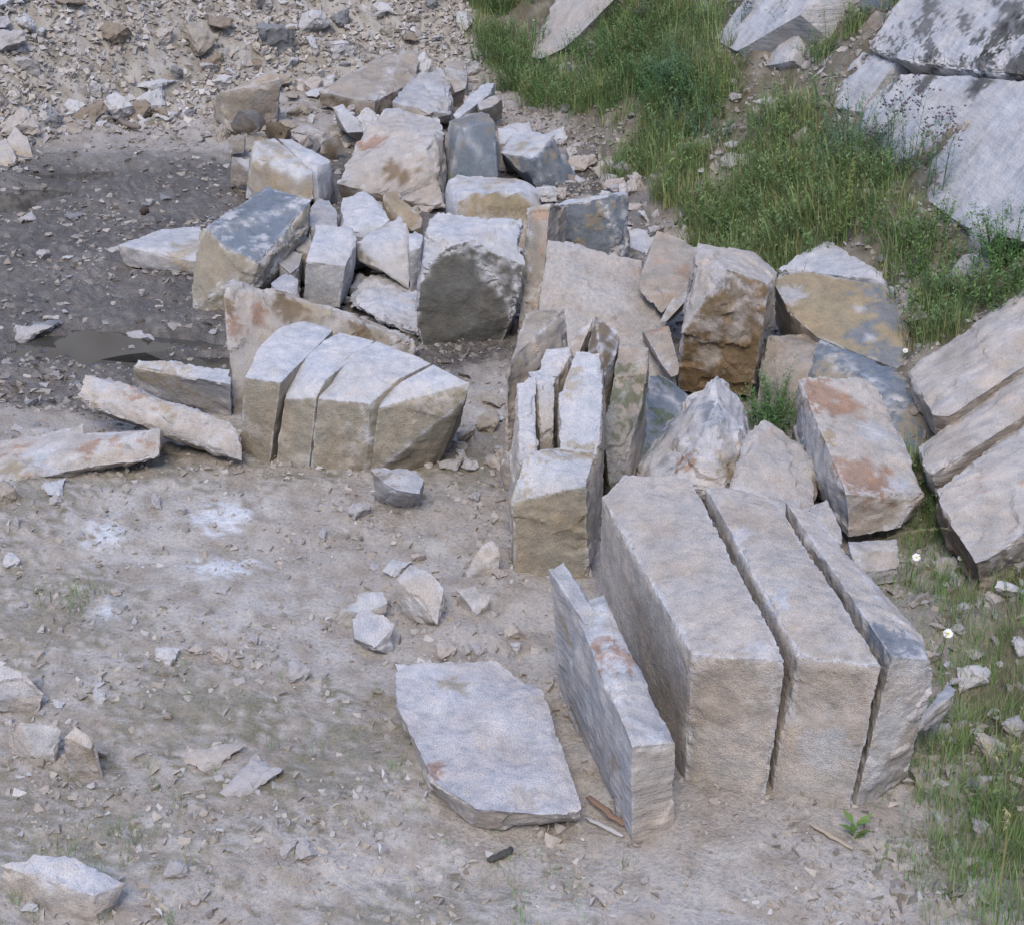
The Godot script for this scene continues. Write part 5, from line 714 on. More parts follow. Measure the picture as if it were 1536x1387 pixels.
	[2.235, -9.571, 0.152, 3, 0, "stone showing through the grass of the bank", "stones between the blocks"],
	[1.479, -11.096, 0.225, 9, 4, "stone showing through the grass of the bank", "stones between the blocks"],
	[2.107, -9.260, 0.070, 5, 2, "stone showing through the grass of the bank", "stones between the blocks"],
	[1.892, -10.750, 0.160, 7, 0, "stone showing through the grass of the bank", "stones between the blocks"],
	[2.181, -9.760, 0.088, 8, 1, "stone showing through the grass of the bank", "stones between the blocks"],
	[1.969, -9.893, 0.173, 10, 0, "stone showing through the grass of the bank", "stones between the blocks"],
	[2.138, -9.901, 0.121, 11, 0, "stone showing through the grass of the bank", "stones between the blocks"],
	[1.481, -11.238, 0.154, 7, 4, "stone showing through the grass of the bank", "stones between the blocks"],
	[2.175, -10.066, 0.089, 0, 1, "stone showing through the grass of the bank", "stones between the blocks"],
	[1.733, -10.315, 0.100, 4, 2, "stone showing through the grass of the bank", "stones between the blocks"],
	[2.179, -11.450, 0.155, 11, 1, "stone showing through the grass of the bank", "stones between the blocks"]
]
var FLOOR_GRASS := [
	[-1.835, 6.097, 0.060, 10, 1.300],
	[-1.412, 5.596, 0.100, 4, 0.800],
	[-1.183, 5.369, 0.080, 14, 0.600],
	[-1.033, 5.033, 0.150, 5, 0.800],
	[-1.392, 4.728, 0.250, 10, 0.800],
	[-1.438, 4.350, 0.120, 26, 0.900],
	[-1.526, 4.449, 0.100, 14, 0.800],
	[-1.310, 4.449, 0.100, 14, 0.900],
	[-1.219, 4.710, 0.100, 6, 1.000],
	[-0.700, 5.239, 0.200, 12, 0.800],
	[-0.415, 4.954, 0.080, 14, 0.700],
	[-0.516, 4.765, 0.150, 6, 0.600],
	[-0.072, 4.534, 0.080, 10, 0.600],
	[0.109, 4.286, 0.120, 14, 0.900],
	[0.066, 4.162, 0.100, 12, 0.800],
	[-0.280, 4.551, 0.100, 4, 0.900],
	[-0.807, 5.325, 0.120, 8, 0.700],
	[-2.037, 7.159, 0.150, 18, 0.500],
	[-1.758, 7.159, 0.120, 14, 0.500],
	[-0.372, 7.334, 0.120, 14, 0.500],
	[-0.124, 7.669, 0.080, 18, 0.500],
	[-0.239, 7.056, 0.100, 8, 0.500],
	[1.313, 7.900, 0.060, 30, 1.000],
	[1.229, 7.763, 0.050, 10, 0.800],
	[-0.563, 11.994, 0.060, 10, 1.000],
	[1.797, 6.198, 0.140, 132, 1.140],
	[1.841, 5.714, 0.170, 132, 1.230],
	[1.693, 5.511, 0.170, 110, 1.140],
	[1.549, 5.094, 0.120, 110, 1.230],
	[1.778, 5.260, 0.180, 132, 1.230],
	[1.619, 4.804, 0.180, 132, 1.320],
	[1.640, 4.542, 0.140, 132, 1.320],
	[1.443, 4.434, 0.120, 88, 1.140],
	[1.520, 4.234, 0.140, 110, 1.320],
	[1.444, 4.827, 0.070, 34, 0.880],
	[1.766, 6.579, 0.070, 66, 1.060],
	[1.879, 6.581, 0.070, 52, 1.060],
	[1.754, 6.806, 0.050, 30, 1.060],
	[-1.511, 4.141, 0.100, 20, 0.800],
	[-1.061, 4.141, 0.100, 10, 0.700]
]
var HERBS := [
	[-0.144, -15.403, 0.716, 0, "feathery green clump at the top beside the pale sloping slab"],
	[0.072, -15.093, 0.579, 0, "feathery green clump at the top beside the pale sloping slab"],
	[-0.271, -14.986, 0.667, 0, "feathery green clump at the top beside the pale sloping slab"],
	[-0.139, -14.603, 0.762, 0, "feathery green clump at the top beside the pale sloping slab"],
	[0.207, -15.121, 0.838, 0, "feathery green clump at the top beside the pale sloping slab"],
	[-0.194, -15.298, 0.941, 0, "feathery green clump at the top beside the pale sloping slab"],
	[0.025, -14.963, 0.852, 0, "feathery green clump at the top beside the pale sloping slab"],
	[-0.243, -15.122, 0.816, 0, "feathery green clump at the top beside the pale sloping slab"],
	[-0.109, -15.978, 0.939, 0, "feathery green clump at the top beside the pale sloping slab"],
	[0.030, -14.589, 0.945, 0, "green clump just below the pale sloping slab"],
	[0.111, -14.387, 0.728, 0, "green clump just below the pale sloping slab"],
	[0.142, -14.631, 0.971, 0, "green clump just below the pale sloping slab"],
	[0.170, -14.780, 0.611, 0, "green clump just below the pale sloping slab"],
	[0.385, -14.343, 0.746, 1, "green clump right of the pale sloping slab"],
	[0.568, -14.438, 0.778, 1, "green clump right of the pale sloping slab"],
	[0.465, -14.576, 0.813, 1, "green clump right of the pale sloping slab"],
	[0.540, -14.136, 0.857, 1, "green clump right of the pale sloping slab"],
	[0.681, -13.934, 0.996, 1, "green clump right of the pale sloping slab"],
	[0.589, -14.483, 0.937, 1, "green clump right of the pale sloping slab"],
	[0.694, -13.882, 0.806, 1, "green clump right of the pale sloping slab"],
	[0.821, -14.276, 0.924, 0, "green clump right of the pale sloping slab"],
	[0.776, -14.299, 0.579, 0, "green clump right of the pale sloping slab"],
	[0.838, -13.699, 0.590, 0, "green clump right of the pale sloping slab"],
	[0.841, -14.106, 0.618, 0, "green clump right of the pale sloping slab"],
	[0.679, -14.129, 0.943, 0, "green clump right of the pale sloping slab"],
	[0.712, -13.078, 0.570, 0, "dense dark green clump in the middle of the bank"],
	[1.209, -12.566, 0.946, 0, "dense dark green clump in the middle of the bank"],
	[1.368, -12.116, 0.999, 0, "dense dark green clump in the middle of the bank"],
	[0.938, -13.313, 0.820, 0, "dense dark green clump in the middle of the bank"],
	[0.721, -13.544, 0.734, 0, "dense dark green clump in the middle of the bank"],
	[1.147, -12.860, 0.569, 0, "dense dark green clump in the middle of the bank"],
	[1.309, -12.413, 0.981, 0, "dense dark green clump in the middle of the bank"],
	[1.324, -12.322, 0.757, 0, "dense dark green clump in the middle of the bank"],
	[1.053, -12.496, 0.818, 0, "dense dark green clump in the middle of the bank"],
	[1.082, -12.475, 0.973, 0, "dense dark green clump in the middle of the bank"],
	[1.058, -12.715, 0.874, 0, "dense dark green clump in the middle of the bank"],
	[0.872, -13.171, 0.990, 0, "dense dark green clump in the middle of the bank"],
	[1.060, -12.586, 0.555, 0, "dense dark green clump in the middle of the bank"],
	[0.984, -12.677, 0.559, 0, "dense dark green clump in the middle of the bank"],
	[1.119, -12.400, 0.577, 0, "dense dark green clump in the middle of the bank"],
	[1.138, -12.543, 0.856, 0, "dense dark green clump in the middle of the bank"],
	[1.081, -13.209, 0.882, 0, "dense dark green clump high on the bank"],
	[0.910, -14.420, 0.854, 0, "dense dark green clump high on the bank"],
	[1.491, -13.093, 0.755, 0, "dense dark green clump high on the bank"],
	[1.262, -13.419, 0.714, 0, "dense dark green clump high on the bank"],
	[1.082, -13.679, 0.818, 0, "dense dark green clump high on the bank"],
	[1.074, -13.683, 0.898, 0, "dense dark green clump high on the bank"],
	[0.880, -13.757, 0.881, 0, "dense dark green clump high on the bank"],
	[1.092, -13.874, 0.912, 0, "dense dark green clump high on the bank"],
	[1.048, -14.007, 0.746, 0, "dense dark green clump high on the bank"],
	[1.348, -13.572, 0.695, 0, "dense dark green clump high on the bank"],
	[1.059, -13.075, 0.747, 0, "dense dark green clump high on the bank"],
	[1.436, -13.310, 0.702, 0, "dense dark green clump high on the bank"],
	[1.247, -12.682, 0.753, 0, "dense dark green clump high on the bank"],
	[1.044, -14.105, 0.788, 0, "dense dark green clump high on the bank"],
	[1.171, -12.036, 0.927, 2, "bluish green clump below the white squared ledge"],
	[1.205, -12.523, 0.913, 2, "bluish green clump below the white squared ledge"],
	[1.315, -11.795, 0.705, 2, "bluish green clump below the white squared ledge"],
	[1.186, -12.541, 0.907, 2, "bluish green clump below the white squared ledge"],
	[1.229, -12.411, 0.738, 2, "bluish green clump below the white squared ledge"],
	[1.274, -12.270, 0.964, 2, "bluish green clump below the white squared ledge"],
	[1.215, -12.800, 0.974, 2, "bluish green clump below the white squared ledge"],
	[1.373, -11.502, 0.745, 2, "bluish green clump below the white squared ledge"],
	[1.165, -12.613, 0.650, 2, "bluish green clump below the white squared ledge"],
	[1.081, -12.816, 0.848, 2, "bluish green clump below the white squared ledge"],
	[1.000, -13.322, 0.703, 2, "bluish green clump below the white squared ledge"],
	[0.872, -13.702, 0.815, 2, "bluish green clump below the white squared ledge"],
	[0.876, -13.181, 0.570, 2, "bluish green clump below the white squared ledge"],
	[1.155, -12.782, 0.966, 2, "bluish green clump below the white squared ledge"],
	[0.518, -13.427, 0.810, 1, "low green clump near the dark upright stone"],
	[0.152, -13.896, 0.627, 1, "low green clump near the dark upright stone"],
	[0.276, -13.848, 0.786, 1, "low green clump near the dark upright stone"],
	[0.321, -13.633, 0.825, 1, "low green clump near the dark upright stone"],
	[0.297, -14.067, 0.938, 1, "low green clump near the dark upright stone"],
	[2.049, -9.925, 0.708, 2, "bluish weed clump left of the big white outcrop"],
	[1.987, -10.197, 0.918, 2, "bluish weed clump left of the big white outcrop"],
	[1.961, -10.091, 0.965, 2, "bluish weed clump left of the big white outcrop"],
	[2.137, -9.729, 0.553, 2, "bluish weed clump left of the big white outcrop"],
	[2.086, -9.806, 0.572, 2, "bluish weed clump left of the big white outcrop"],
	[2.027, -10.274, 0.787, 2, "bluish weed clump left of the big white outcrop"],
	[2.057, -10.097, 0.899, 2, "bluish weed clump left of the big white outcrop"],
	[1.953, -9.960, 0.607, 1, "green clump at the foot of the big white outcrop"],
	[1.995, -9.875, 0.989, 1, "green clump at the foot of the big white outcrop"],
	[2.231, -9.415, 0.776, 1, "green clump at the foot of the big white outcrop"],
	[2.047, -9.680, 0.708, 1, "green clump at the foot of the big white outcrop"],
	[2.141, -9.400, 0.712, 1, "green clump at the foot of the big white outcrop"],
	[2.005, -9.755, 0.606, 1, "green clump at the foot of the big white outcrop"],
	[2.106, -9.419, 0.721, 1, "green clump at the foot of the big white outcrop"],
	[1.200, -10.822, 0.718, 1, "low green clump above the wedge stone"],
	[1.490, -9.929, 0.721, 1, "low green clump above the wedge stone"],
	[1.614, -9.839, 0.744, 1, "low green clump above the wedge stone"],
	[1.371, -10.336, 0.866, 1, "low green clump above the wedge stone"],
	[1.388, -10.166, 0.757, 1, "low green clump above the wedge stone"],
	[1.287, -10.425, 0.863, 1, "low green clump above the wedge stone"],
	[1.179, -10.649, 0.742, 1, "low green clump above the wedge stone"],
	[1.633, -9.576, 0.718, 1, "low green clump above the wedge stone"],
	[1.654, -9.645, 0.668, 1, "low green clump above the wedge stone"],
	[1.792, -10.895, 0.916, 1, "green clump in the bank's grass left of the outcrop"],
	[1.776, -10.057, 0.907, 1, "green clump in the bank's grass left of the outcrop"],
	[1.798, -10.199, 0.804, 1, "green clump in the bank's grass left of the outcrop"],
	[1.594, -10.706, 0.552, 1, "green clump in the bank's grass left of the outcrop"],
	[1.590, -10.504, 0.570, 1, "green clump in the bank's grass left of the outcrop"],
	[1.643, -11.192, 0.946, 1, "green clump in the bank's grass left of the outcrop"],
	[1.688, -11.203, 0.929, 1, "green clump in the bank's grass left of the outcrop"],
	[1.574, -10.454, 0.853, 1, "green clump in the bank's grass left of the outcrop"],
	[2.093, -11.569, 0.811, 0, "green clump between the upper ledges"],
	[2.172, -12.230, 0.895, 0, "green clump between the upper ledges"],
	[2.030, -11.914, 0.598, 0, "green clump between the upper ledges"],
	[2.072, -11.627, 0.578, 0, "green clump between the upper ledges"],
	[1.990, -12.114, 0.923, 0, "green clump between the upper ledges"],
	[2.000, -12.430, 0.662, 0, "green clump between the upper ledges"],
	[2.203, -8.040, 0.727, 1, "green clump above the leaning slabs"],
	[2.165, -8.323, 0.708, 1, "green clump above the leaning slabs"],
	[2.212, -8.472, 0.775, 1, "green clump above the leaning slabs"],
	[2.339, -8.067, 0.886, 1, "green clump above the leaning slabs"],
	[2.075, -8.257, 0.890, 1, "green clump above the leaning slabs"],
	[2.243, -8.133, 0.768, 1, "green clump above the leaning slabs"],
	[2.198, -7.961, 0.617, 1, "green clump above the leaning slabs"],
	[2.050, -8.255, 0.962, 1, "green clump above the leaning slabs"],
	[2.204, -8.234, 0.874, 1, "green clump above the leaning slabs"],
	[2.125, -8.477, 0.640, 1, "green clump above the leaning slabs"],
	[2.205, -8.769, 0.655, 1, "green clump below the big white outcrop"],
	[2.206, -8.560, 0.683, 1, "green clump below the big white outcrop"],
	[2.235, -8.682, 0.934, 1, "green clump below the big white outcrop"],
	[2.207, -8.781, 0.648, 1, "green clump below the big white outcrop"],
	[2.027, -9.030, 0.722, 1, "green clump below the big white outcrop"],
	[2.078, -8.978, 0.695, 1, "green clump below the big white outcrop"],
	[2.518, -8.208, 0.996, 0, "green clump at the right edge under the outcrop"],
	[2.449, -8.134, 0.761, 0, "green clump at the right edge under the outcrop"],
	[2.486, -8.006, 0.801, 0, "green clump at the right edge under the outcrop"],
	[2.442, -8.099, 0.935, 0, "green clump at the right edge under the outcrop"],
	[2.430, -8.111, 0.982, 0, "green clump at the right edge under the outcrop"],
	[2.352, -7.976, 0.656, 1, "green clump above the leaning slabs"],
	[2.375, -7.797, 0.981, 1, "green clump above the leaning slabs"],
	[2.425, -7.882, 0.635, 1, "green clump above the leaning slabs"],
	[2.315, -8.039, 0.867, 1, "green clump above the leaning slabs"],
	[2.390, -7.710, 0.665, 1, "green clump above the leaning slabs"],
	[-0.452, -11.546, 0.740, 0, "dark green clump under the large pale boulder"],
	[-0.472, -11.616, 0.592, 0, "dark green clump under the large pale boulder"],
	[1.345, -7.694, 0.710, 0, "dark green clump in the gap beside the rust-topped block"],
	[1.303, -7.625, 0.553, 0, "dark green clump in the gap beside the rust-topped block"],
	[1.278, -7.679, 0.769, 0, "dark green clump in the gap beside the rust-topped block"],
	[1.258, -7.651, 0.980, 0, "dark green clump in the gap beside the rust-topped block"]
]
var SPIKES := [
	[1.853, -9.189, 0.526, "tallest yellow-green flower spike, standing before the big white outcrop"],
	[1.700, -10.185, 0.367, "yellow-green flower spike in the bank's middle, left of the tallest"],
	[1.446, -11.825, 0.422, "yellow-green flower spike below the white squared ledge"],
	[0.933, -13.955, 0.489, "yellow-green flower spike at the top edge above the dark clumps"],
	[1.654, -10.351, 0.175, "short flower spike in the bank's middle"]
]
var WEEDS := [
	[2.159, -9.557, 0.505, "tall feathery weed, leftmost before the big white outcrop"],
	[2.212, -9.362, 0.594, "tall feathery weed, second from the left before the big white outcrop"],
	[2.257, -9.141, 0.620, "tall feathery weed, third from the left before the big white outcrop"],
	[2.300, -9.016, 0.593, "tall feathery weed, rightmost before the big white outcrop"],
	[2.108, -9.781, 0.297, "low feathery weed at the corner of the big white outcrop"],
	[2.468, -8.498, 0.163, "small bare weed at the foot of the big white outcrop"],
	[1.059, -14.041, 0.285, "purple-budded weed at the top edge of the bank"],
	[1.666, -12.681, 0.284, "weed growing in front of the white squared ledge"]
]
var DAISIES := [
	[1.629, -5.569, 0.210, 0.042, "open white daisy in the grass beside the outermost split slab"],
	[1.642, -6.178, 0.173, 0.038, "drooping white daisy near the small squared stone"],
	[1.221, -10.229, 0.091, 0.030, "tiny white daisy in the bank grass"],
	[1.924, -7.853, 0.108, 0.030, "tiny white daisy beside the tilted slab"],
	[1.858, -6.276, 0.086, 0.025, "tiny white daisy below the thickest leaning slab"]
]
var STALKS := [
	[1.539, -5.927, 0.360, Vector3(0.500, 0, 0.100), "bent dry stalk arching over the grass by the outermost split slab"],
	[1.509, -6.415, 0.400, Vector3(0.750, 0, 0.300), "long dry stalk leaning right over the small squared stone"],
	[1.575, -4.626, 0.500, Vector3(0.250, 0, 0.100), "tall dry stalk at the lower right"],
	[1.658, -4.610, 0.550, Vector3(-0.300, 0, 0.100), "tall dry stalk leaning left at the right edge"],
	[1.554, -4.815, 0.350, Vector3(0.400, 0, 0.200), "dry stalk in the grass beside the pale chunk"],
	[1.535, -4.294, 0.450, Vector3(-0.100, 0, 0.200), "upright dry stalk in the lower right corner"],
	[1.419, -6.904, 0.300, Vector3(-0.400, 0, 0.200), "dry stalk hanging between the rust-topped block and split slabs"]
]
var BARS := [
	["charred_stick", [-0.075, 0.012, -4.449], [0.000, 0.014, -4.510], 0.030, 0.020, [0.050, 0.045, 0.042], "short charred black stick in front of the flat lilac slab", "stick", 0.004],
	["wooden_lath", [0.988, 0.012, -4.592], [1.110, 0.010, -4.488], 0.022, 0.010, [0.330, 0.270, 0.210], "thin weathered wooden lath on the ground below the split slabs", "lath", 0.000],
	["stone_sliver", [0.256, 0.035, -4.721], [0.370, 0.015, -4.585], 0.030, 0.010, [0.200, 0.125, 0.085], "thin rusty stone sliver between the flat slab and thin slab", "sliver", 0.000],
	["stone_sliver", [0.249, 0.010, -4.649], [0.365, 0.008, -4.544], 0.020, 0.014, [0.380, 0.360, 0.350], "thin grey stone sliver lying under the rusty one", "sliver", 0.000],
	["iron_wedge", [-2.405, 0.150, -10.742], [-2.358, 0.150, -10.770], 0.040, 0.060, [0.045, 0.030, 0.022], "small rusty iron wedge lying on the flat white slab", "wedge", 0.000],
	["weathered_branch", [-3.102, 0.050, -13.417], [-2.895, 0.050, -13.193], 0.050, 0.050, [0.160, 0.130, 0.110], "grey weathered branch at the foot of the back slope", "branch", 0.030]
]
var SEEDLING := [1.122, -4.556]

func _ready() -> void:
	setup_view()
	noise_a.seed = 11; noise_a.frequency = 1.0; noise_a.fractal_octaves = 3
	noise_b.seed = 23; noise_b.frequency = 1.0; noise_b.noise_type = FastNoiseLite.TYPE_SIMPLEX; noise_b.fractal_octaves = 2
	noise_c.seed = 37; noise_c.frequency = 1.0; noise_c.noise_type = FastNoiseLite.TYPE_CELLULAR; noise_c.fractal_type = FastNoiseLite.FRACTAL_NONE
	rng.seed = 4242
	make_materials()
	build_terrain()
	build_blocks()
	build_stones()
	build_gravel()
	build_plants()
	build_small_things()

# ------------------------------------------------------------------ view and light
func setup_view() -> void:
	var cam := Camera3D.new(); cam.name = "camera"
	cam.fov = 30.0; cam.near = 0.05; cam.far = 400.0
	cam.position = Vector3(0, 3.6, 0); cam.rotation_degrees = Vector3(-26.0, 0, 0)
	add_child(cam); cam.current = true
	var env := Environment.new()
	env.background_mode = Environment.BG_SKY
	var sm := ProceduralSkyMaterial.new()
	sm.sky_top_color = Color(0.60, 0.70, 0.90); sm.sky_horizon_color = Color(0.82, 0.86, 0.93); sm.sky_curve = 0.3
	sm.ground_bottom_color = Color(0.35, 0.33, 0.31); sm.ground_horizon_color = Color(0.5, 0.5, 0.5)
	sm.sun_angle_max = 1.0
	var sky := Sky.new(); sky.sky_material = sm
	env.sky = sky
	env.ambient_light_source = Environment.AMBIENT_SOURCE_SKY
	env.tonemap_mode = Environment.TONE_MAPPER_LINEAR
	env.tonemap_exposure = 1.95
	env.sdfgi_enabled = true; env.ssao_enabled = true; env.ssil_enabled = true
	var we := WorldEnvironment.new(); we.name = "environment"; we.environment = env
	add_child(we)
	var sun := DirectionalLight3D.new(); sun.name = "sun"
	sun.light_energy = 0.5; sun.light_angular_distance = 25.0; sun.light_color = Color(1.0, 0.97, 0.94); sun.shadow_enabled = true
	add_child(sun)
	sun.look_at_from_position(Vector3.ZERO, Vector3(0.12, -1.0, -0.85), Vector3.UP)

# ------------------------------------------------------------------ naming
func numbered(n: String) -> String:
	if not used.has(n):
		used[n] = 0
		return n
	used[n] += 1
	return "%s_%03d" % [n, used[n]]

func tag(o: Node, label: String, category: String, group := "", kind := "thing") -> void:
	if label: o.set_meta("label", label)
	if category: o.set_meta("category", category)
	if group: o.set_meta("group", group)
	if kind: o.set_meta("kind", kind)

func inst(called: String, mesh: Mesh, mat: Material, parent: Node = null) -> MeshInstance3D:
	var o := MeshInstance3D.new()
	o.mesh = mesh
	o.material_override = mat
	if parent == null:
		o.name = numbered(called); add_child(o)
	else:
		o.name = called; parent.add_child(o, true)
	return o

func base(called: String, at: Vector3) -> Node3D:
	var o := Node3D.new(); o.name = numbered(called); add_child(o); o.position = at
	return o

# ------------------------------------------------------------------ materials
func noise_bytes(sd: int, freq: float, w: int, h: int, type: int, octaves: int, ridged := false) -> PackedByteArray:
	var n := FastNoiseLite.new()
	n.seed = sd; n.frequency = freq; n.noise_type = type as FastNoiseLite.NoiseType
	n.fractal_octaves = octaves
	n.fractal_type = FastNoiseLite.FRACTAL_RIDGED if ridged else (FastNoiseLite.FRACTAL_FBM if octaves > 1 else FastNoiseLite.FRACTAL_NONE)
	var im := n.get_seamless_image(w, h, false, false, 0.15, true)
	im.convert(Image.FORMAT_L8)
	return im.get_data()

func stretched(sd: int, freq: float, w: int, h: int, size: int, octaves: int) -> PackedByteArray:
	var im := Image.create_from_data(w, h, false, Image.FORMAT_L8, noise_bytes(sd, freq, w, h, FastNoiseLite.TYPE_SIMPLEX, octaves))
	im.resize(size, size, Image.INTERPOLATE_CUBIC)
	return im.get_data()

func grey_texture(size: int, a: PackedByteArray, b: PackedByteArray, c: PackedByteArray, weights: Array, low: float, high: float, speck := 0.0, warm := 0.0) -> ImageTexture:
	var out := PackedByteArray(); out.resize(size * size)
	var total: float = weights[0] + weights[1] + weights[2]
	var wa := int(256.0 * weights[0] / total); var wb := int(256.0 * weights[1] / total); var wc := 256 - wa - wb
	var table := PackedByteArray(); var dark := PackedByteArray()
	for k in 256:
		var v := lerpf(low, high, clampf((k / 255.0 - 0.5) * 1.5 + 0.5, 0.0, 1.0))
		table.append(int(v * 255.0)); dark.append(int(maxf(v - speck, 0.0) * 255.0))
	if warm <= 0.0:
		for i in size * size:
			var k := (a[i] * wa + b[i] * wb + c[i] * wc) >> 8
			out[i] = dark[k] if a[i] < 58 else table[k]
		return ImageTexture.create_from_image(Image.create_from_data(size, size, false, Image.FORMAT_L8, out))
	# the coarsest layer also shifts the stone between pinkish and bluish
	out.resize(size * size * 3)
	var reds := PackedFloat32Array(); var blues := PackedFloat32Array()
	for k in 256:
		var w := clampf((k / 255.0 - 0.5) * 1.8, -0.5, 0.5) * warm
		reds.append(1.0 - maxf(-w, 0.0)); blues.append(1.0 - maxf(w, 0.0) * 1.5)
	for i in size * size:
		var k := (a[i] * wa + b[i] * wb + c[i] * wc) >> 8
		var v: int = dark[k] if a[i] < 58 else table[k]
		var q := (b[i] + c[i]) >> 1
		out[i * 3] = int(v * reds[q]); out[i * 3 + 1] = int(v * (reds[q] + blues[q]) * 0.5); out[i * 3 + 2] = int(v * blues[q])
	return ImageTexture.create_from_image(Image.create_from_data(size, size, false, Image.FORMAT_RGB8, out))

func surface(albedo: Texture2D, bump: Texture2D, relief: float, scale: Vector3, rough := 0.9) -> StandardMaterial3D:
	var m := StandardMaterial3D.new()
	m.vertex_color_use_as_albedo = true
	m.albedo_texture = albedo
	m.roughness = rough; m.metallic_specular = 0.3
	m.uv1_triplanar = true; m.uv1_scale = scale
	if bump:
		m.heightmap_enabled = true; m.heightmap_texture = bump; m.heightmap_scale = relief
	return m

func make_materials() -> void:
	var s := 1024
	var fine := noise_bytes(1, 0.11, s, s, FastNoiseLite.TYPE_SIMPLEX, 3)
	var mid := noise_bytes(2, 0.022, s, s, FastNoiseLite.TYPE_SIMPLEX, 4)
	var coarse := noise_bytes(3, 0.008, s, s, FastNoiseLite.TYPE_SIMPLEX, 3)
	var cells := noise_bytes(4, 0.045, s, s, FastNoiseLite.TYPE_CELLULAR, 1)
	var cells2 := noise_bytes(8, 0.09, s, s, FastNoiseLite.TYPE_CELLULAR, 1)
	var ridge := noise_bytes(5, 0.012, s, s, FastNoiseLite.TYPE_SIMPLEX, 4, true)
	var streak := stretched(6, 0.03, 128, 1024, s, 4)
	var streak2 := stretched(7, 0.012, 200, 1024, s, 4)
	var t_spot := grey_texture(s, fine, mid, coarse, [1.3, 0.5, 0.7], 0.72, 1.0, 0.12, 0.045)
	var t_streak := grey_texture(s, fine, streak2, coarse, [1.0, 0.8, 0.9], 0.72, 1.0, 0.12, 0.045)
	var t_dust := grey_texture(s, fine, mid, cells, [1.2, 0.7, 0.7], 0.77, 1.0, 0.10, 0.05)
	var b_rock := grey_texture(s, mid, ridge, fine, [0.9, 0.8, 0.8], 0.0, 1.0)
	var b_streak := grey_texture(s, streak, fine, ridge, [1.0, 0.6, 0.9], 0.0, 1.0)
	var b_dust := grey_texture(s, fine, cells, mid, [0.7, 0.7, 0.8], 0.0, 1.0)
	stone_mats.append(surface(t_spot, b_rock, 0.5, Vector3.ONE * 1.1))
	stone_mats.append(surface(t_streak, b_streak, 0.55, Vector3(0.8, 1.1, 0.9)))
	stone_mats.append(surface(t_dust, b_dust, 0.8, Vector3.ONE * 1.0, 0.97))
	gravel_mat = surface(t_spot, null, 0.0, Vector3.ONE * 0.5, 0.95)
	stone_mats.append(surface(t_streak, b_streak, 0.9, Vector3(0.9, 1.0, 0.9)))
	for c in [Color(0.55, 0.53, 0.52), Color(0.48, 0.42, 0.37), Color(0.38, 0.33, 0.27), Color(0.24, 0.24, 0.245), Color(0.44, 0.41, 0.395), Color(0.29, 0.235, 0.18)]:
		var m := surface(t_spot, b_rock, 0.12, Vector3.ONE * 0.7)
		m.vertex_color_use_as_albedo = false
		m.albedo_color = (c as Color).linear_to_srgb()
		chip_mats.append(m)
	ground_mats["dry"] = surface(t_dust, b_dust, 0.75, Vector3.ONE * 1.3, 0.95)
	ground_mats["mud"] = surface(t_dust, b_dust, 2.4, Vector3.ONE * 0.9, 0.5)
	ground_mats["mud"].metallic_specular = 0.45
	leaf_mat = StandardMaterial3D.new()
	leaf_mat.vertex_color_use_as_albedo = true
	leaf_mat.roughness = 0.65; leaf_mat.metallic_specular = 0.3
	leaf_mat.cull_mode = BaseMaterial3D.CULL_DISABLED
	leaf_mat.backlight_enabled = true; leaf_mat.backlight = Color(0.45, 0.5, 0.3)

var ground_mats := {}

# ------------------------------------------------------------------ terrain
func lin(t: Array, x: float) -> float:
	if x <= t[0][0]: return t[0][1]
	for k in range(1, t.size()):
		if x <= t[k][0]:
			return lerpf(t[k - 1][1], t[k][1], (x - t[k - 1][0]) / (t[k][0] - t[k - 1][0]))
	return t[-1][1]

func splus(x: float, k: float) -> float:
	var t := x / k
	return x if t > 20.0 else k * log(1.0 + exp(t))

func capped(v: float, most: float) -> float:
	return v if v < most else most + (v - most) * 0.12

func plain_height(x: float, z: float) -> float:
	var d := -z
	var s := 0.42 + 0.38 * smoothstep(5.6, 8.6, d)
	var bank := s * splus(x - lin(TOE, d) - 0.12, 0.14)
	bank = capped(bank if bank < 3.0 else 3.0 + (bank - 3.0) * 0.5, 7.0)
	var scree := capped(0.62 * splus(d - lin(SCREE_TOE, x) - 0.2, 0.25), 7.0)
	var near := minf(0.3 * splus(3.0 - d, 0.2), 0.9)
	var hh := maxf(0.25 - absf(bank - scree), 0.0) / 0.25
	return maxf(bank, scree) + hh * hh * 0.0625 - 0.0625 + near

func bank_share(x: float, z: float) -> float:
	return smoothstep(-0.1, 0.35, x - lin(TOE, -z) + 0.25 * noise_a.get_noise_2d(x * 0.9, z * 0.9))

func scree_share(x: float, z: float) -> float:
	return smoothstep(-0.3, 0.5, -z - lin(SCREE_TOE, x) + 0.4 * noise_a.get_noise_2d(x * 0.8 + 9.0, z * 0.8))

func mud_share(x: float, z: float) -> float:
	var d := -z
	var edge := 7.75 + 0.25 * (x + 2.5) * smoothstep(-2.5, -1.2, x) + 0.35 * noise_a.get_noise_2d(x * 1.3 + 40.0, z * 1.3)
	return smoothstep(-0.15, 0.4, d - edge) * (1.0 - smoothstep(0.6, 1.2, x)) * (1.0 - smoothstep(12.2, 13.4, d + 0.4 * noise_a.get_noise_2d(x, z)))

func pool_share(x: float, z: float) -> float:
	var p := 0.0
	for q in POOLS:
		var e := Vector2((x - q[0]) / q[2], (-z - q[1]) / q[3]).length() + 0.75 * noise_a.get_noise_2d(x * 2.1 + 70.0, z * 3.4)
		p = maxf(p, 1.0 - smoothstep(0.55, 1.1, e))
	return p

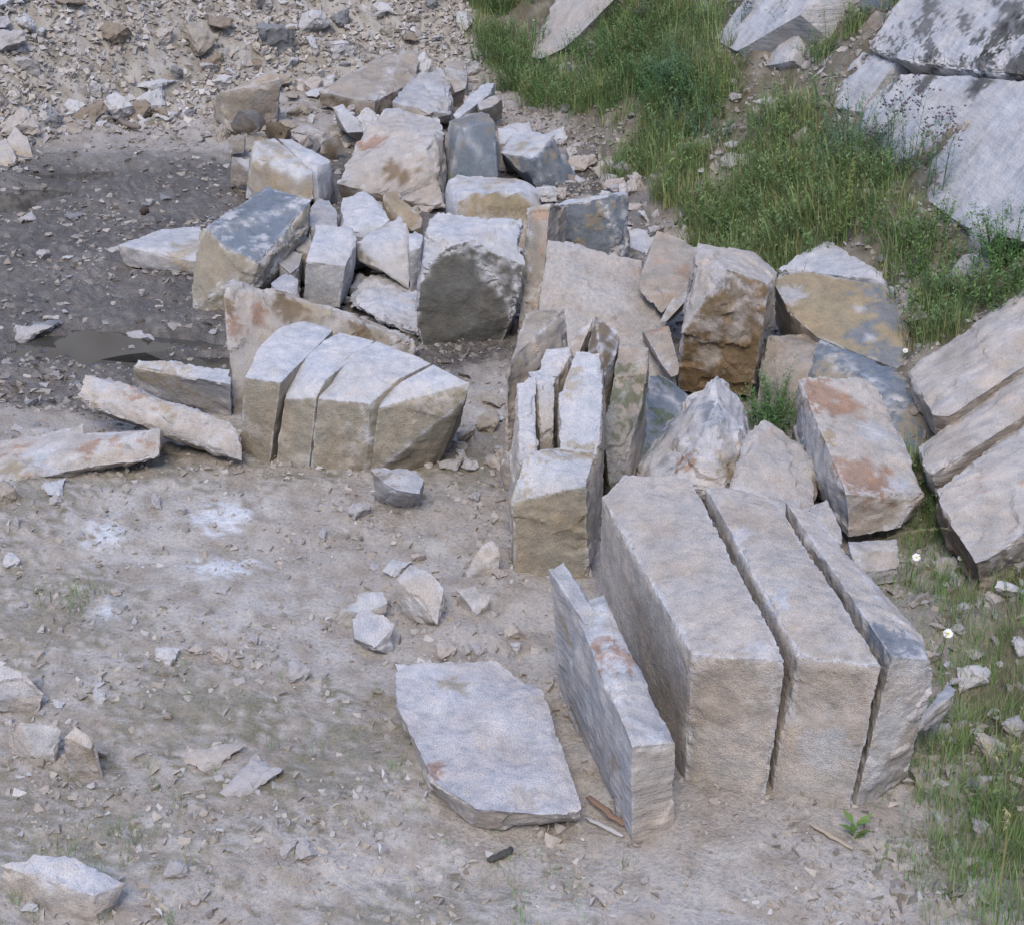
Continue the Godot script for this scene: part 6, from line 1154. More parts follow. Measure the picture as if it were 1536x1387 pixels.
func height(x: float, z: float) -> float:
	var h := plain_height(x, z)
	var bs := bank_share(x, z)
	var sc := scree_share(x, z)
	h += noise_a.get_noise_2d(x * 0.7, z * 0.7) * (0.05 + 0.12 * bs + 0.1 * sc)
	h += noise_b.get_noise_2d(x * 5.0, z * 5.0) * (0.012 + 0.03 * maxf(bs, sc))
	h += noise_b.get_noise_2d(x * 16.0, z * 16.0) * 0.006
	var mud := mud_share(x, z)
	if mud > 0.0:
		h += mud * (noise_a.get_noise_2d(x * 2.0 + 5.0, z * 3.2) * 0.04 + noise_b.get_noise_2d(x * 9.0, z * 9.0) * 0.012 - 0.01)
		h -= mud * pool_share(x, z) * 0.075
	return h

func ground_color(x: float, z: float) -> Color:
	var n1 := noise_a.get_noise_2d(x * 1.1 + 100.0, z * 1.1)
	var n2 := noise_b.get_noise_2d(x * 4.5, z * 4.5 + 30.0)
	var n3 := noise_b.get_noise_2d(x * 13.0 + 7.0, z * 13.0)
	var c := Color(0.415, 0.362, 0.31).lerp(Color(0.49, 0.445, 0.4), clampf(0.5 + n1 * 0.9 + n3 * 0.35, 0.0, 1.0))
	c = c.lerp(Color(0.31, 0.255, 0.2), clampf(n2 * 1.1 + n3 * 0.3, 0.0, 0.7))
	for q in WHITE_DUST:
		var e := Vector2((x - q[0]) / q[2], (-z - q[1]) / q[3]).length() + 0.4 * n2 + 0.6 * n3
		c = c.lerp(Color(0.66, 0.65, 0.65), 0.95 * (1.0 - smoothstep(0.5, 1.1, e)))
	for q in MOSS:
		var e := Vector2((x - q[0]) / q[2], (-z - q[1]) / q[3]).length() + 0.9 * n1 + 1.1 * n2 + 1.3 * n3
		c = c.lerp(Color(0.2, 0.175, 0.115), 0.6 * (1.0 - smoothstep(0.6, 1.0, e)))
	var mud := mud_share(x, z)
	if mud > 0.0:
		var m := Color(0.09, 0.078, 0.068).lerp(Color(0.185, 0.155, 0.13), clampf(0.4 + n1 * 0.8 + n3 * 0.5, 0.0, 1.0))
		m = m.lerp(Color(0.06, 0.054, 0.048), pool_share(x, z))
		c = c.lerp(m, mud * clampf(0.9 + n3 * 0.5, 0.0, 1.0))
	var bs := bank_share(x, z)
	if bs > 0.0:
		var b := Color(0.15, 0.125, 0.09).lerp(Color(0.29, 0.25, 0.20), clampf(0.35 + n2 * 0.8 + n3 * 0.4, 0.0, 1.0))
		c = c.lerp(b, bs)
	var sc := scree_share(x, z) * (1.0 - bs)
	if sc > 0.0:
		c = c.lerp(Color(0.47, 0.43, 0.375).lerp(Color(0.27, 0.22, 0.16), clampf(0.12 + n2, 0.0, 1.0)), sc)
	return c

func axis(stops: Array) -> PackedFloat32Array:
	# stops: [from, to, first step, last step]
	var out := PackedFloat32Array()
	for s in stops:
		var t: float = s[0]
		while t < s[1] - 1e-4:
			out.append(t)
			t += lerpf(s[2], s[3], (t - s[0]) / (s[1] - s[0]))
	out.append(stops[-1][1])
	return out

func build_terrain() -> void:
	var ds := axis([[-90.0, -6.0, 12.0, 1.0], [-6.0, 3.4, 1.0, 0.15], [3.4, 8.0, 0.022, 0.035], [8.0, 17.0, 0.035, 0.075], [17.0, 30.0, 0.3, 2.0], [30.0, 140.0, 4.0, 20.0]])
	var xs := axis([[-140.0, -8.0, 20.0, 0.8], [-8.0, -3.2, 0.5, 0.06], [-3.2, 3.4, 0.032, 0.032], [3.4, 8.0, 0.06, 0.5], [8.0, 140.0, 0.8, 20.0]])
	var nx := xs.size()
	var pts := PackedVector3Array(); var cols := PackedColorArray(); var kinds := PackedByteArray()
	pts.resize(nx * ds.size()); cols.resize(pts.size()); kinds.resize(pts.size())
	var i := 0
	for d in ds:
		for x in xs:
			pts[i] = Vector3(x, height(x, -d), -d)
			cols[i] = ground_color(x, -d)
			var k := 0
			if bank_share(x, -d) > 0.5: k = 1
			elif scree_share(x, -d) > 0.5: k = 2
			elif mud_share(x, -d) > 0.5: k = 3
			kinds[i] = k
			i += 1
	var normals := PackedVector3Array(); normals.resize(pts.size())
	for r in ds.size():
		for c in nx:
			var a := pts[r * nx + maxi(c - 1, 0)]; var b := pts[r * nx + mini(c + 1, nx - 1)]
			var e := pts[maxi(r - 1, 0) * nx + c]; var f := pts[mini(r + 1, ds.size() - 1) * nx + c]
			normals[r * nx + c] = (b - a).cross(f - e).normalized()
	var idx := [PackedInt32Array(), PackedInt32Array(), PackedInt32Array(), PackedInt32Array()]
	for r in ds.size() - 1:
		for c in nx - 1:
			var q := r * nx + c
			var k: int = kinds[q]
			idx[k].append_array(PackedInt32Array([q, q + nx, q + 1, q + 1, q + nx, q + nx + 1]))
	var names := ["quarry_ground", "grassy_bank", "rubble_slope", "mud_track"]
	var labels := ["dry dusty quarry floor with gravel", "earth bank under the grass", "slope of broken stone at the back", "dark wet mud track with puddles"]
	for k in 4:
		var remap := {}
		var v := PackedVector3Array(); var n := PackedVector3Array(); var cl := PackedColorArray(); var ix := PackedInt32Array()
		for q in idx[k]:
			if not remap.has(q):
				remap[q] = v.size(); v.append(pts[q]); n.append(normals[q]); cl.append(cols[q])
			ix.append(remap[q])
		if v.is_empty(): continue
		var arr := []; arr.resize(Mesh.ARRAY_MAX)
		arr[Mesh.ARRAY_VERTEX] = v; arr[Mesh.ARRAY_NORMAL] = n; arr[Mesh.ARRAY_COLOR] = cl; arr[Mesh.ARRAY_INDEX] = ix
		var m := ArrayMesh.new(); m.add_surface_from_arrays(Mesh.PRIMITIVE_TRIANGLES, arr)
		var o := inst(names[k], m, ground_mats["mud"] if k == 3 else ground_mats["dry"])
		tag(o, labels[k], "ground", "", "structure")
	# water standing in the hollows of the mud
	var water := StandardMaterial3D.new()
	water.albedo_color = Color(0.05, 0.045, 0.038).linear_to_srgb(); water.roughness = 0.05; water.metallic_specular = 0.6
	for q in POOLS:
		var st := SurfaceTool.new(); st.begin(Mesh.PRIMITIVE_TRIANGLES)
		st.set_normal(Vector3.UP)
		for k in 40:
			var a0 := TAU * k / 40.0; var a1 := TAU * (k + 1) / 40.0
			st.add_vertex(Vector3.ZERO)
			st.add_vertex(Vector3(cos(a0) * q[2] * 1.5, 0, sin(a0) * q[3] * 1.5)); st.add_vertex(Vector3(cos(a1) * q[2] * 1.5, 0, sin(a1) * q[3] * 1.5))
		var o := inst("puddle", st.commit(), water)
		o.position = Vector3(q[0], q[4], -q[1])
		tag(o, q[5], "puddle", "", "structure")

# ------------------------------------------------------------------ stone shapes
func hull_faces(p: PackedVector3Array) -> Array:
	# every triangle with all points on one side; points are jittered so that no four share a plane
	var faces := []
	var n := p.size()
	for i in n:
		for j in range(i + 1, n):
			for k in range(j + 1, n):
				var nn := (p[j] - p[i]).cross(p[k] - p[i])
				if nn.length_squared() < 1e-12: continue
				nn = nn.normalized()
				var d := nn.dot(p[i])
				var pos := false; var neg := false
				for q in n:
					if q == i or q == j or q == k: continue
					var s := nn.dot(p[q]) - d
					if s > 0.0: pos = true
					else: neg = true
					if pos and neg: break
				if pos and neg: continue
				if pos: faces.append([i, j, k, -nn, -d])
				else: faces.append([i, k, j, nn, d])
	return faces

func step_at(m: Vector3, e: float, sides: Array) -> float:
	# finer steps near the edges of the stone
	var g1 := 1e9; var g2 := 1e9
	for s in sides:
		var gk := 1e9
		for q in s:
			gk = minf(gk, q[1] - (q[0] as Vector3).dot(m))
		if gk < g1:
			g2 = g1; g1 = gk
		elif gk < g2: g2 = gk
	return e * lerpf(0.5, 1.5, smoothstep(0.015, 0.11, g2))

func split(a: Vector3, b: Vector3, c: Vector3, e: float, sides: Array, out: PackedVector3Array) -> void:
	var ab := a.distance_to(b); var bc := b.distance_to(c); var ca := c.distance_to(a)
	var most := maxf(ab, maxf(bc, ca))
	if most > e * 0.5:
		if e < 0.05 and most < e * 6.0:
			ab /= step_at((a + b) * 0.5, e, sides); bc /= step_at((b + c) * 0.5, e, sides); ca /= step_at((c + a) * 0.5, e, sides)
		else:
			ab /= e; bc /= e; ca /= e
		most = maxf(ab, maxf(bc, ca))
	else:
		most = 0.0
	if most <= 1.0:
		out.append(a); out.append(b); out.append(c)
	elif most == ab:
		var m := (a + b) * 0.5
		split(a, m, c, e, sides, out); split(m, b, c, e, sides, out)
	elif most == bc:
		var m := (b + c) * 0.5
		split(a, b, m, e, sides, out); split(a, m, c, e, sides, out)
	else:
		var m := (c + a) * 0.5
		split(a, b, m, e, sides, out); split(m, b, c, e, sides, out)

# one rough convex stone: hull of the points, cut fine, edges chipped, faces uneven
func add_stone(verts: PackedVector3Array, norms: PackedVector3Array, cols: PackedColorArray, raw: PackedVector3Array, letters: String, stain: String, amt: float, e: float, rough: float, chip: float, white: float, sd: float, offset: Vector3, streaked := false, spots := []) -> void:
	var p := PackedVector3Array()
	for q in raw:
		p.append(q + Vector3(rng.randf_range(-1, 1), rng.randf_range(-1, 1), rng.randf_range(-1, 1)) * 0.0025)
	var faces := hull_faces(p)
	# faces that nearly share a plane count as one side of the stone
	var side_n: Array[Vector3] = []; var side_members := []
	for f in faces:
		var hit := -1
		for k in side_n.size():
			if side_n[k].dot(f[3]) > 0.955:
				hit = k; break
		if hit < 0:
			side_n.append(f[3]); side_members.append([[f[3], f[4]]])
		else:
			side_members[hit].append([f[3], f[4]])
	var ns := side_n.size()
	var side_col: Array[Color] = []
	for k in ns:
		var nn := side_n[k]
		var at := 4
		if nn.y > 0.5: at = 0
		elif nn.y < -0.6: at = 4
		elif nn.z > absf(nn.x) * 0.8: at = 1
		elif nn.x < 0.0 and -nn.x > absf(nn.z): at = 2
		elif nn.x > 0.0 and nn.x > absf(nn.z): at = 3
		side_col.append(PALETTE[letters[at]])  # colour by facing; greyer sides below white tops are partly painted shade
	var stain_col: Color = PALETTE[stain]
	var white_col: Color = PALETTE["W"]
	var soup := PackedVector3Array()
	for f in faces:
		split(p[f[0]], p[f[1]], p[f[2]], e, side_members, soup)
	var key_of := {}
	var shared := PackedVector3Array(); var shared_c := PackedColorArray()
	var ix := PackedInt32Array(); ix.resize(soup.size())
	for i in soup.size():
		var v := soup[i]
		var key := Vector3i((v * 4000.0).round())
		if key_of.has(key):
			ix[i] = key_of[key]
			continue
		var w := v + offset
		var own := 0; var least := 1e9
		var sum := Vector3.ZERO; var edge := -1.0
		var reach := 0.03 + 0.025 * noise_b.get_noise_3d(w.x * 4.0 + sd, w.y * 4.0, w.z * 4.0)
		reach = minf(reach * (1.0 + chip * 20.0), 0.10)
		for k in ns:
			var gk := 1e9
			for m in side_members[k]:
				gk = minf(gk, m[1] - (m[0] as Vector3).dot(v))
			if gk < least:
				least = gk; own = k
			if gk < reach:
				var a := 1.0 - gk / reach
				a *= a
				edge += a
				sum += side_n[k] * a
		edge = clampf(edge, 0.0, 1.3)
		if sum.length_squared() < 1e-6: sum = side_n[own]
		var nn := sum.normalized()
		var big := noise_a.get_noise_3d(w.x * 2.6 + sd * 1.7, w.y * 2.6, w.z * 2.6)
		var sm := noise_b.get_noise_3d(w.x * 11.0, w.y * 11.0 + sd, w.z * 11.0)
		var cell := noise_c.get_noise_3d(w.x * 7.0 + sd, w.y * 7.0, w.z * 7.0)
		var tiny := noise_b.get_noise_3d(w.x * 34.0, w.y * 34.0, w.z * 34.0 + sd)
		var cut := chip * edge * clampf(0.5 + 1.3 * big + 0.8 * sm + 0.5 * cell + 0.5 * tiny, 0.04, 2.6)
		var step := smoothstep(0.04, 0.10, noise_a.get_noise_3d(w.x * 1.9, w.y * 3.4 + sd, w.z * 1.9)) - 0.5
		var lump := rough * (1.2 * big + 0.6 * sm + 0.9 * step + 0.3 * cell + 0.2 * tiny)
		shared.append(v - nn * (cut - lump))
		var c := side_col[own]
		var st := (noise_a.get_noise_3d(w.x * 8.0 + 31.0 + sd, w.y * 1.6, w.z * 1.6) if streaked else noise_a.get_noise_3d(w.x * 2.1 + 31.0 + sd, w.y * 3.5, w.z * 2.1)) + 0.4 * sm + 0.3 * tiny
		if amt > 0.0: c = c.lerp(stain_col, 0.7 * smoothstep(0.1, 0.24, st + (amt - 0.42) * 0.9))
		for q in spots:
			var far: float = w.distance_to(Vector3(q[0], q[1], q[2]) * 0.001) / (q[3] * 0.001) + 0.7 * sm + 0.5 * big + 0.7 * tiny
			if far < 1.0: c = c.lerp(PALETTE[q[4]], 0.8 * (1.0 - smoothstep(0.75, 1.0, far)))
		c = c.lerp(white_col, clampf(white * 1.6 * (smoothstep(0.3, 0.95, edge) * (0.55 + 1.2 * sm + 0.5 * big + 0.6 * tiny)), 0.0, 0.9))
		var tone := 1.0 + 0.14 * big + 0.10 * sm + 0.06 * tiny
		var warm := 0.05 * noise_b.get_noise_3d(w.x * 3.0, w.y * 3.0, w.z * 3.0 + 50.0)
		shared_c.append(Color(c.r * (tone + warm), c.g * tone, c.b * (tone - warm)))
		key_of[key] = shared.size() - 1
		ix[i] = shared.size() - 1
	# corner normals that stay sharp across creases
	var nt := ix.size() / 3
	var fn := PackedVector3Array(); fn.resize(nt)
	var around := []; around.resize(shared.size())
	for t in nt:
		var a := shared[ix[t * 3]]; var b := shared[ix[t * 3 + 1]]; var c := shared[ix[t * 3 + 2]]
		fn[t] = (b - a).cross(c - a)
		for k in 3:
			var q := ix[t * 3 + k]
			if around[q] == null: around[q] = PackedInt32Array([t])
			else: around[q].append(t)
	for t in nt:
		var me := fn[t].normalized()
		for k in [0, 2, 1]:
			var q := ix[t * 3 + k]
			var s := Vector3.ZERO
			for o in around[q]:
				var on := fn[o]
				if on.dot(me) > 0.86 * on.length(): s += on
			verts.append(shared[q]); norms.append(s.normalized() if s.length_squared() > 1e-14 else me); cols.append(shared_c[q])

func stone_mesh(hulls: Array, at: Vector3, letters: String, stain: String, amt: float, e: float, rough: float, chip: float, white: float, sd: float, streaked := false, spots := []) -> ArrayMesh:
	var v := PackedVector3Array(); var n := PackedVector3Array(); var c := PackedColorArray()
	for h in hulls:
		var p := PackedVector3Array()
		for k in range(0, h.size(), 3):
			p.append(Vector3(h[k], h[k + 1], h[k + 2]) * 0.001 - at)
		add_stone(v, n, c, p, letters, stain, amt, e, rough, chip, white, sd, at, streaked, spots)
	var arr := []; arr.resize(Mesh.ARRAY_MAX)
	arr[Mesh.ARRAY_VERTEX] = v; arr[Mesh.ARRAY_NORMAL] = n; arr[Mesh.ARRAY_COLOR] = c
	var m := ArrayMesh.new(); m.add_surface_from_arrays(Mesh.PRIMITIVE_TRIANGLES, arr)
	return m

var covered := []

func under_block(p: Vector3) -> bool:
	for c in covered:
		if p.y < c[1] and (c[0] as Rect2).has_point(Vector2(p.x, p.z)): return true
	return false

func build_blocks() -> void:
	var k := 0
	for b in BLOCKS:
		var at := Vector3(b.at[0], b.at[1], b.at[2]) * 0.001
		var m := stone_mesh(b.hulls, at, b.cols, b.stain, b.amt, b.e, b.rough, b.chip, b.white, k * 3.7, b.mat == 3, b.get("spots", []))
		var o := inst(b.name, m, stone_mats[b.mat])
		o.position = at
		tag(o, b.label, b.cat, b.group)
		var box := m.get_aabb()
		covered.append([Rect2(at.x + box.position.x + box.size.x * 0.1, at.z + box.position.z + box.size.z * 0.1, box.size.x * 0.8, box.size.z * 0.8), at.y + box.end.y])
		k += 1

# ------------------------------------------------------------------ loose stones and gravel
var chips: Array[ArrayMesh] = []
var fine_chips: Array[ArrayMesh] = []

func random_chip(flat: float, count: int, e: float, rough: float) -> ArrayMesh:
	var p := PackedVector3Array()
	for k in count:
		var v := Vector3(rng.randfn(), rng.randfn(), rng.randfn()).normalized()
		# push points towards a box so that stones come out angular
		v = v / maxf(absf(v.x), maxf(absf(v.y), absf(v.z))) * rng.randf_range(0.8, 1.0)
		p.append(Vector3(v.x * 0.5, v.y * 0.5 * flat, v.z * 0.5 * rng.randf_range(0.55, 0.95)))
	var vv := PackedVector3Array(); var n := PackedVector3Array(); var c := PackedColorArray()
	add_stone(vv, n, c, p, "WWWWW", "-", 0.0, e, rough, 0.05, 0.0, rng.randf() * 50.0, Vector3(rng.randf() * 20.0, 0, 0))
	for k in c.size():
		var l := c[k].get_luminance() / 0.545
		c[k] = Color(l, l, l)
	var arr := []; arr.resize(Mesh.ARRAY_MAX)
	arr[Mesh.ARRAY_VERTEX] = vv; arr[Mesh.ARRAY_NORMAL] = n; arr[Mesh.ARRAY_COLOR] = c
	var m := ArrayMesh.new(); m.add_surface_from_arrays(Mesh.PRIMITIVE_TRIANGLES, arr)
	return m

func tilted(yaw: float, tilt: float, scale: Vector3) -> Basis:
	var ax := Vector3(cos(yaw * 3.1), 0, sin(yaw * 3.1))
	return (Basis(ax, tilt) * Basis(Vector3.UP, yaw)).scaled_local(scale)

func put_stone(called: String, label: String, group: String, x: float, z: float, size: float, flat: int, tint: int, sink := 0.3) -> void:
	var o := inst(called, chips[flat % chips.size()], chip_mats[tint % chip_mats.size()])
	var tall := size * rng.randf_range(0.8, 1.1)
	o.basis = tilted(rng.randf() * TAU, rng.randfn() * 0.18, Vector3(size, tall, size))
	var thick: float = chips[flat % chips.size()].get_aabb().size.y * tall
	o.position = Vector3(x, height(x, z) + thick * (0.5 - sink), z)
	tag(o, label, "stone", group)

func build_stones() -> void:
	for k in 12:
		chips.append(random_chip([0.95, 0.7, 0.5, 0.32][k % 4], 9 + k % 5, 0.11, 0.045))
	for k in 6:
		fine_chips.append(random_chip([0.8, 0.55, 0.35][k % 3], 7 + k % 3, 0.9, 0.0))
	var k := 0
	for s in STONES:
		put_stone({"": "loose_stone", "small stones of the dry floor": "floor_stone", "small stones of the mud track": "mud_stone", "small stones below the front slabs": "crumbled_stone", "stones in the grass by the front slabs": "grass_stone", "stones between the blocks": "heap_stone"}[s[6]], s[5], s[6], s[0], s[1], s[2], s[3], s[4])
	# the larger stones of the rubble slope
	var made := 0
	rng.seed = 77
	while made < 260:
		var x := rng.randf_range(-4.4, 0.4); var z := -rng.randf_range(12.2, 16.6)
		if scree_share(x, z) < 0.35 or bank_share(x, z) > 0.4: continue
		var size := 0.09 + 0.28 * pow(rng.randf(), 2.8)
		put_stone("rubble_stone", "angular pale stone lying on the slope of broken stone at the back", "larger stones of the rubble slope", x, z, size, rng.randi(), [0, 0, 1, 4, 2, 3, 0, 5][rng.randi() % 8], 0.25)
		made += 1
	made = 0
	while made < 70:
		var d := rng.randf_range(4.4, 13.5)
		var x := lin(TOE, d) + rng.randf_range(0.0, 1.6); var z := -d
		if x > 0.33 * d: continue
		put_stone("half_buried_stone", "small stone half buried in the earth and grass of the bank", "stones in the grassy bank", x, z, rng.randf_range(0.05, 0.13), rng.randi(), rng.randi() % 5, 0.35)
		made += 1

func scatter(called: String, label: String, meshes: Array[ArrayMesh], mat: Material, list: Array) -> void:
	# list of [transform, colour]; one MultiMesh for each shape
	for k in meshes.size():
		var mine := []
		for i in range(k, list.size(), meshes.size()): mine.append(list[i])
		if mine.is_empty(): continue
		var mm := MultiMesh.new()
		mm.transform_format = MultiMesh.TRANSFORM_3D; mm.use_colors = true
		mm.mesh = meshes[k]; mm.instance_count = mine.size()
		for i in mine.size():
			mm.set_instance_transform(i, mine[i][0]); mm.set_instance_color(i, mine[i][1])
		var o := MultiMeshInstance3D.new()
		o.multimesh = mm; o.material_override = mat; o.name = numbered(called)
		add_child(o)
		tag(o, label, called, called, "stuff")

func chip_color() -> Color:
	var c: Color = [Color(0.54, 0.51, 0.485), Color(0.49, 0.435, 0.375), Color(0.43, 0.375, 0.315), Color(0.37, 0.335, 0.305), Color(0.49, 0.44, 0.395)][rng.randi() % 5]
	return c * rng.randf_range(0.8, 1.15)

func build_gravel() -> void:
	rng.seed = 99
	var list := []
	while list.size() < 24000:
		var d := rng.randf_range(3.7, 9.0); var x := rng.randf_range(-0.36, 0.36) * d
		var mud := mud_share(x, -d)
		if bank_share(x, -d) > 0.6 and rng.randf() < 0.6: continue
		var dens := 0.12 + 0.88 * clampf(0.35 + 1.8 * noise_a.get_noise_2d(x * 1.4 + 3.0, d * 1.4), 0.0, 1.0)
		if rng.randf() > dens: continue
		var s := 0.006 + 0.046 * pow(rng.randf(), 5.5)
		var y := height(x, -d)
		var c := chip_color()
		if mud > 0.5: c = c * 0.75
		list.append([Transform3D(tilted(rng.randf() * TAU, rng.randfn() * 0.35, Vector3.ONE * s), Vector3(x, y + s * 0.1, -d)), c])
	# crumbs lying against the foot of the blocks
	for c in covered:
		var r: Rect2 = (c[0] as Rect2).grow(0.03)
		for k in int(14.0 + 18.0 * (r.size.x + r.size.y)):
			var p := Vector2(r.position.x + rng.randf() * r.size.x, r.position.y + rng.randf() * r.size.y)
			if rng.randf() < 0.5: p.x = r.position.x + (r.size.x if rng.randf() < 0.5 else 0.0) + rng.randfn() * 0.06
			else: p.y = r.position.y + (r.size.y if rng.randf() < 0.7 else 0.0) + rng.randfn() * 0.06
			var s := 0.012 + 0.06 * pow(rng.randf(), 3.0)
			list.append([Transform3D(tilted(rng.randf() * TAU, rng.randfn() * 0.4, Vector3.ONE * s), Vector3(p.x, height(p.x, p.y) + s * 0.12, p.y)), chip_color()])
	scatter("gravel", "fine gravel strewn over the quarry floor", fine_chips, gravel_mat, list)
	list = []
	while list.size() < 12000:
		var d := rng.randf_range(7.6, 14.6); var x := rng.randf_range(-0.33, 0.05) * d
		if (mud_share(x, -d) < 0.3 and d < 11.8) or pool_share(x, -d) > 0.65: continue
		if rng.randf() > clampf(0.4 + 1.8 * noise_a.get_noise_2d(x * 1.1 + 33.0, d * 1.1), 0.1, 1.0): continue
		var s := 0.012 + 0.075 * pow(rng.randf(), 4.5)
		list.append([Transform3D(tilted(rng.randf() * TAU, rng.randfn() * 0.15, Vector3(s, s * 0.6, s)), Vector3(x, height(x, -d) + s * 0.08, -d)), chip_color() * rng.randf_range(0.5, 1.0)])
	scatter("stone_chips", "flat stone chips scattered over the mud track", fine_chips, gravel_mat, list)
	list = []
	while list.size() < 30000:
		var d := rng.randf_range(12.0, 17.0); var x := rng.randf_range(-4.8, 1.2)
		if bank_share(x, -d) > 0.6: continue
		var sc := scree_share(x, -d)
		if rng.randf() > sc: continue
		if noise_a.get_noise_2d(x * 0.9 + 60.0, d * 0.9) > 0.22 and rng.randf() < 0.75: continue
		var s := 0.02 + 0.08 * pow(rng.randf(), 2.8)
		list.append([Transform3D(tilted(rng.randf() * TAU, rng.randfn() * 0.45, Vector3.ONE * s), Vector3(x, height(x, -d) + s * 0.2, -d)), chip_color() * 1.15])
	scatter("rubble", "small broken stone covering the back slope", fine_chips, gravel_mat, list)
	list = []
	while list.size() < 22000:
		var d := rng.randf_range(4.2, 15.5); var x := lin(TOE, d) + rng.randf_range(-0.3, 2.2)
		if absf(x) > 0.34 * d + 0.3: continue
		if rng.randf() > clampf(0.35 + 1.8 * noise_a.get_noise_2d(x * 1.0 + 13.0, d * 1.0), 0.25, 1.0): continue
		var s := 0.012 + 0.065 * pow(rng.randf(), 3.0)
		list.append([Transform3D(tilted(rng.randf() * TAU, rng.randfn() * 0.4, Vector3.ONE * s), Vector3(x, height(x, -d) + s * 0.1, -d)), chip_color() * 0.85])
	scatter("bank_gravel", "small stones on the earth between the bank's grass", fine_chips, gravel_mat, list)

# ------------------------------------------------------------------ plants
func blade(st: SurfaceTool, at: Vector3, lean: Vector3, tall: float, wide: float, c: Color, segs := 3) -> void:
	var across := Vector3(-lean.z, 0, lean.x).normalized()
	if across.length_squared() < 0.1: across = Vector3.RIGHT
	var last_l := at - across * wide * 0.5; var last_r := at + across * wide * 0.5
	for s in range(1, segs + 1):
		var t := float(s) / segs
		var mid := at + Vector3.UP * tall * (t - 0.22 * t * t * lean.length() / 0.5) + lean * tall * t * t
		var w := wide * 0.5 * (1.0 - t * t)
		var l := mid - across * w; var r := mid + across * w
		st.set_color(c)
		if s < segs:
			for v in [last_l, l, last_r, last_r, l, r]: st.add_vertex(v)
		else:
			for v in [last_l, mid, last_r]: st.add_vertex(v)
		last_l = l; last_r = r

func leaf(st: SurfaceTool, at: Vector3, dir: Vector3, long: float, wide: float, c: Color) -> void:
	var side := dir.cross(Vector3.UP)
	if side.length_squared() < 0.01: side = Vector3.RIGHT
	side = side.normalized() * wide * 0.5
	var tip := at + dir * long; var mid := at + dir * long * 0.45 + Vector3.UP * long * 0.06
	st.set_color(c)
	for v in [at, mid - side, mid + side, mid - side, tip, mid + side]: st.add_vertex(v)

func finish(st: SurfaceTool) -> ArrayMesh:
	st.generate_normals()
	return st.commit()

func tuft(blades: int, tall: float, spread: float, wide: float, cols: Array) -> ArrayMesh:
	var st := SurfaceTool.new(); st.begin(Mesh.PRIMITIVE_TRIANGLES)
	for k in blades:
		var a := rng.randf() * TAU
		var at := Vector3(cos(a), 0, sin(a)) * spread * sqrt(rng.randf())
		var b := a + rng.randfn() * 0.6
		blade(st, at, Vector3(cos(b), 0, sin(b)) * rng.randf_range(0.1, 0.65), tall * rng.randf_range(0.45, 1.0), wide * rng.randf_range(0.6, 1.2), (cols[rng.randi() % cols.size()] as Color) * rng.randf_range(0.8, 1.2))
	return finish(st)

func herb_stem(st: SurfaceTool, at: Vector3, tall: float, lean: Vector3, leaves: int, long: float, wide: float, c: Color) -> void:
	blade(st, at, lean, tall, 0.006, c * 0.9, 4)
	for k in leaves:
		var t := rng.randf_range(0.08, 1.0)
		var p := at + Vector3.UP * tall * (t - 0.22 * t * t * lean.length() / 0.5) + lean * tall * t * t
		var a := rng.randf() * TAU
		leaf(st, p, Vector3(cos(a), rng.randf_range(0.0, 0.9), sin(a)).normalized(), long * rng.randf_range(0.6, 1.1) * (1.15 - 0.5 * t), wide, c * rng.randf_range(0.75, 1.25))

func herb(stems: int, tall: float, spread: float, leaves: int, long: float, wide: float, c: Color) -> ArrayMesh:
	var st := SurfaceTool.new(); st.begin(Mesh.PRIMITIVE_TRIANGLES)
	for k in stems:
		var a := rng.randf() * TAU
		herb_stem(st, Vector3(cos(a), 0, sin(a)) * spread * sqrt(rng.randf()), tall * rng.randf_range(0.5, 1.0), Vector3(cos(a), 0, sin(a)) * rng.randf_range(0.05, 0.5), leaves, long, wide, c * rng.randf_range(0.8, 1.2))
	return finish(st)

func on_ground(x: float, z: float, lift := -0.01) -> Vector3:
	return Vector3(x, height(x, z) + lift, z)

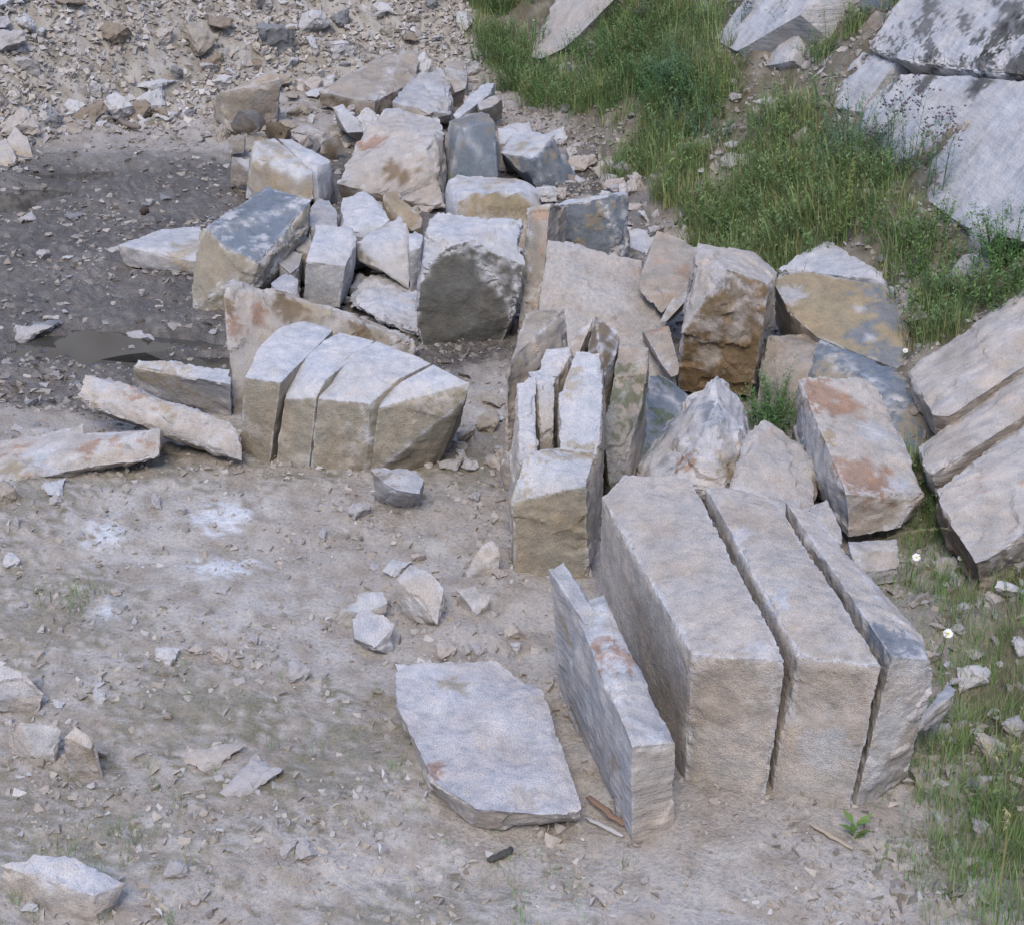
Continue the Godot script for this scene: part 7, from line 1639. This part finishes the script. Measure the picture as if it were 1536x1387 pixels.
func build_plants() -> void:
	rng.seed = 1234
	var green := [Color(0.11, 0.20, 0.06), Color(0.14, 0.235, 0.08), Color(0.165, 0.24, 0.095), Color(0.2, 0.22, 0.11)]
	var dull := [Color(0.155, 0.215, 0.09), Color(0.19, 0.215, 0.105), Color(0.27, 0.24, 0.14), Color(0.14, 0.205, 0.08)]
	var tufts: Array[ArrayMesh] = [tuft(24, 0.2, 0.08, 0.004, green), tuft(18, 0.27, 0.09, 0.004, dull), tuft(24, 0.14, 0.09, 0.005, green), tuft(20, 0.18, 0.09, 0.004, dull), herb(6, 0.22, 0.07, 12, 0.03, 0.008, Color(0.125, 0.19, 0.075))]
	var list := []
	var tries := 0
	while list.size() < 12500 and tries < 200000:
		tries += 1
		var d := rng.randf_range(3.9, 16.5)
		var x := lin(TOE, d) + rng.randf_range(-0.25, 3.4)
		if absf(x) > 0.33 * d + 0.4: continue
		var bs := bank_share(x, -d)
		var dens := clampf(0.42 + 1.6 * noise_a.get_noise_2d(x * 0.75 + 200.0, d * 0.75), 0.03, 1.0) * smoothstep(0.35, 1.0, bs)
		for q in BARE:
			dens *= smoothstep(0.5, 1.3, Vector2((x - q[0]) / q[2], (d - q[1]) / q[3]).length())
		if rng.randf() > dens or under_block(on_ground(x, -d)): continue
		var s := rng.randf_range(0.55, 1.25) * (0.75 + 0.35 * smoothstep(6.5, 9.5, d))
		var t := Basis(Vector3.UP, rng.randf() * TAU).scaled(Vector3(s, s * rng.randf_range(0.8, 1.2), s))
		var c := Color(1, 1, 1) * rng.randf_range(0.75, 1.3)
		list.append([Transform3D(t, on_ground(x, -d)), Color(c.r * rng.randf_range(0.9, 1.25), c.g, c.b)])
	scatter("grass", "wispy grass and weeds covering the bank", tufts, leaf_mat, list)
	# sparse grass on the floor and round the stones in front
	list = []
	for q in FLOOR_GRASS:
		for k in q[3]:
			var x: float = q[0] + rng.randfn() * q[2]; var z: float = -q[1] + rng.randfn() * q[2]
			var s: float = rng.randf_range(0.25, 0.6) * q[4]
			list.append([Transform3D(Basis(Vector3.UP, rng.randf() * TAU).scaled(Vector3(s, s, s)), on_ground(x, z)), Color(1, 1, 1) * rng.randf_range(0.9, 1.4)])
	var low: Array[ArrayMesh] = [tuft(9, 0.22, 0.05, 0.005, green), tuft(7, 0.28, 0.07, 0.004, green)]
	scatter("floor_grass", "thin grass sprouting from the quarry floor", low, leaf_mat, list)
	# leafy clumps on the bank
	var herbs: Array[ArrayMesh] = [herb(22, 0.42, 0.15, 26, 0.04, 0.009, Color(0.085, 0.155, 0.05)), herb(18, 0.36, 0.16, 24, 0.036, 0.01, Color(0.115, 0.18, 0.06)), herb(20, 0.5, 0.13, 30, 0.045, 0.007, Color(0.10, 0.165, 0.09))]
	for h in HERBS:
		var o := inst("leafy_herb", herbs[int(h[3]) % 3], leaf_mat)
		o.position = on_ground(h[0], h[1], -0.02)
		o.basis = Basis(Vector3.UP, rng.randf() * TAU).scaled(Vector3.ONE * h[2] * rng.randf_range(0.8, 1.15))
		tag(o, h[4], "herb", "leafy clumps on the bank")
	for s in SPIKES:
		spike(Vector3(s[0], 0, s[1]), s[2], s[3])
	for s in WEEDS:
		weed(Vector3(s[0], 0, s[1]), s[2], s[3])
	for s in DAISIES:
		daisy(Vector3(s[0], 0, s[1]), s[2], s[3], s[4])
	for s in STALKS:
		dry_stalk(Vector3(s[0], 0, s[1]), s[2], s[3], s[4])

func spike(at: Vector3, tall: float, label: String) -> void:
	var o := base("flower_spike", on_ground(at.x, at.z))
	var st := SurfaceTool.new(); st.begin(Mesh.PRIMITIVE_TRIANGLES)
	var c := Color(0.16, 0.2, 0.06)
	blade(st, Vector3.ZERO, Vector3(0.04, 0, 0.02), tall, 0.012, c, 5)
	blade(st, Vector3.ZERO, Vector3(0.02, 0, -0.04), tall, 0.012, c, 5)
	inst("stem", finish(st), leaf_mat, o)
	st = SurfaceTool.new(); st.begin(Mesh.PRIMITIVE_TRIANGLES)
	for k in 26:
		var t := rng.randf_range(0.02, 0.5); var a := rng.randf() * TAU
		leaf(st, Vector3.UP * tall * t, Vector3(cos(a), rng.randf_range(0.2, 0.9), sin(a)).normalized(), tall * 0.16 * (1.1 - t), 0.018, c * rng.randf_range(0.7, 1.1))
	inst("leaves", finish(st), leaf_mat, o)
	st = SurfaceTool.new(); st.begin(Mesh.PRIMITIVE_TRIANGLES)
	for k in 90:
		var t := rng.randf_range(0.48, 1.0); var a := rng.randf() * TAU
		leaf(st, Vector3(0.03 * t * t, t, 0.01 * t * t) * tall, Vector3(cos(a), rng.randf_range(0.1, 0.6), sin(a)).normalized(), 0.03 * (1.35 - t), 0.012, Color(0.27, 0.3, 0.08) * rng.randf_range(0.7, 1.2))
	inst("flowers", finish(st), leaf_mat, o)
	tag(o, label, "plant", "flowering spikes on the bank")

func weed(at: Vector3, tall: float, label: String) -> void:
	var o := base("tall_weed", on_ground(at.x, at.z))
	var st := SurfaceTool.new(); st.begin(Mesh.PRIMITIVE_TRIANGLES)
	var buds := SurfaceTool.new(); buds.begin(Mesh.PRIMITIVE_TRIANGLES)
	var c := Color(0.10, 0.15, 0.09)
	for k in 5:
		var a := rng.randf() * TAU
		var lean := Vector3(cos(a), 0, sin(a)) * rng.randf_range(0.03, 0.25)
		var h := tall * rng.randf_range(0.7, 1.0)
		herb_stem(st, Vector3(cos(a), 0, sin(a)) * 0.03, h, lean, 26, 0.075, 0.006, c)
		for b in 7:
			var t := rng.randf_range(0.7, 0.98)
			var p := Vector3.UP * h * (t - 0.22 * t * t * lean.length() / 0.5) + lean * h * t * t
			var e := rng.randf() * TAU
			var q := p + Vector3(cos(e), 0.8, sin(e)) * 0.06
			leaf(st, p, (q - p).normalized(), 0.075, 0.003, c)
			for m in 4:
				var f := m * TAU / 4.0
				leaf(buds, q, Vector3(cos(f), 0.9, sin(f)).normalized(), 0.018, 0.011, Color(0.14, 0.10, 0.13))
	inst("stems", finish(st), leaf_mat, o)
	var bo := inst("buds", finish(buds), leaf_mat, o); bo.set_meta("kind", "stuff")
	tag(o, label, "weed", "tall weeds before the white outcrop")

func daisy(at: Vector3, tall: float, size: float, label: String) -> void:
	var o := base("daisy", on_ground(at.x, at.z))
	var st := SurfaceTool.new(); st.begin(Mesh.PRIMITIVE_TRIANGLES)
	herb_stem(st, Vector3.ZERO, tall, Vector3(0.05, 0, 0.12), 7, 0.04, 0.008, Color(0.1, 0.15, 0.05))
	inst("stem", finish(st), leaf_mat, o)
	var head := Vector3(0.05, 1.0 - 0.06, 0.12) * tall
	var up := Vector3(-0.1, 0.75, 0.6).normalized()
	var right := up.cross(Vector3.FORWARD).normalized(); var fwd := right.cross(up)
	st = SurfaceTool.new(); st.begin(Mesh.PRIMITIVE_TRIANGLES)
	for k in 14:
		var a := TAU * k / 14.0 + rng.randf_range(-0.1, 0.1)
		var dir := right * cos(a) + fwd * sin(a)
		var side := up.cross(dir) * size * 0.085
		var len := size * 0.5 * rng.randf_range(0.9, 1.05)
		st.set_color(Color(0.7, 0.7, 0.68))
		var p0 := head + dir * size * 0.1; var p1 := head + dir * len * 0.75 + up * rng.randf_range(-0.003, 0.003); var p2 := head + dir * len
		for v in [p0 - side * 0.5, p1 - side, p0 + side * 0.5, p0 + side * 0.5, p1 - side, p1 + side, p1 - side, p2, p1 + side]: st.add_vertex(v)
	inst("petals", finish(st), leaf_mat, o)
	var eye := SphereMesh.new(); eye.radius = size * 0.13; eye.height = size * 0.16; eye.radial_segments = 10; eye.rings = 5
	var ym := StandardMaterial3D.new(); ym.albedo_color = Color(0.6, 0.4, 0.03).linear_to_srgb(); ym.roughness = 0.9
	var e := inst("flower_centre", eye, ym, o)
	e.position = head
	e.basis = Basis(right, up, -fwd)
	tag(o, label, "daisy", "daisies beside the front slabs")

func dry_stalk(at: Vector3, tall: float, lean: Vector3, label: String) -> void:
	var o := base("grass_stalk", on_ground(at.x, at.z))
	var st := SurfaceTool.new(); st.begin(Mesh.PRIMITIVE_TRIANGLES)
	var c := Color(0.28, 0.25, 0.12)
	blade(st, Vector3.ZERO, lean, tall, 0.005, c, 8)
	blade(st, Vector3(0.002, 0, 0.002), lean * 1.02, tall, 0.004, c, 8)
	inst("stem", finish(st), leaf_mat, o)
	st = SurfaceTool.new(); st.begin(Mesh.PRIMITIVE_TRIANGLES)
	for k in 26:
		var t := rng.randf_range(0.72, 0.99)
		var p := Vector3.UP * tall * (t - 0.22 * t * t * lean.length() / 0.5) + lean * tall * t * t
		leaf(st, p, (lean + Vector3(rng.randfn() * 0.2, rng.randfn() * 0.25, rng.randfn() * 0.2)).normalized(), 0.022, 0.004, c * rng.randf_range(0.9, 1.3))
	inst("seed_head", finish(st), leaf_mat, o)
	tag(o, label, "grass stalk", "dry stalks by the front slabs")

# ------------------------------------------------------------------ small things
func bar(called: String, from: Vector3, to: Vector3, wide: float, thick: float, c: Color, label: String, category: String, bend := 0.0) -> void:
	var st := SurfaceTool.new(); st.begin(Mesh.PRIMITIVE_TRIANGLES)
	var along := (to - from).normalized()
	var side := along.cross(Vector3.UP).normalized(); var up := side.cross(along)
	var rings := []
	for k in 7:
		var t := k / 6.0
		var p := (to - from) * t + side * bend * sin(t * PI) + side * rng.randfn() * wide * 0.06
		var f := rng.randf_range(0.8, 1.1) * (0.7 if k == 0 or k == 6 else 1.0)
		var ring := []
		for q in 6:
			var a := TAU * q / 6.0
			ring.append(p + side * cos(a) * wide * 0.5 * f + up * sin(a) * thick * 0.5 * f)
		rings.append(ring)
	for k in 6:
		for q in 6:
			var r := (q + 1) % 6
			for v in [rings[k][q], rings[k + 1][q], rings[k][r], rings[k][r], rings[k + 1][q], rings[k + 1][r]]: st.add_vertex(v)
	for q in range(1, 5):
		for v in [rings[0][0], rings[0][q], rings[0][q + 1], rings[6][0], rings[6][q + 1], rings[6][q]]: st.add_vertex(v)
	st.generate_normals()
	var m := StandardMaterial3D.new(); m.albedo_color = c.linear_to_srgb(); m.roughness = 0.9
	m.heightmap_enabled = true; m.heightmap_texture = stone_mats[1].heightmap_texture; m.heightmap_scale = 0.3
	m.uv1_triplanar = true; m.uv1_scale = Vector3(3, 3, 3)
	var o := inst(called, st.commit(), m)
	o.position = from
	tag(o, label, category)

func build_small_things() -> void:
	for b in BARS:
		var f := Vector3(b[1][0], height(b[1][0], b[1][2]) + b[1][1], b[1][2])
		var t := Vector3(b[2][0], height(b[2][0], b[2][2]) + b[2][1], b[2][2])
		bar(b[0], f, t, b[3], b[4], Color(b[5][0], b[5][1], b[5][2]), b[6], b[7], b[8])
	# bright seedling under the split slabs
	var s: Array = SEEDLING
	var o := base("seedling", on_ground(s[0], s[1], 0.0))
	var st := SurfaceTool.new(); st.begin(Mesh.PRIMITIVE_TRIANGLES)
	for k in 9:
		var a := k * 2.4
		var dir := Vector3(cos(a), rng.randf_range(0.3, 1.4), sin(a)).normalized()
		leaf(st, Vector3.UP * 0.008 * k, dir, rng.randf_range(0.05, 0.1), 0.026, Color(0.125, 0.195, 0.055) * rng.randf_range(0.8, 1.2))
	inst("leaves", finish(st), leaf_mat, o)
	tag(o, "bright green leafy seedling under the split slabs in front", "seedling")
